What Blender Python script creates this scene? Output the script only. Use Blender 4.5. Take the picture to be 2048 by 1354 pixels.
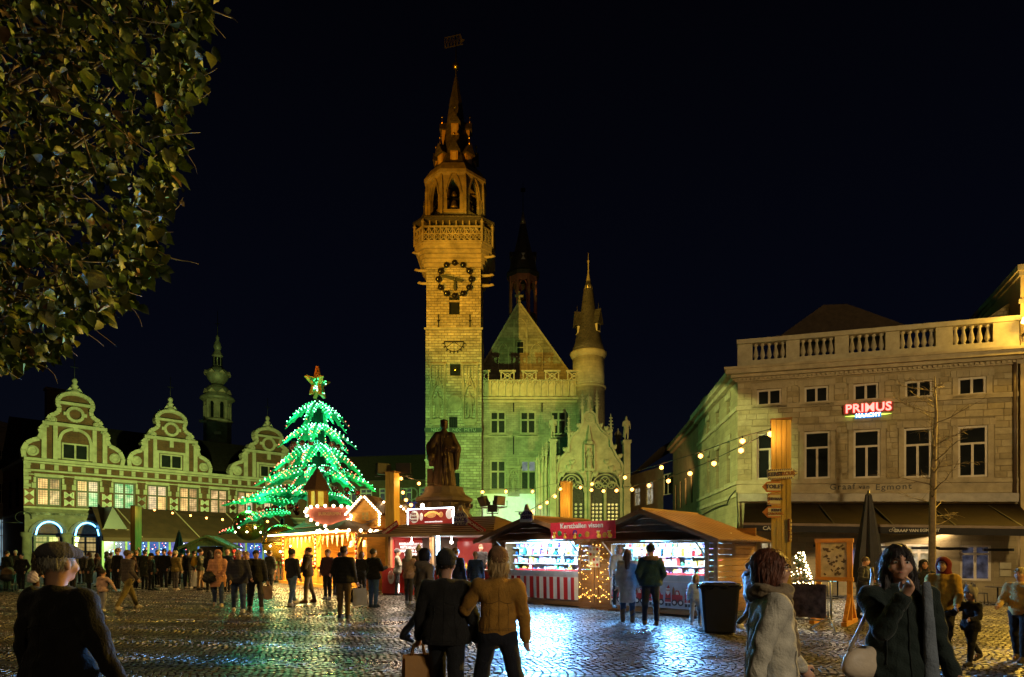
import bpy, math, random
import numpy as np
from mathutils import Vector, Matrix
for _o in list(bpy.data.objects): bpy.data.objects.remove(_o)
S = bpy.context.scene
COL = S.collection
R = math.radians
# ------------------------------------------------------------------ camera, world, lamps, exposure
F, CX, HY, EYE = 1250.0, 1024.0, 1107.0, 1.6          # lens in photograph pixels, horizon row, eye height
cam = bpy.data.cameras.new('camera'); camo = bpy.data.objects.new('camera', cam); COL.objects.link(camo)
camo.location = (0, 0, EYE); camo.rotation_euler = (R(90), 0, 0)
cam.sensor_width = 36; cam.lens = F/2048*36; cam.shift_y = (HY-677)/2048
cam.clip_start = .05; cam.clip_end = 2000
S.camera = camo
W = bpy.data.worlds.new('World'); S.world = W; W.use_nodes = True
_n = W.node_tree.nodes; _l = W.node_tree.links
_bg = _n['Background']
_tc = _n.new('ShaderNodeTexCoord'); _sp = _n.new('ShaderNodeSeparateXYZ'); _cr = _n.new('ShaderNodeValToRGB')
_l.new(_tc.outputs['Generated'], _sp.inputs[0]); _l.new(_sp.outputs['Z'], _cr.inputs[0]); _l.new(_cr.outputs[0], _bg.inputs[0])
_e = _cr.color_ramp.elements
_e[0].position = 0; _e[0].color = (.0028, .0038, .0075, 1); _e[1].position = .75; _e[1].color = (.0006, .0006, .0013, 1)
_m = _cr.color_ramp.elements.new(.3); _m.color = (.0013, .0018, .0048, 1)
_bg.inputs[1].default_value = 1.0
S.view_settings.view_transform = 'Standard'; S.view_settings.look = 'None'
S.view_settings.exposure = 0; S.view_settings.gamma = 1; S.view_settings.use_curve_mapping = False
S.cycles.use_denoising = True
S.cycles.sample_clamp_indirect = 4; S.cycles.sample_clamp_direct = 0
S.cycles.max_bounces = 6; S.cycles.caustics_reflective = False; S.cycles.caustics_refractive = False

def spot(name, loc, target, col, watts, cone=60, blend=.5, r=.15):
    L = bpy.data.lights.new(name, 'SPOT'); L.energy = watts; L.color = col; L.spot_size = R(cone); L.spot_blend = blend; L.shadow_soft_size = r
    o = bpy.data.objects.new(name, L); COL.objects.link(o); o.location = loc
    o.rotation_euler = (Vector(target)-Vector(loc)).to_track_quat('-Z', 'Y').to_euler(); return o
def point(name, loc, col, watts, r=.1):
    L = bpy.data.lights.new(name, 'POINT'); L.energy = watts; L.color = col; L.shadow_soft_size = r
    o = bpy.data.objects.new(name, L); COL.objects.link(o); o.location = loc; return o
def area(name, loc, target, col, watts, sx, sy):
    L = bpy.data.lights.new(name, 'AREA'); L.energy = watts; L.color = col; L.shape = 'RECTANGLE'; L.size = sx; L.size_y = sy
    o = bpy.data.objects.new(name, L); COL.objects.link(o); o.location = loc
    o.rotation_euler = (Vector(target)-Vector(loc)).to_track_quat('-Z', 'Y').to_euler(); return o
ORANGE, GREEN, COOL, WARM, SODIUM = (1, .38, .003), (.4, 1, .13), (.15, .46, 1), (1, .62, .22), (1, .58, .07)
# floodlights of the square (orange on the belfry, green on the old fronts)
spot('orange_floodlight_lamp', (-27, 23, 5), (-5.0, 61, 36), ORANGE, 110000, 34, .8)
spot('orange_floodlight_lamp', (-14.8, 19.5, 13), (5.0, 74, 30.5), (1, .58, .05), 95000, 29, .5)
spot('green_floodlight_lamp', (-4.3, 29.6, 4.4), (-4.4, 62, 7), (.5, 1, .2), 50000, 62, .9)
spot('green_floodlight_lamp', (-22.5, 47, 3.3), (-37.5, 63, 6.5), (.78, 1, .24), 25000, 112, .7)
spot('green_floodlight_lamp', (-.9, 27.6, 6.2), (11.5, 34.7, 6.4), (.85, 1, .3), 9000, 36, .12)
spot('amber_floodlight_lamp', (12, 42, 7), (7.5, 62, 10), (1, .72, .22), 6500, 70, .8)
# sodium lamps of the square outside the frame; the fill lamps are added, unseen
spot('sodium_street_lamp', (24.5, 24.6, 11.8), (9, 13, 0), SODIUM, 34000, 120, .8, .3)
spot('fill_lamp', (15, 4, 9), (17, 29, 6), (1, .7, .28), 10000, 84, .7, .3)  # added fill that brightens the cafe front
spot('fill_lamp', (6, -6, 7), (2, 14, 0), (1, .74, .38), 700, 80, .7, .3)  # added general fill from behind the camera
spot('sodium_street_lamp', (15, 2.5, 7.5), (7.6, 15, 2.2), (1, .6, .08), 4200, 56, .8, .2)
spot('fill_lamp', (6.5, -3, 5), (2.4, 4, 1.2), (1, .88, .66), 1000, 36, .8, .25)  # added fill on the nearest figures, from behind the camera
spot('fill_lamp', (-12, 6, 8), (-17, 26, 0), (1, .64, .22), 2200, 100, .7, .3)

# ------------------------------------------------------------------ helpers
def gz(x, y=0):                                           # the square falls gently to the right
    t = x-2.5
    t = .5*(t+math.sqrt(t*t+4)) - .35
    return -.03*max(0., min(t, 26.))
def P(px, py, Y): return Vector(((px-CX)/F*Y, Y, EYE+(HY-py)/F*Y))
def GP(px, py):
    Y = 12.
    for _ in range(30):
        Y = (EYE-gz((px-CX)/F*Y))*F/(py-HY)
    X = (px-CX)/F*Y
    return Vector((X, Y, gz(X)))
def tag(o, label=None, cat=None, group=None, kind=None):
    if label: o['label'] = label
    if cat: o['category'] = cat
    if group: o['group'] = group
    if kind: o['kind'] = kind
    return o
def thing(name, label, cat, loc=(0, 0, 0), rz=0., group=None):
    o = bpy.data.objects.new(name, None); COL.objects.link(o); o.location = loc; o.rotation_euler = (0, 0, rz)
    o.empty_display_size = .1
    return tag(o, label, cat, group)
_log = []
def link(name, me, parent=None, loc=None, rot=None, scale=None):
    o = bpy.data.objects.new(name, me); COL.objects.link(o); _log.append(o)
    if parent: o.parent = parent
    if loc is not None: o.location = loc
    if rot is not None: o.rotation_euler = rot
    if scale is not None: o.scale = scale
    return o
def copy_tree(o, parent=None):
    c = o.copy(); COL.objects.link(c); c.parent = parent
    for ch in o.children: copy_tree(ch, c)
    return c
class MB:
    """collects shapes and links them as one mesh object; mi is the material slot"""
    def __init__(s): s.v = []; s.f = []; s.m = []; s.sm = []; s.mi = 0; s.smooth = False; s.sh = 0.
    def add(s, vs, fs, smooth=None):
        b = len(s.v); s.v.extend([tuple(v) for v in vs])
        sm = s.smooth if smooth is None else smooth
        for f in fs: s.f.append(tuple(i+b for i in f)); s.m.append(s.mi); s.sm.append(sm)
        return s
    def box(s, x0, x1, y0, y1, z0, z1, T=None):
        vs = [(x, y, z) for x in (x0, x1) for y in (y0, y1) for z in (z0, z1)]
        if T is not None: vs = [T @ Vector(v) for v in vs]
        return s.add(vs, [(0, 1, 3, 2), (4, 6, 7, 5), (0, 4, 5, 1), (2, 3, 7, 6), (0, 2, 6, 4), (1, 5, 7, 3)], False)
    def cbox(s, c, sx, sy, sz, rz=0., rx=0., ry=0.):
        T = Matrix.Translation(c) @ Matrix.Rotation(rz, 4, 'Z') @ Matrix.Rotation(rx, 4, 'X') @ Matrix.Rotation(ry, 4, 'Y')
        return s.box(-sx/2, sx/2, -sy/2, sy/2, -sz/2, sz/2, T)
    def beam(s, a, b, w, h=None, up=(0, 0, 1)):
        a = Vector(a); b = Vector(b); d = b-a; L = d.length; d = d/L; h = h or w
        x = d.cross(Vector(up))
        if x.length < 1e-4: x = d.cross(Vector((0, 1, 0)))
        x.normalize(); z = x.cross(d)
        vs = [a+x*i*w/2+z*k*h/2+d*j for i in (-1, 1) for j in (0, L) for k in (-1, 1)]
        return s.add(vs, [(0, 1, 3, 2), (4, 6, 7, 5), (0, 4, 5, 1), (2, 3, 7, 6), (0, 2, 6, 4), (1, 5, 7, 3)], False)
    def prism(s, poly, y0, y1):                         # polygon in (x, z), pushed from y0 to y1
        n = len(poly)
        vs = [(x, y0, z) for x, z in poly]+[(x, y1, z) for x, z in poly]
        fs = [tuple(range(n)), tuple(range(2*n-1, n-1, -1))]+[(i, i+n, (i+1) % n+n, (i+1) % n) for i in range(n)]
        return s.add(vs, fs, False)
    def hprism(s, poly, z0, z1):                        # polygon in (x, y), pushed from z0 to z1
        n = len(poly)
        vs = [(x, y, z0) for x, y in poly]+[(x, y, z1) for x, y in poly]
        fs = [tuple(range(n-1, -1, -1)), tuple(range(n, 2*n))]+[(i, (i+1) % n, (i+1) % n+n, i+n) for i in range(n)]
        return s.add(vs, fs, False)
    def band(s, pts, w, y0, y1):                        # a strip of width w along points in (x, z), pushed from y0 to y1
        for (a, b) in zip(pts[:-1], pts[1:]):
            dx, dz = b[0]-a[0], b[1]-a[1]; L = math.hypot(dx, dz) or 1; nx, nz = -dz/L*w/2, dx/L*w/2
            s.prism([(a[0]-nx, a[1]-nz), (b[0]-nx, b[1]-nz), (b[0]+nx, b[1]+nz), (a[0]+nx, a[1]+nz)], y0, y1)
        return s
    def lathe(s, prof, n=16, c=(0, 0, 0), smooth=True, ph=0., sx=1., sy=1.):
        vs = []; m = len(prof)
        for k in range(n):
            a = ph+2*math.pi*k/n
            for r, z in prof: vs.append((c[0]+r*math.cos(a)*sx, c[1]+r*math.sin(a)*sy, c[2]+z))
        fs = [(k*m+j, ((k+1) % n)*m+j, ((k+1) % n)*m+j+1, k*m+j+1) for k in range(n) for j in range(m-1)]
        fs.append(tuple(k*m+m-1 for k in range(n))); fs.append(tuple(k*m for k in range(n-1, -1, -1)))
        return s.add(vs, fs, smooth)
    def tube(s, pts, r, n=6, smooth=True):
        pts = [Vector(p) for p in pts]; m = len(pts); rs = r if isinstance(r, (list, tuple)) else [r]*m
        vs = []; u = None
        for i, p in enumerate(pts):
            t = (pts[min(i+1, m-1)]-pts[max(i-1, 0)])
            t = t.normalized() if t.length > 1e-9 else Vector((0, 0, 1))
            if u is None: u = t.orthogonal().normalized()
            u = (u-t*u.dot(t)); u = u.normalized() if u.length > 1e-6 else t.orthogonal().normalized()
            w = t.cross(u)
            for k in range(n):
                a = 2*math.pi*k/n; vs.append(p+(u*math.cos(a)+w*math.sin(a))*rs[i])
        fs = [(i*n+k, i*n+(k+1) % n, (i+1)*n+(k+1) % n, (i+1)*n+k) for i in range(m-1) for k in range(n)]
        fs.append(tuple(range(n-1, -1, -1))); fs.append(tuple((m-1)*n+k for k in range(n)))
        return s.add(vs, fs, smooth)
    def ball(s, c, r, n=10, m=7, sx=1., sy=1., sz=1.):
        prof = [(max(1e-4, r*math.sin(math.pi*j/m)), -r*sz*math.cos(math.pi*j/m)) for j in range(m+1)]
        return s.lathe(prof, n, c, True, 0, sx, sy)
    def quad(s, a, b, c, d): return s.add([a, b, c, d], [(0, 1, 2, 3)], False)
    def mesh(s, name, mats):
        me = bpy.data.meshes.new(name)
        v = [(x, y, z+s.sh*x) for x, y, z in s.v] if s.sh else s.v
        me.from_pydata(v, [], s.f)
        for m in (mats if isinstance(mats, (list, tuple)) else [mats]): me.materials.append(m)
        me.polygons.foreach_set('material_index', s.m); me.polygons.foreach_set('use_smooth', s.sm); me.update()
        return me
    def build(s, name, mats, parent=None, **k): return link(name, s.mesh(name, mats), parent, **k)

class Wall:
    """an upright plane between two ground points; turns picture rows into real (along, height) on it"""
    def __init__(s, ax, ay, bx, by):
        s.a = (ax, ay); L = math.hypot(bx-ax, by-ay); s.L = L; s.d = ((bx-ax)/L, (by-ay)/L); s.rz = math.atan2(s.d[1], s.d[0])
    def uz(s, px, py, out=0.):
        ox, oy = s.a[0]+s.d[1]*out, s.a[1]-s.d[0]*out    # plane shifted towards the viewer by out
        k = (px-CX)/F
        u = (k*oy-ox)/(s.d[0]-k*s.d[1]); Y = oy+u*s.d[1]
        return u, EYE+(HY-py)/F*Y
    def u(s, px, out=0.): return s.uz(px, HY, out)[0]
    def empty(s, name, label, cat, z=0.): return thing(name, label, cat, (s.a[0], s.a[1], z), s.rz)
def rect(w, x0, y0, x1, y1):                             # picture box -> u0, u1, z0, z1 on wall w
    u0, za = w.uz(x0, (y0+y1)/2); u1, zb = w.uz(x1, (y0+y1)/2); um = (x0+x1)/2
    return u0, u1, w.uz(um, y1)[1], w.uz(um, y0)[1]
def holed(mb, x0, x1, z0, z1, holes, y=0., deep=.25):    # wall front with window openings and their reveals
    xs = sorted({x0, x1, *[min(max(h[i], x0), x1) for h in holes for i in (0, 1)]}); zs = sorted({z0, z1, *[min(max(h[i], z0), z1) for h in holes for i in (2, 3)]})
    for a, b in zip(xs[:-1], xs[1:]):
        for c, d in zip(zs[:-1], zs[1:]):
            mx, mz = (a+b)/2, (c+d)/2
            if any(h[0] < mx < h[1] and h[2] < mz < h[3] for h in holes): continue
            mb.quad((a, y, c), (b, y, c), (b, y, d), (a, y, d))
    for (a, b, c, d) in holes:
        mb.quad((a, y, c), (a, y+deep, c), (a, y+deep, d), (a, y, d)); mb.quad((b, y, c), (b, y, d), (b, y+deep, d), (b, y+deep, c))
        mb.quad((a, y, c), (b, y, c), (b, y+deep, c), (a, y+deep, c)); mb.quad((a, y, d), (a, y+deep, d), (b, y+deep, d), (b, y, d))
def arch_pts(x0, x1, zs, rise, n=8, pointed=True):       # points of an arch from (x0, zs) over to (x1, zs)
    c = (x0+x1)/2; w = (x1-x0)/2; out = []
    for i in range(2*n+1):
        t = i/n-1
        if pointed: z = zs+rise*(1-abs(t)**1.7)**.75 if abs(t) < 1 else zs
        else: z = zs+rise*math.sqrt(max(0, 1-t*t))
        out.append((c+w*t, z))
    return out

# ------------------------------------------------------------------ materials
_mc = {}
def _base(name):
    m = bpy.data.materials.new(name); m.use_nodes = True
    return m, m.node_tree.nodes, m.node_tree.links, m.node_tree.nodes['Principled BSDF']
def _mixc(n, l, fac, a, b):
    x = n.new('ShaderNodeMix'); x.data_type = 'RGBA'
    for i, v in ((0, fac), (6, a), (7, b)):
        if isinstance(v, (int, float)): x.inputs[i].default_value = v
        elif isinstance(v, tuple): x.inputs[i].default_value = (*v[:3], 1)
        else: l.new(v, x.inputs[i])
    return x.outputs[2]
def M(name, col, rough=.75, metal=0., var=.25, scale=2.5, bump=0., bscale=30., spec=.4, stretch=None, coat=0.):
    key = (name, col)
    if key in _mc: return _mc[key]
    m, n, l, b = _base(name)
    tc = n.new('ShaderNodeTexCoord'); src = tc.outputs['Object']
    if stretch:
        mp = n.new('ShaderNodeMapping'); mp.inputs['Scale'].default_value = stretch; l.new(src, mp.inputs[0]); src = mp.outputs[0]
    nz = n.new('ShaderNodeTexNoise'); nz.inputs['Scale'].default_value = scale; nz.inputs['Detail'].default_value = 6; nz.inputs['Roughness'].default_value = .65
    l.new(src, nz.inputs['Vector'])
    rp = n.new('ShaderNodeMapRange'); rp.inputs[1].default_value = .3; rp.inputs[2].default_value = .7; l.new(nz.outputs[0], rp.inputs[0])
    lo = tuple(max(0, c*(1-var)) for c in col); hi = tuple(min(1, c*(1+var)) for c in col)
    l.new(_mixc(n, l, rp.outputs[0], lo, hi), b.inputs['Base Color'])
    b.inputs['Roughness'].default_value = rough; b.inputs['Metallic'].default_value = metal; b.inputs['Specular IOR Level'].default_value = spec
    if coat: b.inputs['Coat Weight'].default_value = coat
    if bump:
        n2 = n.new('ShaderNodeTexNoise'); n2.inputs['Scale'].default_value = bscale; n2.inputs['Detail'].default_value = 4; l.new(src, n2.inputs['Vector'])
        bp = n.new('ShaderNodeBump'); bp.inputs['Strength'].default_value = bump; bp.inputs['Distance'].default_value = .02; l.new(n2.outputs[0], bp.inputs['Height']); l.new(bp.outputs[0], b.inputs['Normal'])
    _mc[key] = m; return m
def BRICK(name, c1, c2, mort, bw, bh, msize=.012, bump=.5, stain=.35, rough=.85):
    if name in _mc: return _mc[name]
    m, n, l, b = _base(name)
    tc = n.new('ShaderNodeTexCoord'); sp = n.new('ShaderNodeSeparateXYZ'); l.new(tc.outputs['Object'], sp.inputs[0])
    ad = n.new('ShaderNodeMath'); l.new(sp.outputs[0], ad.inputs[0]); l.new(sp.outputs[1], ad.inputs[1])
    cb = n.new('ShaderNodeCombineXYZ'); l.new(ad.outputs[0], cb.inputs[0]); l.new(sp.outputs[2], cb.inputs[1])
    bt = n.new('ShaderNodeTexBrick'); l.new(cb.outputs[0], bt.inputs[0])
    for k, v in (('Color1', c1), ('Color2', c2), ('Mortar', mort)): bt.inputs[k].default_value = (*v, 1)
    bt.inputs['Scale'].default_value = 1; bt.inputs['Brick Width'].default_value = bw; bt.inputs['Row Height'].default_value = bh; bt.inputs['Mortar Size'].default_value = msize
    nz = n.new('ShaderNodeTexNoise'); nz.inputs['Scale'].default_value = .55; nz.inputs['Detail'].default_value = 8; nz.inputs['Roughness'].default_value = .7; l.new(tc.outputs['Object'], nz.inputs['Vector'])
    rp = n.new('ShaderNodeMapRange'); rp.inputs[1].default_value = .35; rp.inputs[2].default_value = .65; rp.inputs[3].default_value = 1-stain; rp.inputs[4].default_value = 1.15; l.new(nz.outputs[0], rp.inputs[0])
    mx = n.new('ShaderNodeMix'); mx.data_type = 'RGBA'; mx.blend_type = 'MULTIPLY'; mx.inputs[0].default_value = 1; l.new(bt.outputs[0], mx.inputs[6]); l.new(rp.outputs[0], mx.inputs[7])
    l.new(mx.outputs[2], b.inputs['Base Color']); b.inputs['Roughness'].default_value = rough; b.inputs['Specular IOR Level'].default_value = .3
    n3 = n.new('ShaderNodeTexNoise'); n3.inputs['Scale'].default_value = 9; l.new(tc.outputs['Object'], n3.inputs['Vector'])
    sub = n.new('ShaderNodeMath'); sub.operation = 'SUBTRACT'; l.new(n3.outputs[0], sub.inputs[0]); l.new(bt.outputs[1], sub.inputs[1])
    bp = n.new('ShaderNodeBump'); bp.inputs['Strength'].default_value = bump; bp.inputs['Distance'].default_value = .03; l.new(sub.outputs[0], bp.inputs['Height']); l.new(bp.outputs[0], b.inputs['Normal'])
    _mc[name] = m; return m
def E(name, col, st, samp=False):
    key = (name, col, st)
    if key in _mc: return _mc[key]
    m, n, l, b = _base(name); b.inputs['Base Color'].default_value = (*[min(.8, c) for c in col], 1)
    b.inputs['Emission Color'].default_value = (*col, 1); b.inputs['Emission Strength'].default_value = st
    if not samp: m.cycles.emission_sampling = 'NONE'
    _mc[key] = m; return m
def GLOW(name, c1, c2, st, scale=2.):                     # a lit room seen through its window: uneven light
    key = (name, c1, st)
    if key in _mc: return _mc[key]
    m, n, l, b = _base(name); tc = n.new('ShaderNodeTexCoord'); nz = n.new('ShaderNodeTexNoise'); nz.inputs['Scale'].default_value = scale; nz.inputs['Detail'].default_value = 5
    l.new(tc.outputs['Object'], nz.inputs['Vector']); rp = n.new('ShaderNodeMapRange'); rp.inputs[1].default_value = .35; rp.inputs[2].default_value = .65; l.new(nz.outputs[0], rp.inputs[0])
    l.new(_mixc(n, l, rp.outputs[0], c1, c2), b.inputs['Emission Color']); b.inputs['Emission Strength'].default_value = st
    b.inputs['Base Color'].default_value = (.02, .02, .02, 1); b.inputs['Roughness'].default_value = .15
    m.cycles.emission_sampling = 'NONE'; _mc[key] = m; return m
def WOOD(name, col, rough=.6, along='x'):
    st = {'x': (1.2, 14, 14), 'z': (14, 14, 1.2), 'y': (14, 1.2, 14)}[along]
    return M(name, col, rough, 0, .32, 1.0, .25, 2.5, .35, st)
STONE = BRICK('tower_sandstone', (.42, .36, .255), (.25, .21, .145), (.15, .13, .095), .62, .26, .022, 1., .5)
LIME = M('carved_limestone', (.3, .26, .18), .8, 0, .3, 1.3, .35, 14)
LIMED = M('weathered_limestone', (.27, .25, .19), .85, 0, .4, 1.1, .4, 10)
SLATE = BRICK('roof_slate', (.06, .052, .05), (.1, .085, .075), (.02, .02, .02), .24, .16, .012, .8, .3, .6)
DARKGLASS = M('dark_window_glass', (.012, .014, .016), .35, 0, .3, 1.5, 0, 1, 0.)
IRON = M('black_iron', (.015, .015, .015), .5, .6, .2)
GOLD = M('gilded_metal', (.75, .5, .12), .28, 1., .15)
BRONZE = M('patinated_bronze', (.16, .12, .075), .48, .6, .45, 3, .3, 8)
BLACKP = M('black_plastic', (.012, .012, .014), .42, 0, .2, 3, .05, 60)
STEEL = M('galvanised_steel', (.42, .43, .44), .38, .9, .2, 8)
WHITEP = M('white_painted_wood', (.62, .6, .54), .55, 0, .1, 4)
WLIGHT = WOOD('pine_plank', (.42, .21, .07), .55)
WPOST = WOOD('yellow_pine_post', (.62, .42, .1), .5, 'z')
WDARK = WOOD('stained_plank', (.2, .09, .035), .6)
WROOF = WOOD('roof_board', (.16, .085, .04), .6)
BULBW = E('warm_bulb_glow', (1, .36, .07), 11, True)
LEDW = E('white_led_glow', (.72, .88, 1), 14)
LEDWARM = E('warm_led_glow', (1, .72, .34), 9)
# ------------------------------------------------------------------ lettering
def text_mesh(body, size, bold=0., ex=.006, skew=0., sp=1.):
    cu = bpy.data.curves.new('lettering', 'FONT'); cu.body = body; cu.size = size; cu.align_x = 'CENTER'; cu.align_y = 'CENTER'; cu.extrude = ex; cu.offset = bold; cu.shear = skew; cu.space_character = sp; cu.resolution_u = 3
    ob = bpy.data.objects.new('lettering', cu); COL.objects.link(ob)
    dg = bpy.context.evaluated_depsgraph_get()
    me = bpy.data.meshes.new_from_object(ob.evaluated_get(dg)); bpy.data.objects.remove(ob); bpy.data.curves.remove(cu)
    me.transform(Matrix.Rotation(R(90), 4, 'X')); return me
def letters(body, size, mat, parent, loc, rot=(0, 0, 0), name='lettering', **k):
    me = text_mesh(body, size, **k); me.materials.clear(); me.materials.append(mat)
    return link(name, me, parent, loc, rot)
# ------------------------------------------------------------------ soft-shape tool (bodies, clothes, statues)
def surfnet(fn, lo, hi, h):
    ax = [np.arange(lo[i]-2*h, hi[i]+2.5*h, h, dtype=np.float32) for i in range(3)]
    X, Y, Z = np.meshgrid(*ax, indexing='ij')
    f = fn(X, Y, Z); ins = f < 0
    nx, ny, nz = f.shape
    acc = np.zeros((nx-1, ny-1, nz-1, 3), np.float32); cnt = np.zeros((nx-1, ny-1, nz-1), np.float32)
    offs = [(a, b) for a in (0, 1) for b in (0, 1)]
    sl = lambda o: tuple(slice(o[i], o[i]+f.shape[i]-1) for i in range(3))
    for axis in range(3):
        oth = [i for i in range(3) if i != axis]
        for (p, q) in offs:
            o0 = [0, 0, 0]; o0[oth[0]] = p; o0[oth[1]] = q; o1 = list(o0); o1[axis] = 1
            A, B = f[sl(o0)], f[sl(o1)]; c = (A < 0) != (B < 0)
            t = np.where(c, A/np.where(c, A-B, 1), 0)
            for i in range(3):
                acc[..., i] += np.where(c, (t if i == axis else o0[i]), 0)
            cnt += c
    mask = cnt > 0; idx = -np.ones(mask.shape, np.int64); idx[mask] = np.arange(mask.sum())
    I = np.argwhere(mask); V = acc[mask]/cnt[mask][:, None]+I
    V = V*h+np.array([a[0] for a in ax])
    Q = []
    for axis in range(3):
        o = [i for i in range(3) if i != axis]; s0 = [slice(None)]*3; s1 = [slice(None)]*3
        s0[axis] = slice(0, -1); s1[axis] = slice(1, None)
        c = ins[tuple(s0)] != ins[tuple(s1)]; w = np.argwhere(c)
        w = w[(w[:, o[0]] > 0) & (w[:, o[1]] > 0) & (w[:, o[0]] < f.shape[o[0]]-1) & (w[:, o[1]] < f.shape[o[1]]-1)]
        if not len(w): continue
        g = lambda a, b: idx[tuple((w[:, i]-(a if i == o[0] else b if i == o[1] else 0)) for i in range(3))]
        q = np.stack([g(1, 1), g(0, 1), g(0, 0), g(1, 0)], 1)
        fl = ins[tuple(w.T)]
        if axis == 1: fl = ~fl
        q[~fl] = q[~fl][:, ::-1]; Q.append(q)
    return V, (np.concatenate(Q) if Q else np.zeros((0, 4), np.int64))
def np_mesh(name, V, Q, mats, smooth=True):
    me = bpy.data.meshes.new(name); V = np.asarray(V, np.float32); Q = np.asarray(Q, np.int32)
    k = Q.shape[1] if len(Q) else 4
    me.vertices.add(len(V)); me.vertices.foreach_set('co', V.ravel())
    me.loops.add(Q.size); me.loops.foreach_set('vertex_index', Q.ravel())
    me.polygons.add(len(Q)); me.polygons.foreach_set('loop_start', np.arange(len(Q), dtype=np.int32)*k)
    me.polygons.foreach_set('use_smooth', np.full(len(Q), smooth)); me.update(calc_edges=True); me.validate()
    for m in (mats if isinstance(mats, (list, tuple)) else [mats]): me.materials.append(m)
    return me
def smin(a, b, k):
    if k <= 0: return np.minimum(a, b)
    h = np.maximum(k-np.abs(a-b), 0)/k
    return np.minimum(a, b)-h*h*k*.25
class SDF:
    """prims: ('c', a, b, ra, rb, k, flatten_y) rounded cone; ('e', centre, radii, k) ellipsoid; ('cut', axis, sign, value)"""
    def __init__(s): s.p = []; s.cuts = []; s.subs = []; s.noise = None
    def c(s, a, b, ra, rb=None, k=.03, fy=1.): s.p.append(('c', a, b, ra, ra if rb is None else rb, k, fy)); return s
    def e(s, c, r, k=.03, rot=0.): s.p.append(('e', c, r, k, rot)); return s
    def sub(s, c, r): s.subs.append((c, r)); return s
    def cut(s, ax, sign, v): s.cuts.append((ax, sign, v)); return s
    def bounds(s):
        lo = np.full(3, 1e9); hi = np.full(3, -1e9)
        for p in s.p:
            if p[0] == 'c':
                m = max(p[3], p[4])
                for q in (p[1], p[2]): lo = np.minimum(lo, np.array(q)-m); hi = np.maximum(hi, np.array(q)+m)
            else:
                r = max(p[2]) if p[4] else np.array(p[2]); lo = np.minimum(lo, np.array(p[1])-r); hi = np.maximum(hi, np.array(p[1])+r)
        for ax, sg, v in s.cuts:
            if sg > 0: lo[ax] = max(lo[ax], v)
            else: hi[ax] = min(hi[ax], v)
        return lo, hi
    def __call__(s, X, Y, Z):
        d = None
        for p in s.p:
            if p[0] == 'c':
                _, a, b, ra, rb, k, fy = p
                ax, ay, az = a; bx, by, bz = b[0]-ax, (b[1]-ay)/fy, b[2]-az
                px, py, pz = X-ax, (Y-ay)/fy, Z-az
                L = bx*bx+by*by+bz*bz+1e-9
                t = np.clip((px*bx+py*by+pz*bz)/L, 0, 1)
                q = np.sqrt((px-bx*t)**2+(py-by*t)**2+(pz-bz*t)**2)-(ra+(rb-ra)*t)
                if fy < 1: q = q*(.5+.5*fy)
            else:
                _, c, r, k, rot = p
                px, py, pz = X-c[0], Y-c[1], Z-c[2]
                if rot: px, py = px*math.cos(rot)+py*math.sin(rot), -px*math.sin(rot)+py*math.cos(rot)
                q = (np.sqrt((px/r[0])**2+(py/r[1])**2+(pz/r[2])**2)-1)*min(r)
            d = q if d is None else smin(d, q, k)
        if s.noise is not None: d = d+s.noise(X, Y, Z)
        for c, r in s.subs:
            q = (np.sqrt(((X-c[0])/r[0])**2+((Y-c[1])/r[1])**2+((Z-c[2])/r[2])**2)-1)*min(r)
            d = np.maximum(d, -q)
        for ax, sg, v in s.cuts:
            d = np.maximum(d, sg*(v-(X, Y, Z)[ax]))
        return d
    def mesh(s, name, h, mats):
        lo, hi = s.bounds(); V, Q = surfnet(s, lo, hi, h)
        return np_mesh(name, V, Q, mats)
    def build(s, name, h, mats, parent, **k): return link(name, s.mesh(name, h, mats), parent, **k)

# ------------------------------------------------------------------ the ground and its cobbles
def mat_cobble(name, lo, hi, r0, r1, island=True):
    m, n, l, b = _base(name); g = n.new('ShaderNodeNewGeometry'); oi = n.new('ShaderNodeObjectInfo')
    tc = n.new('ShaderNodeTexCoord')
    nz = n.new('ShaderNodeTexNoise'); nz.inputs['Scale'].default_value = .5; nz.inputs['Detail'].default_value = 5; l.new(g.outputs['Position'], nz.inputs['Vector'])
    n2 = n.new('ShaderNodeTexNoise'); n2.inputs['Scale'].default_value = 40; n2.inputs['Detail'].default_value = 5; l.new(g.outputs['Position'], n2.inputs['Vector'])
    c = _mixc(n, l, g.outputs['Random Per Island'] if island else oi.outputs['Random'], lo, hi)
    mu = n.new('ShaderNodeMix'); mu.data_type = 'RGBA'; mu.blend_type = 'MULTIPLY'; mu.inputs[0].default_value = .7; l.new(c, mu.inputs[6]); l.new(n2.outputs[0], mu.inputs[7]); l.new(mu.outputs[2], b.inputs['Base Color'])
    rp = n.new('ShaderNodeMapRange'); rp.inputs[1].default_value = .38; rp.inputs[2].default_value = .62; rp.inputs[3].default_value = r0; rp.inputs[4].default_value = r1; l.new(nz.outputs[0], rp.inputs[0]); l.new(rp.outputs[0], b.inputs['Roughness'])
    b.inputs['Specular IOR Level'].default_value = .5
    bp = n.new('ShaderNodeBump'); bp.inputs['Strength'].default_value = .45; bp.inputs['Distance'].default_value = .006; l.new(n2.outputs[0], bp.inputs['Height']); l.new(bp.outputs[0], b.inputs['Normal'])
    return m
COBB = mat_cobble('wet_cobble_stone', (.055, .05, .045), (.16, .14, .12), .27, .46)
COBO = mat_cobble('wet_cobble_single', (.055, .05, .045), (.16, .14, .12), .27, .46, False)
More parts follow.
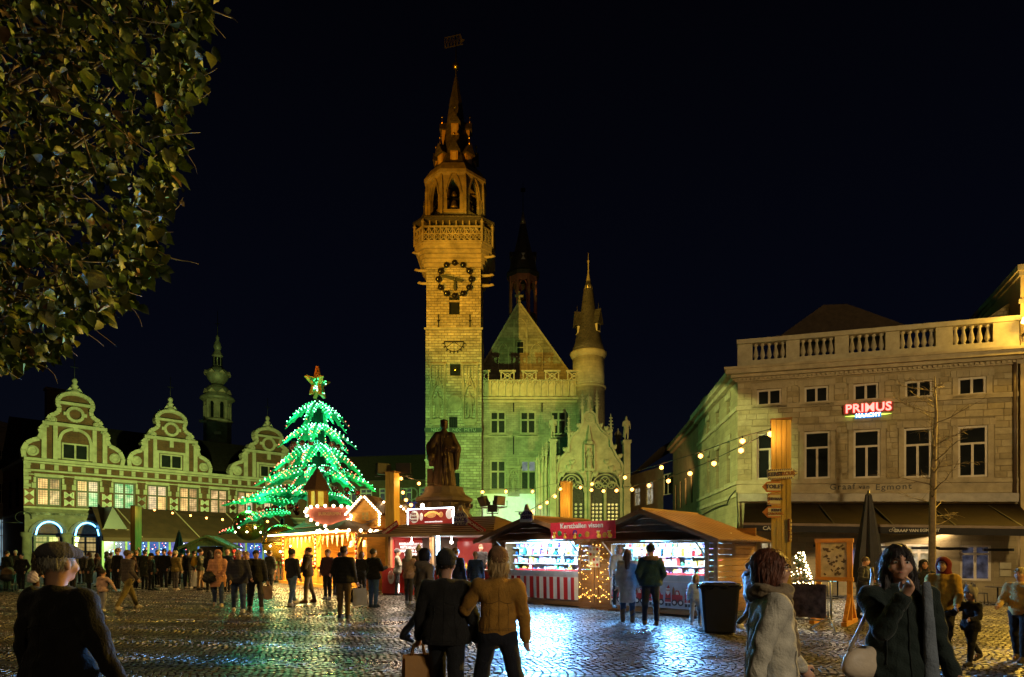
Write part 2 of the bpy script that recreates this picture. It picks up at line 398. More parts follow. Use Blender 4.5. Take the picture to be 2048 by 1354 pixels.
def mat_ground():
    m, n, l, b = _base('joint_sand_and_far_cobbles'); g = n.new('ShaderNodeNewGeometry')
    vo = n.new('ShaderNodeTexVoronoi'); vo.feature = 'DISTANCE_TO_EDGE'; vo.inputs['Scale'].default_value = 8.5; l.new(g.outputs['Position'], vo.inputs['Vector'])
    v2 = n.new('ShaderNodeTexVoronoi'); v2.inputs['Scale'].default_value = 8.5; l.new(g.outputs['Position'], v2.inputs['Vector'])
    rp = n.new('ShaderNodeMapRange'); rp.inputs[2].default_value = .12; l.new(vo.outputs[0], rp.inputs[0])
    c2 = _mixc(n, l, v2.outputs['Color'], (.03, .027, .024), (.075, .066, .058))
    l.new(_mixc(n, l, rp.outputs[0], (.01, .009, .008), c2), b.inputs['Base Color'])
    b.inputs['Roughness'].default_value = .45
    bp = n.new('ShaderNodeBump'); bp.inputs['Strength'].default_value = 1; bp.inputs['Distance'].default_value = .02; l.new(rp.outputs[0], bp.inputs['Height']); l.new(bp.outputs[0], b.inputs['Normal'])
    return m
gx = [-260, -140, -60, -20, 0]+[i*.5 for i in range(1, 60)]+[40, 70, 140, 260]; gyv = [-30, 0, 10, 20, 40, 80, 160, 400]
gV = [(x, y, gz(x)-.028) for x in gx for y in gyv]; ny = len(gyv)
gQ = [(i*ny+j, (i+1)*ny+j, (i+1)*ny+j+1, i*ny+j+1) for i in range(len(gx)-1) for j in range(ny-1)]
ground = link('market_ground', np_mesh('market_ground', gV, gQ, mat_ground(), True)); tag(ground, kind='structure')
def cobbles():
    rng = np.random.default_rng(4)
    C, Rr, sp = 1.62, 1.146, .112; rot = R(-12); cr, sr = math.cos(rot), math.sin(rot)
    th = (np.arange(15)+.5)/15*1.5708-.7854
    rows = np.arange(-9, 30); cols = np.arange(-420, 470)
    J, I, T = np.meshgrid(rows, cols, th, indexing='ij')
    jit = np.where(J % 2 == 0, 0., .05)
    x = I*sp+Rr*np.cos(T)+jit; y = J*C+Rr*np.sin(T)
    w = sp*np.cos(T)-.013; hgt = np.full_like(x, Rr*1.5708/15-.013)
    x, y, w, hgt, T = (a.ravel() for a in (x, y, w, hgt, T))
    X = x*cr-y*sr; Y = x*sr+y*cr; A = T+rot
    # widen the field so that it fills the view wedge
    keep = (Y > 7.4) & (Y < 34) & (np.abs(X) < Y*.84+1.2)
    X, Y, w, hgt, A = (a[keep] for a in (X, Y, w, hgt, A))
    n = len(X); X = X+rng.normal(0, .004, n); Y = Y+rng.normal(0, .004, n); A = A+rng.normal(0, .09, n)
    w = w*rng.uniform(.86, 1.03, n); hgt = hgt*rng.uniform(.86, 1.03, n)
    Z = np.array([gz(v) for v in X])+rng.normal(0, .0035, n)
    tx, ty = rng.normal(0, .03, n), rng.normal(0, .03, n)
    order = np.argsort(Y)
    singles = order[:300]; rest = order[300:]
    base = np.array([(-.5, -.5, 0), (.5, -.5, 0), (.5, .5, 0), (-.5, .5, 0), (-.42, -.43, 1), (.43, -.42, 1), (.42, .43, 1), (-.43, .42, 1), (0, 0, 1.15)], np.float32)
    fc = np.array([(0, 1, 5), (0, 5, 4), (1, 2, 6), (1, 6, 5), (2, 3, 7), (2, 7, 6), (3, 0, 4), (3, 4, 7), (4, 5, 8), (5, 6, 8), (6, 7, 8), (7, 4, 8)], np.int32)
    a = rest; bx = base[None, :, 0]*w[a][:, None]*rng.uniform(.92, 1.06, (len(a), 9)); by = base[None, :, 1]*hgt[a][:, None]*rng.uniform(.92, 1.06, (len(a), 9))
    bz = np.where(base[None, :, 2] > 0, (base[None, :, 2]-1)*.011+bx*tx[a][:, None]+by*ty[a][:, None], -.03)
    ca, sa = np.cos(A[a])[:, None], np.sin(A[a])[:, None]
    V = np.stack([X[a][:, None]+bx*ca-by*sa, Y[a][:, None]+bx*sa+by*ca, Z[a][:, None]+bz], -1).reshape(-1, 3)
    Q = (fc[None]+(np.arange(len(a))*9)[:, None, None]).reshape(-1, 3)
    o = link('cobbles', np_mesh('cobbles', V, Q, COBB, False), ground); tag(o, kind='stuff')
    bz1 = np.where(base[:, 2] > 0, (base[:, 2]-1)*.011, -.03)
    mes = []
    for q in range(4):
        v = base.copy(); v[:, :2] *= rng.uniform(.93, 1.05, (9, 2)); v[:, 2] = bz1+np.where(base[:, 2] > 0, rng.normal(0, .002, 9), 0)
        mes.append(np_mesh('cobble', v, fc, COBO, False))
    for q, i in enumerate(singles):
        link('cobble', mes[q % 4], ground, (X[i], Y[i], Z[i]), (ty[i], -tx[i], A[i]), (w[i], hgt[i], 1))
cobbles()

# ------------------------------------------------------------------ shared building pieces
def window(parent, u0, u1, z0, z1, y, fm, pm, cols=2, rows=(.65, .35), fw=.07, d=.06, name='window', muntin=0, mm=None):
    """a frame with its panes set one by one; rows are shares of the height from the bottom"""
    mb = MB()
    mb.box(u0, u0+fw, y-d, y, z0, z1).box(u1-fw, u1, y-d, y, z0, z1).box(u0+fw, u1-fw, y-d, y, z0, z0+fw).box(u0+fw, u1-fw, y-d, y, z1-fw, z1)
    zz = z0; W_ = u1-u0; H_ = z1-z0; cells = []
    for r_, share in enumerate(rows):
        zt = zz+share*H_; nc = cols[r_] if isinstance(cols, (list, tuple)) else cols
        if r_ < len(rows)-1: mb.box(u0+fw, u1-fw, y-d*.9, y-.002, zt-fw*.5, zt+fw*.5)
        for c in range(nc):
            a, b = u0+W_*c/nc, u0+W_*(c+1)/nc
            if c > 0: mb.box(a-fw*.55, a+fw*.55, y-d*.95, y-.003, zz+fw*.5, zt-fw*.5)
            cells.append((a+fw*.5, b-fw*.5, zz+fw*.45, zt-fw*.45))
        zz = zt
    fr = mb.build(name, fm, parent)
    for i, (a, b, c, dd) in enumerate(cells):
        p = MB().box(a, b, y-d*.4, y-d*.25, c, dd)
        if muntin:
            p.mi = 1; nn = max(2, round((b-a)/muntin)); mmn = max(2, round((dd-c)/muntin))
            for k in range(1, nn): x = a+(b-a)*k/nn; p.box(x-.012, x+.012, y-d*.47, y-d*.41, c, dd)
            for k in range(1, mmn): z = c+(dd-c)*k/mmn; p.box(a, b, y-d*.48, y-d*.42, z-.012, z+.012)
        q = pm[i % len(pm)] if isinstance(pm, list) else pm
        p.build('pane', [q, mm or IRON], fr)
    return fr
def statue(parent, h, mat, name='statue', loc=(0, 0, 0), robe=True, vox=None, yaw=0, label=None, wrap=.0, arm=0):
    k = h/1.8; s = SDF()
    s.e((0, 0, 1.66), (.085, .1, .13)).c((0, 0, 1.45), (0, 0, 1.58), .055)
    s.c((0, 0, .95), (0, 0, 1.35), .16, .2, .08, .65)
    for q in (-1, 1):
        s.c((q*.2, 0, 1.38), (q*.27, .02, 1.1), .07, .06).c((q*.27, .02, 1.1), (q*(.05 if q == arm else .25), -.14, 1.0 if q == arm else .84), .055, .045)
    if robe: s.c((0, 0, .12), (0, 0, .9), .26, .17, .08, .75); s.noise = lambda X, Y, Z: .018*np.sin(np.arctan2(Y, X)*9+Z*3)*(Z < 1.2)
    else:
        for q in (-1, 1): s.c((q*.09, 0, .9), (q*.1, -.02, .5), .1, .075).c((q*.1, -.02, .5), (q*.1, .02, .08), .07, .05)
        s.c((-.2, .1, .3), (-.05, .12, 1.3), .05, .1, .08)
    s.e((0, 0, .03), (.26, .22, .06), .04)
    me = s.mesh(name, vox or .035, mat); me.transform(Matrix.Scale(k, 4))
    return link(name, me, parent, loc, (0, 0, yaw))
def ico(r, sub=1):
    bm = __import__('bmesh').new(); __import__('bmesh').ops.create_icosphere(bm, subdivisions=sub, radius=r); me = bpy.data.meshes.new('bulb'); bm.to_mesh(me); bm.free()
    for p in me.polygons: p.use_smooth = True
    return me
# ------------------------------------------------------------------ belfry
TY = 61.0
TW = Wall((851-CX)/F*TY, TY, (963-CX)/F*TY, TY)
def belfry():
    LIME = M('belfry_limestone', (.23, .185, .12), .85, 0, .45, 1.1, .5, 9)
    t = TW.empty('belfry_tower', 'tall square sandstone belfry with clock of black balls and pointed slate spire', 'tower')
    L = TW.L; uz = TW.uz; c = L/2; zz = lambda py: uz(909, py)[1]; uu = lambda px: TW.u(px)
    zS, zB = zz(657), zz(520)
    # shaft: lower part a little wider than the upper one
    mb = MB(); hol = []
    for b in ((898, 833, 915, 855), (907, 945, 919, 978), (900, 727, 921, 752)): hol.append((uu(b[0]), uu(b[2]), zz(b[3]), zz(b[1])))
    holed(mb, 0, L, -1, zS, hol, 0, .35)
    mb.box(0, .02, .01, 5.4, -1, zS).box(L-.02, L, .01, 5.4, -1, zS).box(0, L, 5.38, 5.4, -1, zS)
    h2 = (uu(898), uu(919), zz(628), zz(592)); a = .08
    holed(mb, a, L-a, zS, zB+2.6, [h2], .08, .4)
    mb.box(a, a+.02, .09, 5.3, zS, zB+2.6).box(L-a-.02, L-a, .09, 5.3, zS, zB+2.6).box(0, L, 0, 5.4, zS-.02, zS)
    mb.build('wall', STONE, t)
    mb = MB()
    for b in hol: mb.box(b[0], b[1], .3, .34, b[2], b[3])
    mb.box(h2[0], h2[1], .42, .46, h2[2], h2[3]); mb.build('window_pane', DARKGLASS, t)
    MB().box(h2[0], h2[1], .14, .3, h2[2]+1.25, h2[2]+1.42).build('window_bar', LIME, t)
    b = hol[0]; mb = MB()
    for k in range(5): x = b[0]+(b[1]-b[0])*(k+.5)/5; mb.box(x-.025, x+.025, .1, .15, b[2], b[3])
    mb.build('window_grille', IRON, t)
    for py, o in ((657, .12), (920, .1), (858, .08)):
        MB().box(-o, L+o, -o, 0, zz(py)-.12, zz(py)+.06).build('string_course', LIMED, t)
    # corbels under the balcony: steps that widen
    mb = MB(); zb0 = zz(535); zb1 = zz(498)
    for k in range(5):
        e = .04+.95*((k+1)/5)**1.3; z0 = zb0+(zb1-zb0)*k/5
        o = e; ch = min(e, .95)
        poly = [(-o+ch, -o), (L+o-ch, -o), (L+o, -o+ch), (L+o, 5.4+o-ch), (L+o-ch, 5.4+o), (-o+ch, 5.4+o), (-o, 5.4+o-ch), (-o, -o+ch)]
        mb.hprism(poly, z0, z0+(zb1-zb0)/5-.01)
    mb.build('corbel', LIME, t)
    # balcony
    o = 1.05; ch = 1.1; zt = zz(463); z0 = zb1
    cor = [(-o+ch-.15, -o), (L+o-ch+.15, -o), (L+o, -o+ch), (L+o, 5.4+o-ch), (L+o-ch, 5.4+o), (-o+ch, 5.4+o), (-o, 5.4+o-ch), (-o, -o+ch)]
    MB().hprism(cor, z0, z0+.2).build('balcony_floor', LIME, t)
    for i in range(8):
        A, B = Vector(cor[i]), Vector(cor[(i+1) % 8]); d = (B-A); Ln = d.length; ang = math.atan2(d.y, d.x)
        T = Matrix.Translation((A.x, A.y, z0+.2)) @ Matrix.Rotation(ang, 4, 'Z')
        H = zt-z0-.2; mb = MB(); n = max(2, round(Ln/.56)); hh = H*.5
        mb.box(0, Ln, -.08, .08, 0, .12).box(0, Ln, -.08, .08, H-.14, H).box(0, Ln, -.06, .06, hh-.05, hh+.05)
        st = Ln/n
        for k in range(n+1): mb.box(max(0, k*st-.045), min(Ln, k*st+.045), -.07, .07, .12, H-.14)
        for k in range(n):
            m = (k+.5)*st
            for (q0, q1) in (((k*st, .12), ((k+1)*st, hh)), (((k+1)*st, .12), (k*st, hh))): mb.band([q0, q1], .08, -.04, .04)
            mb.band([(k*st, H-.16), (m-.12, hh+.3), (m, hh+.06)], .07, -.05, .05); mb.band([((k+1)*st, H-.16), (m+.12, hh+.3), (m, hh+.06)], .07, -.051, .051)
        mb.v = [tuple(T @ Vector(v)) for v in mb.v]
        mb.build('balustrade_panel', LIME, t)
    for (x, y) in cor:
        MB().lathe([(.14, 0), (.14, H+.35), (.2, H+.4), (.02, H+.75)], 6, (x, y, z0+.2), False).build('balustrade_pier', LIME, t)
    # gargoyles
    for (px, py, s) in ((838, 508, -1), (840, 536, -1), (846, 562, -1), (978, 515, 1), (975, 546, 1), (975, 566, 1)):
        u, z = uz(px, py); g = SDF().c((-s*.5, 0, 0), (s*.25, 0, .02), .16, .12, .05).e((s*.4, 0, .08), (.2, .13, .14)).c((s*.4, 0, .1), (s*.62, 0, .05), .07, .05)
        g.build('gargoyle', .05, LIME, t, loc=(u, -.1 if py < 520 else .6, z))
    # gallery wall and its little roof
    z1 = zz(448)
    MB().box(.35, L-.35, .35, 5.05, z0+.2, z1+.3).build('gallery_wall', STONE, t)
    e = 1.25; ce = 1.3
    out = [(-e+ce, -e), (L+e-ce, -e), (L+e, -e+ce), (L+e, 5.4+e-ce), (L+e-ce, 5.4+e), (-e+ce, 5.4+e), (-e, 5.4+e-ce), (-e, -e+ce)]
    cy = 2.7; rr = 2.75/math.cos(R(22.5))
    octo = [(c+rr*math.cos(R(-112.5+45*i)), cy+rr*math.sin(R(-112.5+45*i))) for i in range(8)]
    mb = MB(); vs = [(x, y, z1-.02) for x, y in out]+[(x, y, z1+.16) for x, y in out]+[(x*1.0, y, zz(428)) for x, y in octo]
    fs = [tuple(range(7, -1, -1))]+[(i, (i+1) % 8, (i+1) % 8+8, i+8) for i in range(8)]+[(i+8, (i+1) % 8+8, (i+1) % 8+16, i+16) for i in range(8)]
    mb.add(vs, fs, False).build('gallery_roof', SLATE, t)
    for (x, y) in ((-.1, -.3), (L+.1, -.3)):
        MB().lathe([(.5, 0), (.06, .75), (.05, 1.3), (.1, 1.4), (.02, 1.9)], 6, (x, y, z1+.12), False).build('finial', SLATE, t)
    for k in range(8):
        x = .5+k*(L-1)/7; MB().box(x-.06, x+.06, -.7, -.58, z0+.2+H, z1).build('gallery_post', LIME, t)
    # open eight-sided bell lantern
    zl0, zl1 = zz(440), zz(342); sill = zz(420); spring = zz(385)-.1
    for i in range(8):
        A, B = Vector(octo[i]), Vector(octo[(i+1) % 8]); d = B-A; Ln = d.length; ang = math.atan2(d.y, d.x)
        T = Matrix.Translation((A.x, A.y, 0)) @ Matrix.Rotation(ang, 4, 'Z'); mb = MB(); w0, w1 = .52, Ln-.52
        mb.box(0, Ln, -.05, .3, zl0, sill).box(0, w0, -.05, .3, sill, spring).box(w1, Ln, -.05, .3, sill, spring)
        ap = arch_pts(w0, w1, spring, 1.5, 6)
        mb.box(0, w0, -.05, .3, spring, zl1+.4).box(w1, Ln, -.05, .3, spring, zl1+.4)
        for (p, q) in zip(ap[:-1], ap[1:]): mb.add([(p[0], -.05, p[1]), (q[0], -.05, q[1]), (q[0], -.05, zl1+.4), (p[0], -.05, zl1+.4), (p[0], .3, p[1]), (q[0], .3, q[1])], [(0, 1, 2, 3), (0, 4, 5, 1)], False)
        mb.band(arch_pts(w0-.16, w1+.16, spring, 1.95, 6), .13, -.16, -.05); mb.box(Ln/2-.07, Ln/2+.07, -.2, -.05, spring+1.95, spring+2.5).box(Ln/2-.2, Ln/2+.2, -.18, -.05, spring+2.2, spring+2.34)
        mb.box(.0, .16, -.14, -.05, sill, spring+.3).box(Ln-.16, Ln, -.14, -.05, sill, spring+.3).box(0, Ln, -.12, -.05, sill-.12, sill)
        mb.v = [tuple(T @ Vector(v)) for v in mb.v]; mb.build('lantern_bay', LIME, t)
        p = (A-Vector((c, cy))).normalized()
        MB().lathe([(.2, zl0), (.2, spring+.9), (.08, spring+2.1), (.02, spring+2.2)], 6, (A.x+p.x*.06, A.y+p.y*.06, 0), False).build('buttress', LIME, t)
        m = (A+B)/2; m = Vector((c, cy))+(m-Vector((c, cy)))*.72
        bell = MB().lathe([(.46, 0), (.44, .06), (.3, .3), (.25, .62), (.12, .78), (.03, .8)], 12, (m.x, m.y, sill+.55)); bell.lathe([(.3, 0), (.28, .03), (.2, .2), (.16, .4), (.05, .5)], 10, (m.x, m.y, sill+1.75))
        bell.build('bell', BRONZE, t)
        MB().beam((A.x*.7+c*.3, A.y*.7+cy*.3, sill+1.5), (B.x*.7+c*.3, B.y*.7+cy*.3, sill+1.5), .12).build('bell_beam', IRON, t)
    MB().lathe([(1.0, zl0), (1.0, zl1)], 8, (c, cy, 0), False, R(22.5)).build('lantern_core', M('dark_timber', (.03, .022, .016), .8), t)
    # eaves and spire
    ze = zz(345); zr = zz(322)
    MB().lathe([(2.85, ze-.5), (3.2, ze-.1), (3.32, ze-.08), (3.32, ze+.18), (2.7, zr)], 8, (c, cy, 0), False, R(22.5)).build('eaves', LIME, t)
    zc_ = lambda py: P(909, py, TY+2.7).z
    zt = zc_(152)
    prof = [(2.9, zr-.5), (2.25, zr+.5), (1.75, zr+1.6), (1.3, zr+3.2), (.98, zr+5.2), (.66, zr+7.6), (.1, zt)]
    MB().lathe(prof, 8, (c, cy, 0), False, R(22.5)).build('spire', SLATE, t)
    def dormer(ang, r, z, s):
        T = Matrix.Translation((c+r*math.cos(ang), cy+r*math.sin(ang), z)) @ Matrix.Rotation(ang+R(90), 4, 'Z')
        mb = MB(); mb.box(-.38*s, .38*s, 0, 1.3*s, 0, 1.1*s); mb.mi = 1; mb.box(-.22*s, .22*s, -.03, 0, .12*s, .9*s); mb.mi = 2
        mb.prism([(-.6*s, 1.05*s), (.6*s, 1.05*s), (0, 2.1*s)], -.25*s, 1.2*s); mb.mi = 3
        mb.tube([(0, 0, 2.0*s), (0, 0, 2.9*s)], [.07*s, .03*s], 5).ball((0, 0, 2.7*s), .13*s, 6, 4)
        mb.v = [tuple(T @ Vector(v)) for v in mb.v]
        mb.build('dormer', [WOOD('dormer_timber', (.4, .25, .1), .6, 'z'), M('dormer_shutter', (.5, .36, .2), .6), SLATE, GOLD], t)
    for k in range(8): dormer(R(-90+45*k), 2.05, zr+.4, 1.0)
    for k in range(4): dormer(R(-67.5-45+90*k+22.5), 1.4, zr+3.6, .95)
    MB().ball((c, cy, zc_(133)), .36, 14, 9).build('gilt_ball', GOLD, t)
    MB().tube([(c, cy, zt-.3), (c, cy, zc_(64))], [.09, .04], 6).build('vane_pole', IRON, t)
    v = MB(); zv0, zv1 = zc_(92), zc_(70); x0, x1 = -1.2, .75
    v.box(x0, x1, -.03, .03, zv0, zv0+.07).box(x0, x1-.25, -.03, .03, zv1-.07, zv1)
    for k in range(6): x = x0+k*(x1-.3-x0)/5; v.box(x-.03, x+.03, -.025, .025, zv0, zv1)
    for k in range(5): x = x0+k*(x1-.3-x0)/5; v.band([(x, zv0), (x+.3, zv1)], .05, -.02, .02)
    v.prism([(x1-.25, zv0+.1), (x1+.2, zv0+.45), (x1-.1, zv0+.6), (x1-.25, zv1)], -.02, .02)
    v.build('weather_vane', M('aged_vane', (.06, .055, .045), .6, .2), t, loc=(c, cy, 0), rot=(0, 0, R(-15)))
    # clock of balls
    ck = link('clock', None, t, (uu(910), .08, zz(561)))
    mb = MB(); rr = 1.6
    ring = [(rr*math.cos(a*math.pi/18), -.22, rr*math.sin(a*math.pi/18)) for a in range(37)]
    mb.tube(ring, .045, 5).build('clock_ring', IRON, ck)
    bm_ = MB().ball((0, 0, 0), .29, 12, 8).mesh('hour_ball', M('black_gloss_ball', (.012, .01, .01), .18, .3, .2, 3, 0, 1, .6))
    for k in range(12): a = R(30*k); link('hour_ball', bm_, ck, (rr*math.sin(a), -.38, rr*math.cos(a)))
    HM = M('verdigris_hand', (.05, .055, .04), .5, .4)
    MB().prism([(-.09, -.1), (.09, -.1), (.15, -.85), (0, -1.15), (-.15, -.85)], -.36, -.28).build('hour_hand', HM, ck)
    mh = MB().prism([(-.75, -.12), (-.75, .12), (.3, .17), (1.15, .12), (1.45, 0), (1.15, -.12), (.3, -.17)], -.48, -.4).build('minute_hand', HM, ck, rot=(0, R(180+15), 0))
    MB().ball((0, -.4, 0), .2, 8, 6).build('clock_hub', HM, ck)
    # wall anchors, sundial, niches, disc, frieze
    for px in (877, 940):
        u, z = uz(px, 641); MB().box(u-.05, u+.05, 0, .08, z-.62, z+.62).box(u-.13, u+.13, .0, .07, z-.06, z+.06).build('wall_anchor', IRON, t)
    sd = MB(); u, z = uz(908, 684); sd.box(u-.98, u+.98, -.12, -.02, z-.05, z+.05)
    sd.band([(u+.95*math.cos(a), z+.95*math.sin(a)) for a in np.linspace(math.pi, 2*math.pi, 17)], .06, -.12, -.03)
    for a in np.linspace(math.pi*1.05, 1.95*math.pi, 9): sd.band([(u+.95*math.cos(a), z+.95*math.sin(a)), (u+1.15*math.cos(a), z+1.15*math.sin(a))], .1, -.12, -.03)
    for a in (1.2, 1.5, 1.8): sd.band([(u, z), (u+.95*math.cos(a*math.pi), z+.95*math.sin(a*math.pi))], .035, -.09, -.04)
    sd.build('sundial', IRON, t)
    MB().box(hol[2][0]-.12, hol[2][1]+.12, -.1, -.002, hol[2][2]-.14, hol[2][2]).build('window_sill', LIME, t)
    MB().ball(((hol[2][0]+hol[2][1])/2, .1, (hol[2][2]+hol[2][3])/2), .22, 10, 7).build('golden_ball', GOLD, t)
    u, z = uz(909, 806); MB().lathe([(.8, 0), (.8, .1), (.68, .14), (.66, .08), (.01, .08)], 28, (0, 0, 0), False).build('stone_disc', LIME, t, loc=(u, 0, z), rot=(R(90), 0, 0))
    for px in (876, 940):
        u = uu(px); z0 = zz(840); z1 = zz(728); mb = MB()
        mb.box(u-.78, u-.62, -.22, -.002, z0, z1).box(u+.62, u+.78, -.22, -.002, z0, z1).box(u-.85, u+.85, -.3, -.002, z1-.2, z1).box(u-.7, u+.7, -.45, -.002, z0-.35, z0)
        mb.box(u-.5, u+.5, -.32, -.002, z0-.6, z0-.35)
        for q in (-.3, 0, .3): mb.box(u+q-.05, u+q+.05, -.14, -.002, z1-1.5, z1-.2)
        mb.band(arch_pts(u-.55, u+.55, z0+2.3, 1.1, 6), .12, -.3, -.003); mb.band([(u-.58, z0+2.6), (u, z0+4.1), (u+.58, z0+2.6)], .13, -.34, -.004)
        mb.lathe([(.16, z0+3.3), (.1, z0+4.0), (.02, z0+4.9)], 6, (u, -.25, 0), False)
        for q in (-1, 1): mb.lathe([(.1, z0), (.1, z0+3.1), (.14, z0+3.2), (.02, z0+4.0)], 6, (u+q*.6, -.28, 0), False)
        nb = mb.build('statue_niche', LIME, t)
        statue(nb, 2.7, LIME, 'niche_statue', (u, -.2, z0), False, .05, 0)
    z0, z1 = zz(865), zz(856)
    MB().box(-.05, L+.05, -.09, -.004, z0-.02, z1+.02).build('frieze_band', M('dark_frieze', (.03, .04, .03), .6), t)
    letters('NEC  SPE  NEC  METU', .42, M('frieze_letter', (.3, .32, .24), .6), t, (c, -.1, (z0+z1)/2), sp=1.08)
belfry()

# ------------------------------------------------------------------ aldermen's house behind the market
AY = 63.3
AW = Wall((963-CX)/F*AY, AY, (1215-CX)/F*AY, AY)
def aldermen():
    t = AW.empty('aldermens_house', 'old sandstone hall with steep stone gable, pierced parapet and cross windows', 'house')
    uu = AW.u; uz = AW.uz; zz = lambda py: uz(1050, py)[1]; L = uu(1165)
    W1 = [(980, 822, 1012, 868), (1040, 822, 1072, 868), (1101, 822, 1133, 869)]; W2 = [(980, 920, 1012, 980), (1041, 920, 1073, 980)]
    hol = [rect(AW, *b) for b in W1+W2]
    ws = BRICK('hall_sandstone', (.34, .3, .22), (.26, .23, .17), (.2, .17, .13), .5, .2, .012, .7, .45)
    zt = zz(795); mb = MB(); holed(mb, -.3, L, zz(985), zt, hol, 0, .3); mb.box(L-.02, L, .01, 10, 0, zt).build('wall', ws, t)
    MB().box(-.3, L, .0, .3, -1, zz(985)).build('whitewashed_wall', M('whitewashed_brick', (.7, .72, .72), .8, 0, .15, 2, .4, 12), t)
    GL = M('leaded_window', (.02, .022, .022), .3, 0, .4, 6, .2, 20, .1)
    lit = GLOW('lit_leaded_window', (.25, .3, .3), (.7, .8, .75), .35, 1.2)
    for i, h in enumerate(hol):
        window(t, h[0], h[1], h[2], h[3], .22, LIME, [GL, GL, lit, lit] if i == 4 else GL, 2, (.62, .38), .16, .14)
        MB().box(h[0]-.15, h[1]+.15, -.1, -.003, h[2]-.18, h[2]).build('window_sill', LIME, t)
        if i >= 3: MB().box(h[0]-.3, h[1]+.3, -.12, -.003, h[3]+.1, h[3]+.26).box(h[0]-.3, h[0]-.16, -.12, -.004, h[3]-.5, h[3]+.1).box(h[1]+.16, h[1]+.3, -.12, -.004, h[3]-.5, h[3]+.1).build('hood_mould', LIME, t)
    for py, o in ((872, .1), (797, .3), (803, .16), (985, .15)): MB().box(-.3, L, -o, -.005, zz(py)-.13, zz(py)+.1).build('string_course', LIME, t)
    for px, py, hh in ((1027, 815, .45), (1084, 815, .45), (1027, 890, .95)):
        u, z = uz(px, py); MB().box(u-.06, u+.06, -.1, -.02, z-hh, z+hh).build('wall_anchor', IRON, t)
    # parapet: blind arcade with raised pierced merlons
    z0, zl, zh = zz(793), zz(763), zz(745)
    n = 14; st = (L-uu(967))/n
    mb = MB(); mb.box(uu(965), L, -.12, .1, z0, zl).build('parapet_wall', LIME, t)
    mb = MB()
    for k in range(n+1):
        u = uu(967)+k*st; mb.box(u-.07, u+.07, -.3, -.12, z0, zl)
        if k < n: mb.band(arch_pts(u+.07, u+st-.07, zl-.5, .4, 4), .08, -.26, -.13)
    mb.build('blind_arcade', LIME, t)
    for k in range(5):
        px = (950, 1001, 1045, 1090, 1134)[k]; a = uu(px); b = a+1.42
        mb = MB().box(a, a+.12, -.26, .05, zl, zh).box(b-.12, b, -.26, .05, zl, zh).box(a-.12, b+.12, -.34, .1, zh, zh+.16).box(a, b, -.26, .05, zl-.02, zl+.12)
        mb.band([(a+.1, zl+.1), (b-.1, zh)], .09, -.2, -.05).band([(a+.1, zh), (b-.1, zl+.1)], .09, -.21, -.06)
        mb.band([((a+b)/2+.3*math.cos(q), (zl+zh)/2+.3*math.sin(q)) for q in np.linspace(0, 2*math.pi, 11)], .08, -.22, -.07)
        mb.build('merlon', LIME, t)
    MB().box(uu(965), L, -.34, .1, zl, zl+.1).build('parapet_coping', LIMED, t)
    # gable set back behind the parapet
    GY = 11.5
    MB().box(-.2, L, .4, GY, zz(800)-.2, zz(800)).build('flat_roof', LIMED, t)
    def g(px, py): u, z = AW.uz(px, py, -GY); return u, z
    A, T_, B = g(958, 748), g(1038, 606), g(1140, 748)
    z_b = z0-1
    gm = BRICK('gable_stone', (.32, .28, .2), (.22, .19, .13), (.18, .15, .11), .8, .33, .015, .7, .5)
    MB().prism([(A[0]-.6, z_b), (B[0]+.6, z_b), (B[0]+.05, B[1]), T_, (A[0]-.1, A[1])], GY, GY+.5).build('gable', gm, t)
    MB().band([(A[0]-.4, A[1]-.4), (T_[0], T_[1]+.05), (B[0]+.3, B[1]-.4)], .22, GY-.22, GY+.6).build('gable_coping', LIME, t)
    h = [*g(1033, 708), *g(1048, 683)]; window(t, h[0], h[2], h[1], h[3], GY-.02, LIMED, DARKGLASS, 1, (.5, .5), .09, .12)
    for (x0, x1, yb, yt) in ((997, 1017, 740, 690), (1062, 1085, 740, 690), (1028, 1052, 675, 640)):
        a, b = g(x0, yb), g(x1, yt); mb = MB()
        mb.band([(a[0], a[1])]+arch_pts(a[0], b[0], b[1]-.6, .7, 5)+[(b[0], a[1])], .12, GY-.16, GY-.004); mb.build('blind_arch', LIME, t)
    for px in (1028, 1054): u, z = g(px, 640); MB().box(u-.07, u+.07, GY-.2, GY-.003, z_b, z).build('gable_shaft', LIME, t)
    u, z = T_; mb = MB().box(u-.12, u+.12, GY, GY+.25, z, z+1.4).box(u-.5, u+.5, GY+.02, GY+.22, z+.75, z+1.0).ball((u, GY+.12, z+.25), .28, 8, 5); mb.build('gable_cross', LIME, t)
    mb = MB(); mb.add([(A[0]-.5, GY+.5, A[1]), (T_[0], GY+.5, T_[1]), (B[0]+.5, GY+.5, B[1]), (A[0]-.5, GY+14, A[1]), (T_[0], GY+14, T_[1]), (B[0]+.5, GY+14, B[1])], [(0, 1, 4, 3), (1, 2, 5, 4)], False).build('roof', SLATE, t)
    MB().box(A[0]-.4, B[0]+.4, GY+.5, GY+13, -1, A[1]-.6).build('rear_wall', ws, t)
    # niche with statue between the lower windows
    u = uu(1027); za, zb = zz(985), zz(935); mb = MB().box(u-.62, u-.48, -.35, -.003, za, zb).box(u+.48, u+.62, -.35, -.003, za, zb).box(u-.75, u+.75, -.5, -.004, zb-.15, zb+.1).box(u-.6, u+.6, -.5, -.004, za-.4, za-.05)
    mb.band(arch_pts(u-.48, u+.48, zb-1.0, .7, 5), .12, -.4, -.01)
    for q in (-.25, 0, .25): mb.box(u+q-.04, u+q+.04, -.3, -.003, zb-.7, zb)
    nb = mb.build('statue_niche', LIME, t); statue(nb, 1.5, LIME, 'niche_statue', (u, -.2, za), True, .04)
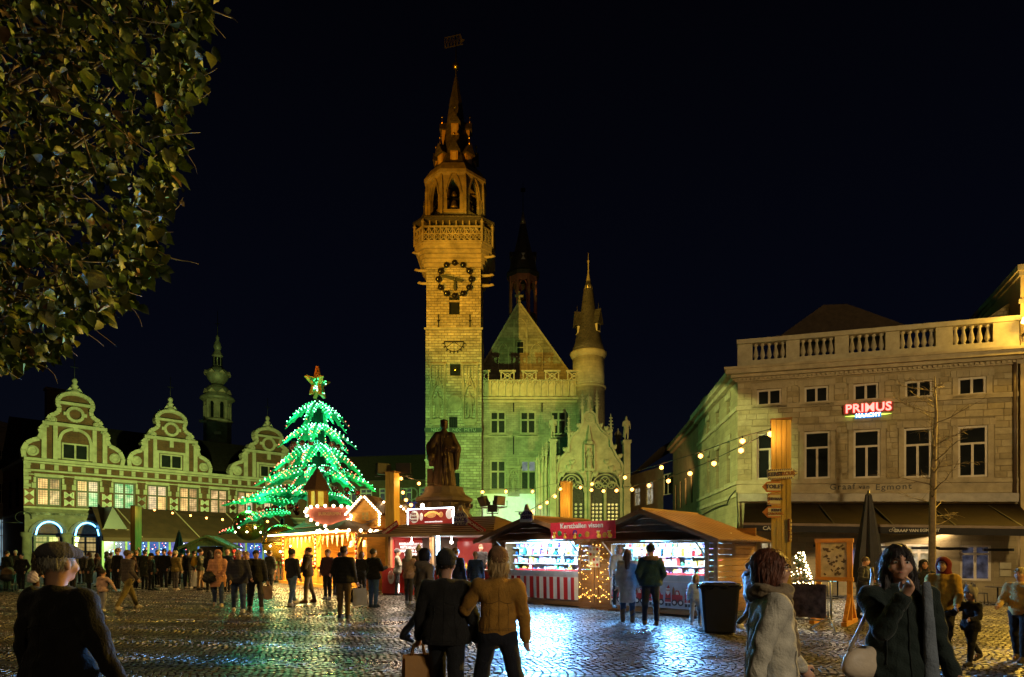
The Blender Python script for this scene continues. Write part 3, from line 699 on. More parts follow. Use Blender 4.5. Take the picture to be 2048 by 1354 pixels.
    # round stair turret
    cu = (uu(1146)+uu(1212))/2; r = (uu(1212)-uu(1146))/2; zt = zz(703); T = (cu, .9, 0)
    sm = BRICK('turret_stone', (.38, .34, .25), (.3, .27, .2), (.24, .21, .16), .7, .3, .012, .5, .4)
    MB().lathe([(r, -1), (r, zz(772))], 28, T).build('turret', sm, t)
    MB().lathe([(r-.06, zz(772)), (r-.06, zt-.4)], 28, T).build('turret_upper_wall', sm, t)
    MB().lathe([(r+.12, zz(774)), (r+.14, zz(771)), (r-.05, zz(769))], 28, T).build('turret_string', LIME, t)
    MB().lathe([(r-.06, zt-.55), (r+.2, zt-.1), (r+.22, zt+.08), (r-.1, zt+.12)], 28, T).build('turret_cornice', LIME, t)
    MB().lathe([(r+.1, zt+.05), (r-.25, zt+1.0), (r*.52, zt+3.6), (r*.3, zz(575)), (.06, zz(541))], 24, T).build('turret_roof', SLATE, t)
    MB().lathe([(.48, zz(572)), (.3, zz(560)), (.08, zz(538)), (.05, zz(520)), (.13, zz(515)), (.03, zz(510)), (.03, zz(497))], 10, T).build('turret_finial', M('lead_cap', (.5, .42, .25), .5, .6), t)
    for ang, zq in ((R(-170), zt+2.0), (R(-40), zt+2.1)):
        Tm = Matrix.Translation((cu+1.0*math.cos(ang), .9+1.0*math.sin(ang), zq)) @ Matrix.Rotation(ang+R(90), 4, 'Z')
        mb = MB(); mb.box(-.3, .3, -.25, .7, 0, .8); mb.mi = 1; mb.box(-.2, .2, -.28, -.252, .08, .7); mb.mi = 2; mb.prism([(-.5, .75), (.5, .75), (0, 2.3)], -.5, .8); mb.tube([(0, -.2, 2.2), (0, -.2, 2.9)], .03, 5)
        mb.v = [tuple(Tm @ Vector(v)) for v in mb.v]; mb.build('turret_dormer', [M('dormer_paint', (.5, .42, .3), .6), DARKGLASS, SLATE], t)
    return t
aldermen()
def rear_spire():
    Y = 84.; c = P(1046, HY, Y); zz = lambda py: P(1046, py, Y).z
    t = thing('roof_spire', 'slim dark slate spire with open wooden lantern rising behind the stone gable', 'spire', (c.x, Y, 0))
    mr = M('oxblood_timber', (.4, .13, .09), .7); o8 = R(22.5)
    MB().lathe([(2.1, zz(700)), (1.95, zz(632))], 8, ph=o8, smooth=False).build('drum', SLATE, t)
    for k in range(8):
        a = R(45*k)+o8; MB().box(-.16, .16, -.16, .16, zz(640), zz(556), Matrix.Translation((1.8*math.cos(a), 1.8*math.sin(a), 0)) @ Matrix.Rotation(a, 4, 'Z')).build('lantern_post', mr, t)
        b = R(45*k+45)+o8; d = Vector((math.cos(b)-math.cos(a), math.sin(b)-math.sin(a), 0))*1.8; mb = MB()
        mb.band(arch_pts(.1, d.length-.1, zz(585), 1.1, 5), .14, -.08, .08).box(0, d.length, -.1, .1, zz(572)+.2, zz(556))
        Tm = Matrix.Translation((1.8*math.cos(a), 1.8*math.sin(a), 0)) @ Matrix.Rotation(math.atan2(d.y, d.x), 4, 'Z'); mb.v = [tuple(Tm @ Vector(v)) for v in mb.v]; mb.build('lantern_arch', mr, t)
    MB().lathe([(.45, 0), (.42, .08), (.25, .4), (.2, .7), (.03, .85)], 10, (0, 0, zz(600))).build('bell', BRONZE, t)
    MB().lathe([(2.1, zz(558)), (2.35, zz(552)), (2.0, zz(546)), (1.75, zz(530)), (1.3, zz(510)), (.8, zz(480)), (.35, zz(445)), (.05, zz(425))], 8, ph=o8, smooth=False).build('spire_roof', SLATE, t)
    MB().lathe([(.45, zz(450)), (.06, zz(423))], 8, ph=o8).build('spire_cap', M('lead_cap', (.5, .42, .25), .5, .6), t)
    MB().tube([(0, 0, zz(430)), (0, 0, zz(366))], [.06, .03], 5).box(-.3, .3, -.02, .02, zz(384), zz(376)).build('vane', IRON, t)
    for k in range(4):
        a = R(-90+90*k); Tm = Matrix.Translation((1.35*math.cos(a), 1.35*math.sin(a), zz(532))) @ Matrix.Rotation(a+R(90), 4, 'Z')
        mb = MB(); mb.box(-.42, .42, -.3, .6, 0, 1.15); mb.mi = 1; mb.prism([(-.3, .15), (.3, .15), (0, .57)], -.33, -.302).prism([(-.3, 1.0), (0, .57), (.3, 1.0)], -.33, -.302); mb.mi = 2; mb.prism([(-.55, 1.1), (.55, 1.1), (0, 1.9)], -.45, .7)
        mb.v = [tuple(Tm @ Vector(v)) for v in mb.v]; mb.build('dormer', [SLATE, WHITEP, SLATE], t)
rear_spire()

# ------------------------------------------------------------------ gothic front bay
def gothic():
    Y = 58.; w = Wall((1073-CX)/F*Y, Y, (1262-CX)/F*Y, Y); uz = w.uz; u_ = w.u; zz = lambda py: uz(1178, py)[1]
    t = w.empty('gothic_bay', 'carved limestone gothic bay with curved ogee gable, statues and tracery windows', 'porch')
    pts = [(1113, 945), (1115, 930), (1119, 920), (1130, 908), (1137, 896), (1139, 882), (1146, 870), (1158, 861), (1164, 848), (1166, 834), (1171, 827), (1179, 823), (1187, 827), (1192, 834), (1195, 848), (1203, 861), (1216, 871), (1222, 884), (1225, 898), (1233, 914), (1242, 926), (1247, 945)]
    q = [uz(*p) for p in pts]; zsp = zz(985)
    z960 = zz(945)
    MB().prism(q, 0, .5).build('gable', M('carved_limestone_warm', (.33, .27, .19), .8, 0, .35, 1.4, .4, 12), t)
    MB().band(q, .2, -.28, .05).build('gable_moulding', LIME, t)
    uL, uR = q[0][0], q[-1][0]; um = u_(1178)
    # arcade zone with tracery over two windows
    mb = MB()
    bays = [(u_(1117), u_(1169)), (u_(1180), u_(1240))]
    lo = 0
    for (a, b) in bays:
        ap = arch_pts(a, b, zz(972), 1.35, 8, False)
        for (p, r_) in zip(ap[:-1], ap[1:]): mb.add([(p[0], -.02, p[1]), (r_[0], -.02, r_[1]), (r_[0], -.02, z960+.02), (p[0], -.02, z960+.02), (p[0], .4, p[1]), (r_[0], .4, r_[1])], [(0, 1, 2, 3), (0, 4, 5, 1)], False)
    xs = [uL, bays[0][0], bays[0][1], bays[1][0], bays[1][1], uR]
    for (a, b) in ((xs[0], xs[1]), (xs[2], xs[3]), (xs[4], xs[5])): mb.box(a, b, -.02, .4, 0, z960+.02)
    mb.build('arcade_wall', LIME, t)
    for (a, b) in bays:
        mb = MB(); c = (a+b)/2; zs = zz(972)
        mb.band(arch_pts(a-.08, b+.08, zs, 1.5, 9, False), .18, -.22, -.03).band(arch_pts(a+.25, b-.25, zs-.02, 1.1, 9, False), .12, -.1, .1)
        mb.band(arch_pts(a, c, zs-.6, .9, 6, False), .13, -.08, .12).band(arch_pts(c, b, zs-.6, .9, 6, False), .13, -.081, .121)
        for (x, z, r_) in ((c, zs+.45, .42), (c-.6, zs+.1, .33), (c+.6, zs+.1, .33)):
            mb.band([(x+r_*math.cos(k), z+r_*math.sin(k)) for k in np.linspace(0, 2*math.pi, 13)], .09, -.06, .1)
            for k in range(4): mb.band([(x, z), (x+r_*math.cos(k*math.pi/2+.8), z+r_*math.sin(k*math.pi/2+.8))], .06, -.04, .08)
        mb.box(c-.12, c+.12, -.1, .2, 0, zs-.5)
        mb.build('window_tracery', LIME, t)
        DG = M('round_pane_window', (.03, .03, .028), .4, 0, .5, 5, .1, 20, .08)
        for (x0, x1) in ((a, c-.12), (c+.12, b)): MB().box(x0, x1, .22, .26, 0, zs-.3).build('window_pane', DG, t)
        MB().box(a, b, .24, .28, zs-.3, zs+1.3).build('tracery_pane', DG, t)
        pm = M('bull_eye_glass', (.3, .28, .22), .2, 0, .4, 6)
        rd = MB(); 
        for (x0, x1) in ((a+.1, c-.2), (c+.2, b-.1)):
            n = max(2, int((x1-x0)/.34))
            for i in range(n):
                for j in range(7):
                    x = x0+(i+.5)*(x1-x0)/n; z = 4.0+j*.36
                    rd.add([(x+.13*math.cos(k*math.pi/4), .2, z+.13*math.sin(k*math.pi/4)) for k in range(8)]+[(x, .19, z)], [(k, (k+1) % 8, 8) for k in range(8)], True)
        o = rd.build('round_panes', pm, t); tag(o, kind='stuff')
    # crockets along the gable
    cm = SDF().e((0, 0, 0), (.2, .14, .2)).e((.12, 0, .14), (.14, .12, .14)).e((-.12, 0, .12), (.13, .12, .13)).mesh('crocket', .05, LIME)
    for p in ((1116, 916), (1130, 900), (1143, 868), (1157, 852), (1201, 852), (1216, 864), (1229, 895), (1240, 913), (1212, 858)): u, z = uz(*p); link('crocket', cm, t, (u, -.1, z))
    for i, p in enumerate(((1138, 938), (1222, 940), (1145, 925), (1213, 925), (1124, 950), (1165, 945), (1190, 950), (1236, 945))): u, z = uz(*p); link('carved_leaf', cm, t, (u, -.12, z), (0, 0, 0), (1.2, 1, 1.6 if i < 2 else 1))
    # pinnacles
    def pinn(px, pt, pb, r):
        u = u_(px); z0, z1 = zz(pb), zz(pt); zm = z0+(z1-z0)*.45; mb = MB().lathe([(r, z0), (r, zm), (r*1.5, zm+.05), (r*1.4, zm+.2), (r*.9, zm+.25), (.03, z1)], 4, (u, -.2, 0), False, R(45))
        for k in range(4):
            z = zm+.4+(z1-zm-.5)*k/4; rr = r*.9*(1-(k+.5)/4.3)+.07
            for q in (-1, 1): mb.ball((u+q*rr, -.2, z), .075, 5, 4)
        mb.build('pinnacle', LIME, t)
    for a in ((1137, 828, 905, .14), (1221, 828, 895, .16), (1164, 782, 848, .14), (1193, 782, 848, .14), (1085, 890, 945, .13), (1092, 880, 935, .13)): pinn(*a)
    # piers with statues
    for (x0, x1, top) in ((1099, 1112, 880), (1246, 1259, 882)):
        a, b = u_(x0), u_(x1); zt = zz(top); mb = MB().box(a, b, -.45, .3, 0, zt-.25).box(a-.1, b+.1, -.55, .4, zt-.25, zt).box(a-.07, b+.07, -.5, .35, zz(975), zz(970))
        for q in (.3, .7): mb.box(a+(b-a)*q-.05, a+(b-a)*q+.05, -.5, -.45, zz(965), zt-.4)
        nb = mb.build('pier', LIME, t); statue(nb, 2.3, LIME, 'pier_statue', ((a+b)/2, -.1, zt), False, .045, 0, arm=1 if x0 < 1200 else -1)
    # left return of the bay
    mb = MB().box(u_(1074), u_(1099), .3, 3.0, 0, zz(912)); mb.box(u_(1072), u_(1086), .1, .3, 0, zz(915)); mb.build('side_wall', LIME, t)
    for x in (1078, 1091): u = u_(x); MB().lathe([(.2, 0), (.2, zz(925)), (.26, zz(924)), (.08, zz(912)), (.02, zz(900))], 6, (u, .15, 0), False).build('shaft', LIME, t)
    MB().lathe([(.17, 0), (.17, zz(950)), (.26, zz(948)), (.17, zz(943)), (.17, zz(938))], 10, (um, -.15, 0)).build('central_shaft', LIME, t)
    u = um; nb = MB().box(u-.5, u+.5, -.5, -.003, zz(940)-.15, zz(938)).box(u-.52, u-.4, -.4, -.003, zz(938), zz(890)).box(u+.4, u+.52, -.4, -.003, zz(938), zz(890)).lathe([(.45, zz(890)), (.5, zz(885)), (.3, zz(880)), (.05, zz(852))], 6, (u, -.2, 0), False).build('statue_niche', LIME, t)
    statue(nb, 1.9, LIME, 'niche_statue', (u, -.22, zz(937)), True, .045)
    nb = MB().lathe([(.4, zz(826)), (.3, zz(822)), (.35, zz(818))], 8, (u, .1, 0), False).build('gable_pedestal', LIME, t)
    statue(nb, 1.5, LIME, 'gable_statue', (u, .1, zz(818)), True, .045)
    mb = MB(); x, z = uz(1179, 834); mb.band([(x+.42*math.cos(k), z+.42*math.sin(k)) for k in np.linspace(0, 2*math.pi, 17)], .13, -.12, -.004)
    for k in range(4): mb.band([(x, z), (x+.25*math.cos(k*math.pi/2), z+.25*math.sin(k*math.pi/2))], .09, -.08, -.003)
    mb.build('rosette', LIME, t)
    st = thing('stone_statue', 'dim grey robed statue standing behind the gothic bay gable', 'statue', tuple(P(1236, 895, 61)))
    statue(st, 1.9, LIMED, 'figure', (0, 0, 0), True, .05); MB().box(-.3, .3, -.3, .3, -5, 0).build('pedestal', LIMED, st)
    MB().box(.05, w.L-.05, .42, 5, 0, zz(960)).build('bay_body', LIMED, t)
gothic()
# ------------------------------------------------------------------ old exchange on the left: three scrolled gables
BY0 = 56.; _r = .808
BW = Wall((48-CX)/F*BY0, BY0, (465-CX)/F*BY0/_r, BY0/_r)
RED = BRICK('red_brick_wall', (.14, .045, .022), (.085, .028, .015), (.12, .1, .07), .24, .08, .01, .5, .45)
BST = M('white_sandstone', (.32, .3, .225), .8, 0, .3, 1.5, .35, 12)
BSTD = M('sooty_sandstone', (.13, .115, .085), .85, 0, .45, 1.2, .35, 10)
def exchange():
    w = BW; uz = w.uz; zz = lambda py: uz(48, py)[1]
    t = w.empty('brick_exchange', 'long brick and white stone hall with three scrolled gables and shuttered windows', 'building')
    L = uz(660, HY)[0]; ze = zz(914)
    wins = [(76, 953, 120, 1006), (156, 959, 196, 1009), (231, 966, 267, 1013), (298, 971, 332, 1017), (362, 977, 394, 1022), (423, 983, 453, 1025), (478, 988, 505, 1028), (530, 993, 555, 1031)]
    R1 = [uz((a+c)/2, (b+d)/2)[0] for a, b, c, d in wins]
    z0, z1 = zz(1010), zz(951); ww = .95
    hol = [(u-ww, u+ww, z0, z1) for u in R1]
    gh = []
    for px0, px1 in ((64, 128), (143, 200)): gh.append((uz(px0, HY)[0], uz(px1, HY)[0], .9, zz(1048)))
    mb = MB(); holed(mb, 0, L, 0, ze, hol+[(a, b, c, d-.8) for a, b, c, d in gh], 0, .4); mb.box(0, .02, .01, 14, 0, ze)
    mb.build('wall', RED, t)
    # ground floor in dark stone with two neon arches
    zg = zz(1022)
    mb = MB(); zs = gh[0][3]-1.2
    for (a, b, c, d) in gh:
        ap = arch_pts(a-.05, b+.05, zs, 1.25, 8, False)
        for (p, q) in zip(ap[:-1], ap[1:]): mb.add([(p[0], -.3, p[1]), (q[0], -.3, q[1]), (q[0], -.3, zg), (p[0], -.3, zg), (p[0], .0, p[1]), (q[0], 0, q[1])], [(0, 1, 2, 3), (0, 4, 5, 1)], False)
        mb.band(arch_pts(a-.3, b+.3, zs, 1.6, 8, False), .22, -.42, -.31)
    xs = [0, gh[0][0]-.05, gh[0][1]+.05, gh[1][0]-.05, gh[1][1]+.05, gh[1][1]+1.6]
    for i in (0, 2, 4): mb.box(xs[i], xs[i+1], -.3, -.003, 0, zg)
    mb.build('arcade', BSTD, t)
    NEON = E('blue_neon', (.12, .5, 1), 9, True)
    for (a, b, c, d) in gh:
        MB().tube([(x, -.5, z) for x, z in arch_pts(a+.2, b-.2, zs+.25, 1.2, 8, False)], .06, 6).build('neon_tube', NEON, t)
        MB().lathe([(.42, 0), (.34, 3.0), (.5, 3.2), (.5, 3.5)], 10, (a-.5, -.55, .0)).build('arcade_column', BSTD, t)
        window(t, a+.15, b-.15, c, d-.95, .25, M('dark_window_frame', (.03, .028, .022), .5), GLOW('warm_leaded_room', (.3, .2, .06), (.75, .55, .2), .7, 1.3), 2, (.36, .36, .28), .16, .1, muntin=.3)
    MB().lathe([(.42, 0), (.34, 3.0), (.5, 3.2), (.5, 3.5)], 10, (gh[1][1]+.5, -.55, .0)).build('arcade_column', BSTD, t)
    FR = M('window_frame_paint', (.07, .06, .045), .55)
    rooms = [GLOW('lit_room_warm', (.5, .3, .1), (.95, .6, .2), 1.6, 1.3), GLOW('lit_room_soft', (.35, .22, .09), (.9, .6, .26), 1.4, 2.1), GLOW('lit_room_dim', (.22, .14, .06), (.7, .42, .15), 1.1, 1.7), GLOW('lit_room_pale', (.5, .38, .22), (.85, .62, .32), 1.5, 2.8)]
    green = GLOW('lit_room_green', (.12, .45, .15), (.7, .85, .4), 1.3, 2.2)
    for i, h in enumerate(hol):
        window(t, *h, .2, FR, [rooms[1], green, rooms[0], rooms[3]] if i == 1 else green if i == 2 else [rooms[i % 4], rooms[(i+1) % 4], rooms[i % 4], rooms[(i*3+2) % 4]], 2, (.58, .42), .16, .12, muntin=.2)
        MB().box(h[0]-.14, h[1]+.14, -.08, -.003, h[3], h[3]+.28).build('window_lintel', BST, t)
        if i in (0, 1, 3, 4, 6):                             # a lamp on the sill, just behind the glass
            um = h[0]+(h[1]-h[0])*(.3, .62, 0, .34, .6, 0, .4)[i]; zl = z0+.5
            MB().prism([(um-.26, zl), (um+.26, zl), (um+.12, zl+.36), (um-.12, zl+.36)], .155, .168).box(um-.03, um+.03, .155, .168, zl-.35, zl).build('table_lamp', E('lampshade', (1, .6, .16), 1.5), t)
        cu = M('room_curtain', (.1, .065, .035), .9)
        if i % 3 != 2:
            for a, b in ((h[0]+.05, h[0]+.3), (h[1]-.28, h[1]-.05)): MB().prism([(a, z0+.1), (b-.1 if a == h[0]+.05 else b, z0+.1), (b, z1-.1), (a, z1-.1)], .172, .176).build('curtain', cu, t)
    # hourglass shutters
    sr = M('shutter_red', (.16, .045, .025), .6); sw = M('shutter_white', (.5, .5, .4), .6)
    def shutter(u0, u1, za, zb):
        mb = MB().box(u0, u1, -.12, -.05, za, zb); mb.mi = 1
        zm = (za+zb)/2
        for (a, b) in ((za+.06, zm-.04), (zm+.04, zb-.06)):
            m = (a+b)/2; um = (u0+u1)/2
            mb.prism([(u0+.06, a), (um, m), (u0+.06, b)], -.14, -.121).prism([(u1-.06, a), (u1-.06, b), (um, m)], -.14, -.121)
        mb.build('shutter', [sr, sw], t)
    zb = z0+(z1-z0)*.56
    for i, h in enumerate(hol):
        shutter(h[1]+.12, h[1]+.92, z0, zb)
        shutter(h[0]-.92, h[0]-.12, z0, zb)
    # stone bands, quoins, frieze panels
    for z, hh, o in ((ze, .26, .35), (ze-.3, .16, .2), (zz(937), .16, .14), (zz(1012), .16, .16), (zz(1024), .2, .3), (zz(946), .1, .09)):
        MB().box(-.05, L, -o, -.005, z-hh, z).build('stone_band', BST, t)
    MB().box(-.02, L, -.07, -.006, zz(1018)-.5, zz(1013)).build('carved_band', BSTD, t)
    def quoin(*a): MB().box(*a).build('quoin', BST, t)
    for k in range(int(L/1.05)):
        u = .1+k*1.05; quoin(u, u+.34, -.1, -.006, zz(936), zz(925))
    for h in hol:
        for k in range(5):
            z = z0+(z1-z0)*k/5; e = .34 if k % 2 else .2
            if z > zb: quoin(h[0]-e, h[0]-.02, -.07, -.004, z, z+(z1-z0)/5-.05); quoin(h[1]+.02, h[1]+e, -.07, -.004, z, z+(z1-z0)/5-.05)
    for k in range(16): z = zz(1010)+k*.33; quoin(-.04, .5 if k % 2 else .32, -.09, -.007, z, z+.3)
    # gables
    prof = [(1, 0), (1.02, .1), (.95, .2), (.84, .25), (.72, .28), (.67, .36), (.7, .42), (.63, .47), (.54, .49), (.55, .5), (.6, .5), (.6, .535), (.5, .535), (.54, .58), (.5, .63), (.41, .66), (.34, .7), (.32, .76), (.36, .82), (.36, .85)]
    arc = [(.36*math.cos(a), .85+.15*math.sin(a)) for a in np.linspace(.25, math.pi-.25, 11)]
    for gi, (x0, x1, y0, yt) in enumerate(((47, 243, 918, 787), (258, 418, 938, 822), (461, 605, 958, 857))):
        a, b = uz(x0, y0)[0], uz(x1, y0)[0]; c = (a+b)/2; hw = (b-a)/2; pc = (x0+x1)/2
        zb_, zt_ = ze, uz(pc-4, yt)[1]; H = zt_-zb_
        g = link('gable', None, t, (c, 0, zb_))
        poly = [(x*hw, z*H) for x, z in prof]+[(x*hw, z*H) for x, z in arc]+[(-x*hw, z*H) for x, z in reversed(prof)]
        MB().prism(poly, -.1, .5).build('gable_wall', RED, g)
        mb = MB(); mb.band(poly, .36, -.3, .55)
        mb.box(-.66*hw, .66*hw, -.42, -.1, .49*H, .54*H).box(-.4*hw, .4*hw, -.36, -.1, .82*H, .86*H)
        mb.band([(x*hw*.96, z*H) for x, z in arc], .3, -.4, -.1)
        for s in (-1, 1):
            for q, wd in ((.62, .1), (.4, .09)): mb.box(s*q*hw-wd*hw/2, s*q*hw+wd*hw/2, -.24, -.09, 0, .49*H)
            for (cx_, cz_, r_) in ((.84, .1, .125), (.44, .575, .075)):
                mb.lathe([(r_*hw, 0), (r_*hw, .12), (r_*hw*.7, .2), (r_*hw*.5, .14), (.01, .2)], 14, (0, 0, 0), False)
                n = 14*5; vs = mb.v[-n:]; mb.v[-n:] = [(x+s*cx_*hw, -.12-z, y+cz_*H) for x, y, z in vs]
        rr = .16*hw; zc = .69*H
        mb.band([(rr*math.cos(k), zc+rr*math.sin(k)) for k in np.linspace(0, 2*math.pi, 21)], .26, -.3, -.09); mb.box(-.24*hw, -.16*hw, -.28, -.1, zc-.15, zc+.15).box(.16*hw, .24*hw, -.28, -.1, zc-.15, zc+.15)
        if gi == 0: mb.band([(-1.25, .02*H)]+arch_pts(-1.25, 1.25, .28*H, 1.2, 7, False)+[(1.25, .02*H)], .26, -.24, -.09); mb.box(-.18, .18, -.34, -.09, .28*H+1.0, .49*H)
        else: mb.box(-1.4, -1.15, -.22, -.09, 0, .27*H).box(1.15, 1.4, -.22, -.09, 0, .27*H).box(-1.4, 1.4, -.22, -.089, .27*H, .31*H).box(-.18, .18, -.34, -.09, .38*H, .49*H)
        mb.build('gable_stonework', BST, g)
        window(g, -1.05, 1.05, .1, .26*H, -.1, BST, DARKGLASS, 2, (1.,), .14, .1)
        z = H; mb = MB().lathe([(.5, 0), (.62, .15), (.3, .4), (.22, .7), (.34, .8), (.16, 1.0), (.26, 1.25), (.2, 1.45), (.04, 1.6)], 10, (0, .1, z-.05)); mb.band([(-1.1, z-.15), (-.55, z+.15), (-.3, z+.55)], .2, -.05, .25).band([(1.1, z-.15), (.55, z+.15), (.3, z+.55)], .2, -.05, .25)
        mb.build('gable_finial', BST, g); MB().tube([(0, .1, z+1.4), (0, .1, z+3.6)], .03, 5).box(-.3, .3, .08, .12, z+2.5, z+2.56).build('iron_cross', IRON, g)
    MB().add([(-.2, .5, ze), (L, .5, ze), (L, 6.5, ze+4.6), (-.2, 6.5, ze+4.6), (L, 12.5, ze), (-.2, 12.5, ze)], [(0, 1, 2, 3), (3, 2, 4, 5), (0, 3, 5)], False).build('roof', M('black_roof_tiles', (.018, .014, .013), .85, 0, .4, 3, .4, 8, .1), t)  # tiles in one even, very dark tone
    MB().box(2.6, 4.0, 5.5, 6.6, ze+4.5, ze+7.8).box(2.5, 4.1, 5.4, 6.7, ze+7.6, ze+7.8).build('chimney', RED, t)
    # left end wall windows
    for k in range(2): MB().box(-.06, -.01, 2.5+k*4, 3.8+k*4, z0, z1).build('side_window', DARKGLASS, t)
    MB().box(-.12, 0, .0, 13, ze-.3, ze).box(-.1, 0, 0, 13, zz(1024)-.2, zz(1024)).build('side_cornice', BST, t)
    # wrought iron sign bracket
    mb = MB().tube([(-.1, -.4, zz(1046)), (-1.6, -.5, zz(1046))], .04, 5)
    mb.tube([(-.1-.6*math.sin(a), -.45, zz(1046)+.5-.5*math.cos(a)) for a in np.linspace(0, 5, 12)], .03, 5); mb.build('sign_bracket', IRON, t)
exchange()
def terrace_awning():
    w = BW; uz = w.uz
    t = w.empty('glazed_terrace', 'brown terrace awning over green framed windows glowing blue', 'terrace')
    u0, u1 = uz(206, HY, 4.5)[0], uz(560, HY, 4.5)[0]
    br = M('brown_awning_cloth', (.055, .024, .012), .8, 0, .3, 1.2, .1, 5)
    def q(px, py, out): u, z = uz(px, py, out); return u, -out, z
    zt = uz(225, 1015, .5)[1]; zf = 3.05
    MB().add([(u0, -.5, zt), (u1+3, -.5, zt), (u1+3, -4.6, zf), (u0, -4.6, zf), (u0, -.5, zt-.03), (u1+3, -.5, zt-.03), (u1+3, -4.6, zf-.03), (u0, -4.6, zf-.03)], [(0, 3, 2, 1), (4, 5, 6, 7), (0, 1, 5, 4), (3, 7, 6, 2), (0, 4, 7, 3), (1, 2, 6, 5)], False).build('awning', br, t)
    MB().box(u0, u1+3, -4.66, -4.61, zf-.34, zf+.02).build('valance', br, t)
    gp = M('green_window_paint', (.2, .3, .16), .5)
    n = 9; st = (u1-u0)/n; B1 = GLOW('blue_lit_room', (.01, .03, .5), (.1, .3, 1), .6, 1.6); B2 = GLOW('violet_lit_room', (.04, .02, .35), (.3, .3, .95), .6, 2.2)
    rng = random.Random(3)
    for k in range(n+2):
        u = u0+k*st; MB().box(u-.09, u+.09, -4.5, -4.3, 0, zf-.3).build('post', gp, t)
        if k <= n: 
            MB().box(u+.09, u+st-.09, -4.4, -4.36, .95, zf-.35).build('window_pane', B1 if k % 3 else B2, t)
            MB().box(u+.09, u+st-.09, -4.46, -4.34, 0, .95).build('plinth_panel', gp, t)
            MB().box(u+st*.5-.04, u+st*.5+.04, -4.46, -4.41, .95, zf-.35).build('mullion', gp, t)
            mb = MB()
            for j in range(16): mb.mi = rng.choice([0, 0, 1, 2]); mb.ball((u+.3+rng.random()*(st-.6), -4.43, zf-.45-rng.random()*.9), .035, 5, 4)
            o = mb.build('fairy_lights', [E('fairy_white', (.8, .9, 1), 7), E('fairy_red', (1, .15, .1), 5), E('fairy_cyan', (.3, .8, 1), 6)], t); tag(o, kind='stuff')
    for k in range(4): u = u0+2+k*5.2; MB().beam((u, -.6, zt-.02), (u+1.2, -4.5, zf+.06), .08).build('awning_rib', M('awning_tape', (.4, .28, .2), .7), t)
    area('terrace_blue_lamp', tuple(BWp((u0+u1)/2, 4.9, 2.0)), tuple(BWp((u0+u1)/2, 9, 0)), (.15, .3, 1), 5, 14, 1)
    # gabled glass porch at its left end
    p = w.empty('glass_porch', 'small gabled entrance porch with sloping glass roof beside the neon arches', 'porch')
    ua, ub = uz(203, HY, 3)[0], uz(252, HY, 3)[0]; um = uz(222, HY, 3)[0]; zp = uz(225, 1013, 3)[1]; zo = uz(246, 1050, 3)[1]
    gl = M('frosted_roof_glass', (.025, .016, .013), .45, 0, .3, 2)
    MB().add([(um, -.5, zp), (um, -3.6, zp), (ub, -3.6, zo-.4), (ub, -.5, zo-.4)], [(0, 1, 2, 3)], False).add([(um, -.5, zp), (um, -3.6, zp), (ua, -3.6, zo-.4), (ua, -.5, zo-.4)], [(3, 2, 1, 0)], False).build('roof', gl, p)
    MB().prism([(ua, zo-.4), (ub, zo-.4), (um, zp-.03)], -3.5, -3.45).build('front_glass', gl, p)
    dm = WOOD('dark_porch_timber', (.12, .06, .035), .6, 'z')
    for x in (ua, um+.3, ub): MB().box(x-.1, x+.1, -3.6, -3.4, 0, zo-.4).build('post', dm, p)
    MB().box(ua, um, -3.45, -3.4, 0, zo-.5).build('door_panel', WOOD('orange_door', (.45, .17, .05), .5, 'z'), p)
    MB().box(um+.4, ub-.1, -3.45, -3.4, 0, zo-.5).build('side_panel', dm, p)
def BWp(u, out, z): return Vector((BW.a[0]+BW.d[0]*u+BW.d[1]*out, BW.a[1]+BW.d[1]*u-BW.d[0]*out, z))
terrace_awning()
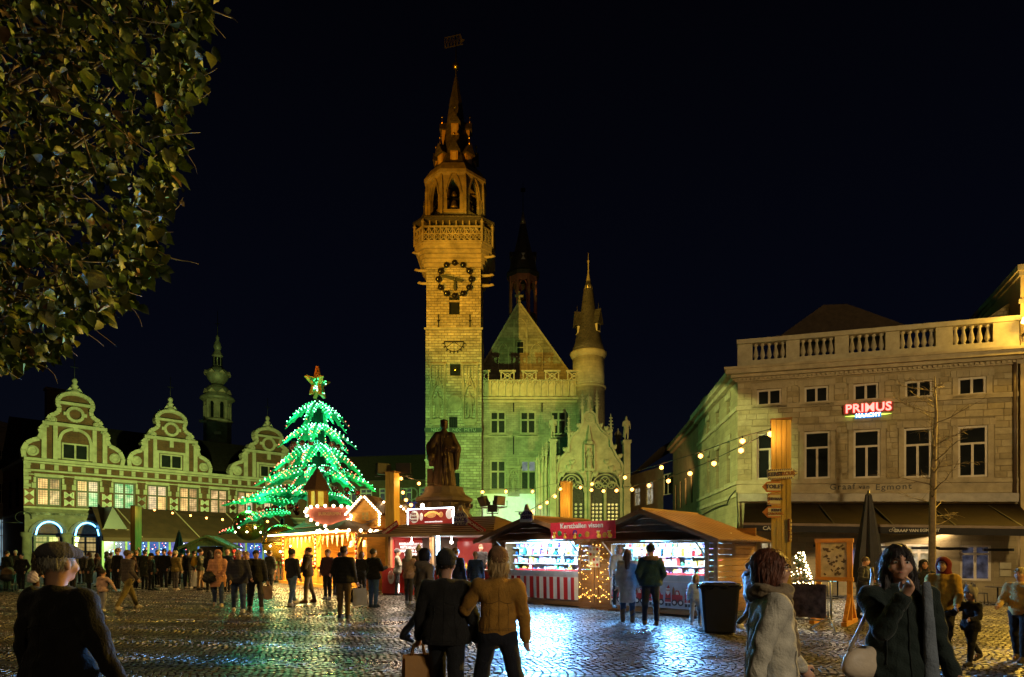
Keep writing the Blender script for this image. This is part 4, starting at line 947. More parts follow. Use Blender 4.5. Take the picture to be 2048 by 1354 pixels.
def slender_tower():
    Y = 88.; c = P(435, HY, Y); zz = lambda py: P(435, py, Y).z; s = Y/F; o8 = R(22.5)
    t = thing('onion_tower', 'slender old stone tower with arched belfry and bulbous lead onion top behind the gables', 'tower', (c.x, Y, 0))
    st = BRICK('tower_rubble', (.3, .28, .2), (.22, .2, .15), (.15, .13, .1), .5, .2, .014, .6, .5)
    pl = M('lead_roofing', (.26, .26, .2), .55, .3, .4, 1.5, .2, 6)
    r = 25.5*s
    MB().lathe([(r, -1), (r, zz(842))], 8, ph=o8, smooth=False).build('shaft', st, t)
    MB().lathe([(r+.15, zz(845)), (r+.25, zz(842)), (r, zz(839))], 8, ph=o8, smooth=False).build('string_course', LIMED, t)
    for k in range(8):
        a = R(45*k)+o8; b = a+R(45); d = Vector((math.cos(b)-math.cos(a), math.sin(b)-math.sin(a), 0))*r; Ln = d.length; z0, z1 = zz(840), zz(800); mb = MB(); w0, w1 = .38, Ln-.38; zs = zz(815)
        mb.box(0, w0, -.02, .3, z0, z1).box(w1, Ln, -.02, .3, z0, z1)
        ap = arch_pts(w0, w1, zs, .55, 5, False)
        for (p, q) in zip(ap[:-1], ap[1:]): mb.add([(p[0], -.02, p[1]), (q[0], -.02, q[1]), (q[0], -.02, z1), (p[0], -.02, z1)], [(0, 1, 2, 3)], False)
        mb.box(w0-.15, w0, -.12, -.02, z0, zs).box(w1, w1+.15, -.12, -.02, z0, zs)
        Tm = Matrix.Translation((r*math.cos(a), r*math.sin(a), 0)) @ Matrix.Rotation(math.atan2(d.y, d.x), 4, 'Z'); mb.v = [tuple(Tm @ Vector(v)) for v in mb.v]; mb.build('belfry_bay', LIMED, t)
    MB().lathe([(r*.72, zz(840)), (r*.72, zz(800))], 8, ph=o8, smooth=False).build('belfry_core', DARKGLASS, t)
    MB().lathe([(r+.1, zz(803)), (r+.5, zz(800)), (r+.5, zz(797)), (r*.9, zz(790)), (r*.86, zz(780)), (r*.7, zz(774)), (r*.5, zz(772)), (r*.42, zz(768))], 16).build('lower_dome', pl, t)
    MB().lathe([(r*.42, zz(769)), (r*.7, zz(760)), (r*.86, zz(750)), (r*.82, zz(744)), (r*.55, zz(738)), (r*.36, zz(733))], 16).build('onion', pl, t)
    MB().lathe([(r*.34, zz(735)), (r*.34, zz(713)), (r*.42, zz(712)), (r*.3, zz(706)), (r*.2, zz(700))], 8, ph=o8, smooth=False).build('lantern', LIMED, t)
    for k in range(8): a = R(45*k); MB().box(-.16, .16, -.03, .02, zz(732), zz(716), Matrix.Translation((r*.32*math.cos(a), r*.32*math.sin(a), 0)) @ Matrix.Rotation(a+R(90), 4, 'Z')).build('lantern_opening', DARKGLASS, t)
    MB().lathe([(r*.2, zz(701)), (r*.3, zz(695)), (r*.26, zz(688)), (r*.12, zz(681)), (r*.14, zz(676)), (.03, zz(668))], 10).build('small_onion', pl, t)
    MB().tube([(0, 0, zz(672)), (0, 0, zz(622))], [.07, .03], 5).box(-.35, .35, -.03, .03, zz(648), zz(647)).build('cross', IRON, t)
    wm = M('dormer_paint', (.5, .42, .3), .6)
    for k in range(8):
        for (rr, z, s_) in ((r*.87, zz(788), .5), (r*.85, zz(750), .42)):
            a = R(45*k); Tm = Matrix.Translation((rr*math.cos(a), rr*math.sin(a), z)) @ Matrix.Rotation(a+R(90), 4, 'Z'); mb = MB().prism([(-s_, 0), (s_, 0), (0, s_)], -.2, .3); mb.v = [tuple(Tm @ Vector(v)) for v in mb.v]; mb.build('dormer', wm, t)
    for (px, py) in ((418, 850), (447, 873)): MB().box(-.45, .45, -.12, .1, 0, .35, Matrix.Translation(((px-435)*s, -r*.97, zz(py)))).build('roof_hatch', wm, t)
slender_tower()
def background_houses():
    # pale street house at the far left
    w = Wall((-60-CX)/F*60, 60, (34-CX)/F*66, 66); t = w.empty('white_corner_house', 'pale white house with cornice at the far left edge behind the exchange', 'house')
    L = w.L; zz = lambda py: w.uz(30, py)[1]; pm = M('white_plaster', (.42, .38, .34), .85, 0, .2)
    hol = [(L-2.6, L-1.2, zz(945), zz(905)), (L-2.6, L-1.2, zz(1010), zz(970)), (L-2.8, L-1.0, .3, zz(1040))]
    mb = MB(); holed(mb, 0, L, 0, zz(856), hol, 0, .25); mb.box(L-.02, L, .01, 9, 0, zz(856)).build('wall', pm, t)
    MB().box(0, L+.3, -.35, 0, zz(862), zz(852)).box(0, L+.15, -.15, 0, zz(870), zz(862)).build('cornice', pm, t)
    for i, h in enumerate(hol): window(t, *h, .2, WHITEP, GLOW('shop_glow', (.1, .2, .3), (.5, .7, .8), .5, 1) if i == 2 else DARKGLASS, 2, (.65, .35))
    # row behind the ride and row down the right hand street
    w = Wall((560-CX)/F*84, 84, (1000-CX)/F*78, 78); t = w.empty('dim_brick_terrace', 'dark brick house row with white window frames behind the light tree', 'house')
    zz = lambda py: w.uz(700, py)[1]; dk = BRICK('dark_brick', (.13, .07, .05), (.09, .05, .035), (.08, .07, .06), .3, .1, .012, .4, .3)
    hol = [(*[w.u(x) for x in (a, a+24)], zz(1008), zz(978)) for a in (690, 720, 758, 800, 838)]
    mb = MB(); holed(mb, 0, w.L, 0, zz(962), hol, 0, .2); mb.build('wall', dk, t)
    for h in hol: window(t, *h, .15, M('pale_frame', (.5, .5, .45), .6), GLOW('curtained_room', (.04, .045, .04), (.1, .11, .09), .5, 2), 2, (.7, .3), .14)
    MB().add([(0, -.3, zz(962)), (w.L, -.3, zz(962)), (w.L, 5, zz(962)+4), (0, 5, zz(962)+4)], [(0, 1, 2, 3)], False).build('roof', M('dark_tiles', (.045, .028, .022), .8, 0, .4, 3, .4, 8), t)
    letters('JOSH', 2.6, M('sign_metal', (.35, .33, .32), .4, .6), t, (w.u(842), -.2, zz(992)), bold=-.02, name='sign_letters')
    MB().box(w.u(810), w.u(870), -.12, -.02, zz(1018), zz(1006)).build('sign_board', GLOW('blue_sign', (.02, .03, .2), (.06, .08, .4), .5, 3), t)
    ex, ey = 11.55+.108*24, 32+24
    w = Wall((1255-CX)/F*66, 66, ex-.1, ey+2); t = w.empty('street_house_row', 'brown lamplit houses with lit windows along the side street', 'house')
    zz = lambda py: w.uz(1305, py)[1]; bm = M('brown_render', (.2, .14, .1), .85, 0, .3, 1, .2, 10)
    hol = [(*[w.u(x) for x in p], zz(b), zz(a)) for p, a, b in (((1268, 1280), 968, 1006), ((1292, 1306), 962, 1008), ((1326, 1342), 955, 995))]
    mb = MB(); holed(mb, 0, w.L, -1, zz(938), hol, 0, .2); mb.build('wall', bm, t)
    for i, h in enumerate(hol): window(t, *h, .15, WHITEP, GLOW('far_lit_room', (.15, .12, .06), (.6, .55, .4), .6, 3) if i < 2 else DARKGLASS, 2, (.7, .3), .08)
    MB().add([(0, -.4, zz(950)), (w.L, -.4, zz(905)), (w.L, 6, zz(905)+4), (0, 6, zz(950)+4)], [(0, 1, 2, 3)], False).build('roof', M('dark_tiles', (.045, .028, .022), .8, 0, .4, 3, .4, 8), t)
background_houses()

# ------------------------------------------------------------------ corner cafe on the right
CYL, CYR = 32., 27.7
CW = Wall((1475-CX)/F*CYL, CYL, (2036-CX)/F*CYR, CYR)
CSH = -.032
ASHLAR = BRICK('cafe_ashlar', (.33, .27, .17), (.26, .21, .13), (.2, .16, .1), .8, .27, .006, .3, .3)
def blocks(parent, holes, u0, u1, z0, z1, y, limit, sh=0., seed=1, bh=.27, side=False, mats=None):
    """ashlar blocks laid one by one; those past the limit go into one joined part"""
    rng = random.Random(seed); cells = []; z = z0; k = 0
    while z < z1-.1:
        h = min(bh*rng.uniform(.85, 1.15), z1-z); x = u0; first = True
        while x < u1-.05:
            wd = rng.uniform(.45, .95)*(0.55 if first and k % 2 else 1); b = min(u1, x+wd)
            if u1-b < .25: b = u1
            segs = [(x, b)]
            for (p, q, c, d) in holes:
                if z+h*.5 > c-.02 and z+h*.5 < d+.02:
                    ns = []
                    for (m, n) in segs:
                        if n <= p or m >= q: ns.append((m, n)); continue
                        if m < p-.06: ns.append((m, p))
                        if n > q+.06: ns.append((q, n))
                    segs = ns
            cells += [(m, n, z, z+h) for m, n in segs]; x = b; first = False
        z += h; k += 1
    rng.shuffle(cells)
    cells.sort(key=lambda c: -min(.36, (c[1]-c[0])*(c[3]-c[2])))
    mats = mats or [M('ashlar_block_a', (.34, .28, .18), .85, 0, .3, 2, .4, 18), M('ashlar_block_b', (.29, .235, .145), .85, 0, .3, 2, .4, 18), M('ashlar_block_c', (.38, .32, .22), .85, 0, .3, 2, .4, 18)]
    rest = MB(); rest.sh = sh
    g = .006
    for i, (a, b, c, d) in enumerate(cells):
        o = rng.uniform(.018, .032)
        if i < limit:
            mb = MB(); mb.sh = sh; mb.mi = 0; m = rng.choice(mats)
        else: mb = rest; mb.mi = rng.randrange(len(mats))
        e = .008
        if side: T = lambda x, y_, z_: (-y_+y, x, z_)      # on the return wall: along y
        else: T = lambda x, y_, z_: (x, y-y_, z_)
        v = [T(a+g, 0, c+g), T(b-g, 0, c+g), T(b-g, 0, d-g), T(a+g, 0, d-g), T(a+g+e, o, c+g+e), T(b-g-e, o, c+g+e), T(b-g-e, o, d-g-e), T(a+g+e, o, d-g-e)]
        f = [(4, 5, 6, 7), (0, 1, 5, 4), (1, 2, 6, 5), (2, 3, 7, 6), (3, 0, 4, 7)]
        if side: f = [tuple(reversed(q)) for q in f]
        mb.add(v, f, False)
        if i < limit: mb.build('stone_block', m, parent)
    if rest.v: o = rest.build('stone_blocks', mats, parent); tag(o, kind='stuff')
def cafe():
    w = CW; L = w.L; sh = CSH
    t = w.empty('corner_cafe', 'pale stone corner cafe with balustrade roof, red neon sign and long brown awning', 'building')
    def uz(px, py): u, z = w.uz(px, py); return u, z-sh*u
    def rc(b):
        u0, u1 = w.u(b[0]), w.u(b[2]); z1 = uz((b[0]+b[2])/2, b[1])[1]; z0 = uz((b[0]+b[2])/2, b[3])[1]; return (u0, u1, z0, z1)
    up = [rc(b) for b in ((1514, 779, 1563, 811), (1609, 773, 1657, 805), (1707, 767, 1757, 801), (1810, 760, 1865, 795), (1916, 754, 1972, 791))]
    lo = [rc(b) for b in ((1514, 867, 1566, 960), (1609, 863, 1660, 957), (1707, 859, 1760, 956), (1808, 856, 1863, 955), (1916, 851, 1975, 953))]
    zu0 = sum(h[2] for h in up)/5; zu1 = sum(h[3] for h in up)/5; zl0 = sum(h[2] for h in lo)/5; zl1 = sum(h[3] for h in lo)/5
    up = [(a, b, zu0, zu1) for a, b, c, d in up]; lo = [(a, b, zl0, zl1) for a, b, c, d in lo]
    zc = uz(1475, 757)[1]; zs = uz(1475, 817)[1]; zsill = uz(1475, 964)[1]; zb1, zb0 = uz(1475, 989)[1], uz(1475, 1004)[1]
    def Bx(*a): mb = MB(); mb.sh = sh; return mb.box(*a)
    # shop front openings
    D = lambda p, q, a, b: (w.u(p), w.u(q), a, b)
    shop = [D(1520, 1556, -.7, 2.25), D(1632, 1668, .55, 2.3), D(1812, 1866, .75, 2.3), D(1920, 1982, .7, 2.3), D(1724, 1770, -.7, 2.3)]
    mb = MB(); mb.sh = sh; holed(mb, 0, L, -1.2, zc, up+lo+shop, 0, .3); mb.box(0, .02, .01, 10.9, -1.2, zc).build('wall', ASHLAR, t)
    blocks(t, [(a-.26, b+.26, c-.12, d+.34) for a, b, c, d in up+lo], 0, L, zsill+.1, zs-.12, 0, 180, sh, 5)
    blocks(t, [(a-.26, b+.26, c-.12, d+.34) for a, b, c, d in up], 0, L, zs+.14, zc-.25, 0, 110, sh, 6)
    WF = M('white_window_frame', (.52, .46, .4), .5, 0, .12)
    def win(h, rows, name='window', pm=DARKGLASS, cols=2):
        fr = window(t, 0, h[1]-h[0], 0, h[3]-h[2], .12, WF, pm, cols, rows, .09, .1, name); fr.location = (h[0], 0, h[2]+sh*(h[0]+h[1])/2); return fr
    for h in up: win(h, (1.,))
    for h in lo: win(h, (.66, .34), cols=[2, 1])
    tr = M('window_surround_stone', (.36, .3, .21), .85, 0, .25, 2, .3, 14)
    for h in up+lo:
        mb = MB(); mb.sh = sh; a, b, c, d = h
        n = 7
        for k in range(n): x0 = a-.3+(b-a+.6)*k/n; mb.box(x0+.004, a-.3+(b-a+.6)*(k+1)/n-.004, -.06-.012*(k % 2), -.002, d+.02, d+.32)
        mb.box(a-.22, a-.005, -.045, -.002, c-.1, d+.02).box(b+.005, b+.22, -.045, -.002, c-.1, d+.02); mb.build('window_surround', tr, t)
        Bx(a-.24, b+.24, -.1, -.001, c-.14, c-.02).build('window_sill', tr, t)
    for z0, z1, o in ((zs-.1, zs+.12, .1), (zsill-.12, zsill+.06, .09)): Bx(-.02, L, -o, -.001, z0, z1).build('string_course', tr, t)
    Bx(-.05, L, -.05, -.001, zb1+.05, zsill-.14).build('name_board', tr, t)
    # cornice with dentils
    for z0, z1, o in ((zc-.2, zc-.02, .12), (zc-.02, zc+.12, .3), (zc+.12, zc+.34, .55), (zc+.34, zc+.46, .62)): Bx(-o, L+.3, -o, .2, z0, z1).build('cornice', tr, t)
    dm = MB(); dm.sh = sh; dm.box(-.05, .05, -.22, -.12, 0, .1); dmesh = dm.mesh('dentil', tr); n = int(L/.2)
    for k in range(n): u = .1+k*.2; link('dentil', dmesh, t, (u, 0, zc-.14+sh*u))
    # balustrade
    z0, z1 = zc+.46, uz(1475, 683)[1]; y0 = -.1; bs = M('balustrade_stone', (.36, .32, .24), .85, 0, .2, 3, .25, 20)
    Bx(0, L, y0-.1, y0+.4, z0, z0+.36).build('balustrade_plinth', bs, t); Bx(-.03, L, y0-.18, y0+.45, z1-.22, z1).build('balustrade_rail', bs, t)
    Bx(0, .03, y0+.4, 10.8, z0, z1-.2).build('parapet_side', bs, t)
    bays = [(w.u(a), w.u(b)) for a, b in ((1505, 1572), (1599, 1669), (1697, 1770), (1798, 1870), (1904, 1984))]
    ed = [0]+[v for b in bays for v in b]+[L]
    for k in range(0, len(ed), 2): Bx(ed[k], ed[k+1], y0-.05, y0+.38, z0+.36, z1-.22).build('balustrade_pier', bs, t)
    hb = z1-.22-z0-.36; bal = MB().lathe([(.1, 0), (.1, .08), (.06, .1), (.13, hb*.32), (.1, hb*.5), (.055, hb*.75), (.06, hb-.1), (.1, hb-.08), (.1, hb)], 10).mesh('baluster', bs)
    for (a, b) in bays:
        for k in range(5): u = a+(b-a)*(k+.5)/5; link('baluster', bal, t, (u, y0+.16, z0+.36+sh*u))
    # hipped roof, chimney
    T_ = w.uz(1645, 616, -6); zr = z1-1.2
    RA, RB = w.uz(1550, 690, -6)[0], w.uz(1815, 660, -6)[0]; zr = w.uz(1540, 694, -6)[1]
    MB().add([(RA, 4.6, zr), (RB, 4.6, zr-.25), (RB, 8.4, zr), (RA, 8.4, zr), (T_[0], 5.5, T_[1]), (T_[0]+1.2, 5.5, T_[1]-.12)], [(0, 1, 5, 4), (1, 2, 5), (2, 3, 4, 5), (3, 0, 4)], False).build('roof', M('dark_roof_tiles', (.045, .03, .025), .75, 0, .4, 4, .5, 12), t)
    # side street wall, lit green
    sg = [(1.6, 2.5), (4.3, 5.2), (7.0, 7.9)]
    mb = MB(); hl = [(a, b, zu0-.1, zu1+.05) for a, b in sg]+[(a, b, zl0, zl1) for a, b in sg]+[(a, b, .5, 2.4) for a, b in sg]
    holed(mb, 0, 10.9, -1.2, zc, hl, 0, .22)
    th = math.atan2(1, .108); Tm = Matrix.Rotation(th-w.rz, 4, 'Z')           # along the side street
    def side(mb):
        mb.v = [tuple(Tm @ Vector((x, -y, z))) for x, y, z in mb.v]; mb.f = [tuple(reversed(f)) for f in mb.f]; return mb
    for k in range(len(mb.v)): x, y, z = mb.v[k]; mb.v[k] = (x, y+.03, z)
    side(mb).build('side_wall', ASHLAR, t)
    for a, b in sg:
        for (c, d) in ((zu0-.1, zu1+.05), (zl0, zl1), (.5, 2.4)):
            m2 = MB().box(a, b, .2, .24, c, d); side(m2).build('side_window', M('side_window_glass', (.09, .08, .07), .2, 0, .3), t)
            m2 = MB().box(a-.18, b+.18, -.04, -.002, d+.02, d+.3).box((a+b)/2-.05, (a+b)/2+.05, .12, .2, c, d).box(a, b, .12, .2, c+(d-c)*.62, c+(d-c)*.68).box(a-.2, b+.2, -.08, -.002, c-.12, c); side(m2).build('side_window_frame', tr, t)
    for z0_, z1_, o in ((zs-.1, zs+.1, .08), (zsill-.12, zsill+.06, .08), (zc-.1, zc+.12, .25), (zc+.12, zc+.46, .5), (zb1-.1, zb1+.1, .06)): m2 = MB().box(0, 10.9, -o, -.001, z0_, z1_); side(m2).build('side_string', tr, t)
    # brewery sign in neon tube letters
    u, z = uz(1735, 820); sgn = link('neon_sign', None, t, (u, -.12, z+sh*u)); NR = E('red_neon', (1, .12, .1), 5.5, True)
    letters('PRIMUS', .56, NR, sgn, (0, -.08, .06), bold=.012, sp=1.06); MB().box(-1.05, 1.05, -.05, .05, -.16, .27).build('sign_back', M('sign_red_back', (.25, .02, .02), .5), sgn)
    letters('HAACHT', .23, E('white_neon', (.75, .9, 1), 4), sgn, (0, -.07, -.28), bold=.01, sp=1.15); MB().box(-.55, .55, -.03, .04, -.39, -.17).build('sign_panel', E('blue_panel', (.02, .2, .6), .7), sgn)
    for s in (-1, 1): MB().prism([(s*.56, -.25), (s*.56, -.31), (s*.98, -.27)], -.05, 0).build('neon_bar', E('lime_neon', (.6, 1, .1), 2.5), sgn)
    u, z = uz(1740, 974); mk = M('name_letter', (.04, .035, .03), .5)
    for s_, sz, px in (('Graaf', .4, 1684), ('van', .28, 1728), ('Egmont', .4, 1786)):
        u, z = uz(px, 974); letters(s_, sz, mk, t, (u, -.07, z+sh*u), bold=.004, sp=1.25)
    # white awning box and awning
    Bx(.05, L-.1, -.45, -.06, zb0, zb1).build('awning_box', M('awning_box_paint', (.3, .27, .25), .5), t)
    br = M('dark_awning_cloth', (.007, .0045, .003), .9, 0, .35, 1.3, .15, 4, .08)
    za = zb0-.08; zf = 2.98; out = 3.1; nseg = 4
    uA, uB = .35, L-.1
    mb = MB(); mb.sh = sh; nu, nv = 40, 6; vs = []
    for i in range(nu+1):
        for j in range(nv+1):
            u = uA+(uB-uA)*i/nu; f = j/nv; vs.append((u, -.3-out*f, za+(zf-za)*f-.1*math.sin(math.pi*f)*(1-.6*abs(math.sin(i*math.pi/10)))))
    mb.add(vs, [(i*(nv+1)+j, i*(nv+1)+j+1, (i+1)*(nv+1)+j+1, (i+1)*(nv+1)+j) for i in range(nu) for j in range(nv)], True).build('awning', br, t)
    Bx(uA, uB, -.36-out, -.3-out, zf-.06, zf+.05).build('awning_bar', M('awning_bar_paint', (.16, .11, .08), .5), t)
    Bx(uA, uB, -.345-out, -.32-out, zf-.34, zf-.05).build('valance', M('valance_black', (.015, .014, .018), .8), t)
    lw = M('white_print', (.5, .48, .44), .6)
    uo = lambda px: w.u(px, 3.4)
    for s_, px, sz in (('CAFE', 1539, .24), ('GRAAF VAN EGMONT', 1832, .165)): u = uo(px); letters(s_, sz, lw, t, (u, -.36-out, zf-.19+sh*u), bold=.006)
    u = uo(1787); mb = MB()
    for k in (-1, 0, 1): mb.band([(k*.11+.055*math.cos(a), .06*(k == 0)+.055*math.sin(a)) for a in np.linspace(0, 6.29, 9)], .018, -.01, 0)
    mb.build('crest_mark', lw, t, loc=(u, -.355-out, zf-.2+sh*u))
    for k in range(5): u = uA+(uB-uA)*(k+.5)/5; MB().beam((u, -.5, za-.1+sh*u), (u+.4, -.2-out, zf-.02+sh*u), .06).build('awning_arm', IRON, t)
    # lit shop front
    room = [GLOW('cafe_room', (.3, .22, .1), (.85, .7, .45), .8, 1.5), GLOW('cafe_bar_room', (.25, .24, .2), (.8, .78, .65), .9, 3)]
    for i, h in enumerate(shop): win(h, (.75, .25) if i else (.5, .3, .2), 'shop_window', GLOW('dark_room_lights', (.01, .01, .02), (.1, .1, .14), .6, 3) if i == 3 else room[i % 2])
    for px in (1650, 1770, 1846, 1900, 1990, 1706):
        u = w.u(px); MB().box(u-.55, u+.55, -.5, -.3, 2.05+sh*u, 2.17+sh*u).build('patio_heater', BLACKP, t)
    u = w.u(1690); MB().box(u-.33, u+.33, -.1, -.03, 1.25+sh*u, 1.9+sh*u).build('menu_screen', E('menu_screen_blue', (.03, .2, 1), 3, True), t); MB().box(u-.24, u+.24, -.11, -.1, 1.32+sh*u, 1.83+sh*u).build('menu_page', E('menu_page_white', (.55, .8, 1), 1.6), t)
    for px in (1855, 2010): 
        u = w.u(px); mb = MB()
        for k in (0, 1): mb.box(u-.2, u+.2, -.09, -.03, .95+k*.33+sh*u, 1.22+k*.33+sh*u)
        mb.build('menu_board', M('menu_paper', (.4, .36, .26), .6), t)
    pi = w.a[0]+w.d[0]*6+w.d[1]*1.2, w.a[1]+w.d[1]*6-w.d[0]*1.2
    area('cafe_front_lamp', (pi[0], pi[1], 2.5), (pi[0], pi[1]-1.0, 0), (1, .72, .38), 380, 9, .3)
    MB().tube([(L-.15, -.12, zb0), (L-.15, -.12, zc+sh*L)], .07, 6).build('downpipe', M('brown_pipe', (.08, .05, .035), .5), t)
    cb = M('black_cable', (.015, .015, .015), .6)
    mb = MB(); pts = [(-.03, -.1, zb1+.1), (-.02, -.14, zb1-.4), (.02, -.12, zb1-1.0), (0, -.15, zb1-1.9), (.05, -.1, zb1-2.6)]; mb.tube(pts, .03, 5); mb.build('cable', cb, t)
    m2 = MB().tube([(.1, -.08, zb1+.2), (1.3, -.08, zb1+.0), (2.0, -.08, zb1-.35), (4.5, -.08, zb1-.3), (10.8, -.08, zb1-.6)], .035, 5); side(m2).build('cable', cb, t)
    # taller brown house behind along the side street
    h = w.empty('brown_side_house', 'dark brown plastered house beyond the cafe along the side street', 'house')
    mb = MB(); hl = [(a, a+.8, zl0-.1, zl1-.3) for a in (13, 15.5, 18, 20.5)]; holed(mb, 10.92, 22.6, -1.2, zc+.05, hl, 0, .15); mb.box(22.58, 22.6, .01, 8, -1.2, zc)
    for k in range(len(mb.v)): x, y, z = mb.v[k]; mb.v[k] = (x, y+.05, z)
    bm = M('brown_plaster', (.2, .12, .075), .85, 0, .25, 1.2, .2, 12); side(mb).build('wall', bm, h)
    for a, b, c, d in hl: m2 = MB().box(a, b, .15, .2, c, d); side(m2).build('window', DARKGLASS, h)
    m2 = MB().box(10.92, 22.8, -.45, .1, zc+.05, zc+.35).box(10.92, 22.8, -.2, .1, zc-.2, zc+.05); side(m2).build('cornice', bm, h)
    m2 = MB().add([(10.92, .1, zc+.35), (22.8, .1, zc+.35), (22.8, 5, zc+3.4), (10.92, 5, zc+3.4)], [(0, 1, 2, 3)], False); side(m2).build('roof', SLATE, h)
    m2 = MB().box(11.2, 13.2, .6, 1.8, zc+.35, zc+2.0); side(m2).build('chimney', RED, h)
    # yellow lit house at the right edge with its wall lamp
    h = w.empty('tall_yellow_house', 'tall plastered house in yellow lamplight at the right edge of the square', 'house')
    ye = M('ochre_plaster', (.5, .38, .2), .8, 0, .2, 1, .2, 14); ztop = w.uz(2040, 545)[1]
    MB().box(L+.06, L+7, -.1, 8, -1.5, ztop).build('wall', ye, h); MB().box(L-.1, L+7.2, -.3, 8, ztop, ztop+.25).box(L-.02, L+7.1, -.2, 8, ztop-.2, ztop).build('cornice', tr, h)
    MB().prism([(L+.06, ztop-.9), (L-2.2, ztop-2.4), (L-2.2, ztop-3.4), (L+.06, ztop-3.4)], 1.2, 7).build('roof_wing', SLATE, h)
    mb = MB().box(L-.02, L+.5, -.16, -.1, w.uz(2040, 600)[1]-.2, w.uz(2040, 600)[1]); mb.build('band', tr, h)
    u, z = w.uz(2043, 650); MB().tube([(u, -.1, z-.5), (u, -.5, z-.5), (u, -.7, z-.15)], .05, 6).build('lamp_bracket', IRON, h)
    MB().lathe([(.1, 0), (.26, .1), (.2, .3), (.05, .36)], 10, (u, -.75, z-.2)).build('lamp_head', E('sodium_lamp_glass', (1, .6, .12), 14, True), h)
    q = Vector((w.a[0]+w.d[0]*u+w.d[1]*1.15, w.a[1]+w.d[1]*u-w.d[0]*1.15, z)); point('sodium_wall_lamp', tuple(q), SODIUM, 420, .15)
cafe()
# ------------------------------------------------------------------ market huts
WLX, WLZ, WLY = WOOD('pine_board_x', (.27, .14, .055), .55), WOOD('pine_board_z', (.27, .14, .055), .55, 'z'), WOOD('pine_board_y', (.26, .135, .052), .55, 'y')
RFB = WOOD('roof_board_y', (.2, .1, .045), .5, 'y')
REDP = M('red_painted_panel', (.45, .03, .025), .5, 0, .15, 3); WHITE = M('white_cloth', (.75, .73, .68), .75, 0, .06, 3); REDC = M('red_cloth', (.5, .02, .02), .75, 0, .1, 3)
def world(w, u, y, z): return (w.a[0]+w.d[0]*u-w.d[1]*y, w.a[1]+w.d[1]*u+w.d[0]*y, z)
def ORD(n):
    w = ['', 'first', 'second', 'third', 'fourth', 'fifth', 'sixth', 'seventh', 'eighth', 'ninth', 'tenth', 'eleventh', 'twelfth', 'thirteenth', 'fourteenth', 'fifteenth', 'sixteenth', 'seventeenth', 'eighteenth', 'nineteenth']
    tens = {20: 'twent', 30: 'thirt', 40: 'fort'}
    if n < 20: return w[n]
    return tens[n//10*10]+('ieth' if n % 10 == 0 else 'y-'+w[n % 10])
def planks(parent, u0, u1, z0, z1, y, mat, h=.14, th=.025, name='plank', vertical=False, axis='u', seed=0):
    """boards nailed one by one"""
    rng = random.Random(seed); lo, hi = (u0, u1) if vertical else (z0, z1); n = max(1, round((hi-lo)/h)); st = (hi-lo)/n
    if axis == 'u': mb = MB().box(-.5, .5, -th, 0, -.5, .5)
    else: mb = MB().box(-.5, .5, 0, th, -.5, .5)
    me = mb.mesh(name, mat)
    for k in range(n):
        c = lo+st*(k+.5); dy = rng.uniform(-.004, .004)
        if axis == 'u':
            loc = (c, y+dy, (z0+z1)/2) if vertical else ((u0+u1)/2, y+dy, c); sc = (st-.012, 1, z1-z0) if vertical else (u1-u0, 1, st-.012); link(name, me, parent, loc, None, sc)
        else:
            loc = (y+dy, c, (z0+z1)/2) if vertical else (y+dy, (u0+u1)/2, c); sc = (st-.012, 1, z1-z0) if vertical else (u1-u0, 1, st-.012); link(name, me, parent, loc, (0, 0, R(90)), sc)
def gable_roof(parent, u0, u1, y0, y1, ze, zr, mat, th=.045, bw=.16, name='roof_board'):
    um = (u0+u1)/2; n = max(2, round((y1-y0)/bw)); st = (y1-y0)/n
    for s in (-1, 1):
        a = Vector((um, 0, zr)); b = Vector((u0 if s < 0 else u1, 0, ze)); d = b-a; me = MB().box(0, d.length, -st/2+.005, st/2-.005, 0, th).mesh(name, mat); ang = math.atan2(-d.z, d.x)
        for k in range(n):
            link(name, me, parent, (um, y0+st*(k+.5), zr+.003*(k % 2)), (0, ang, 0) if s > 0 else (0, ang, 0))
HA, HB_ = GP(985, 1201), GP(1437, 1241)
HW = Wall(HA.x, HA.y, HB_.x, HB_.y)
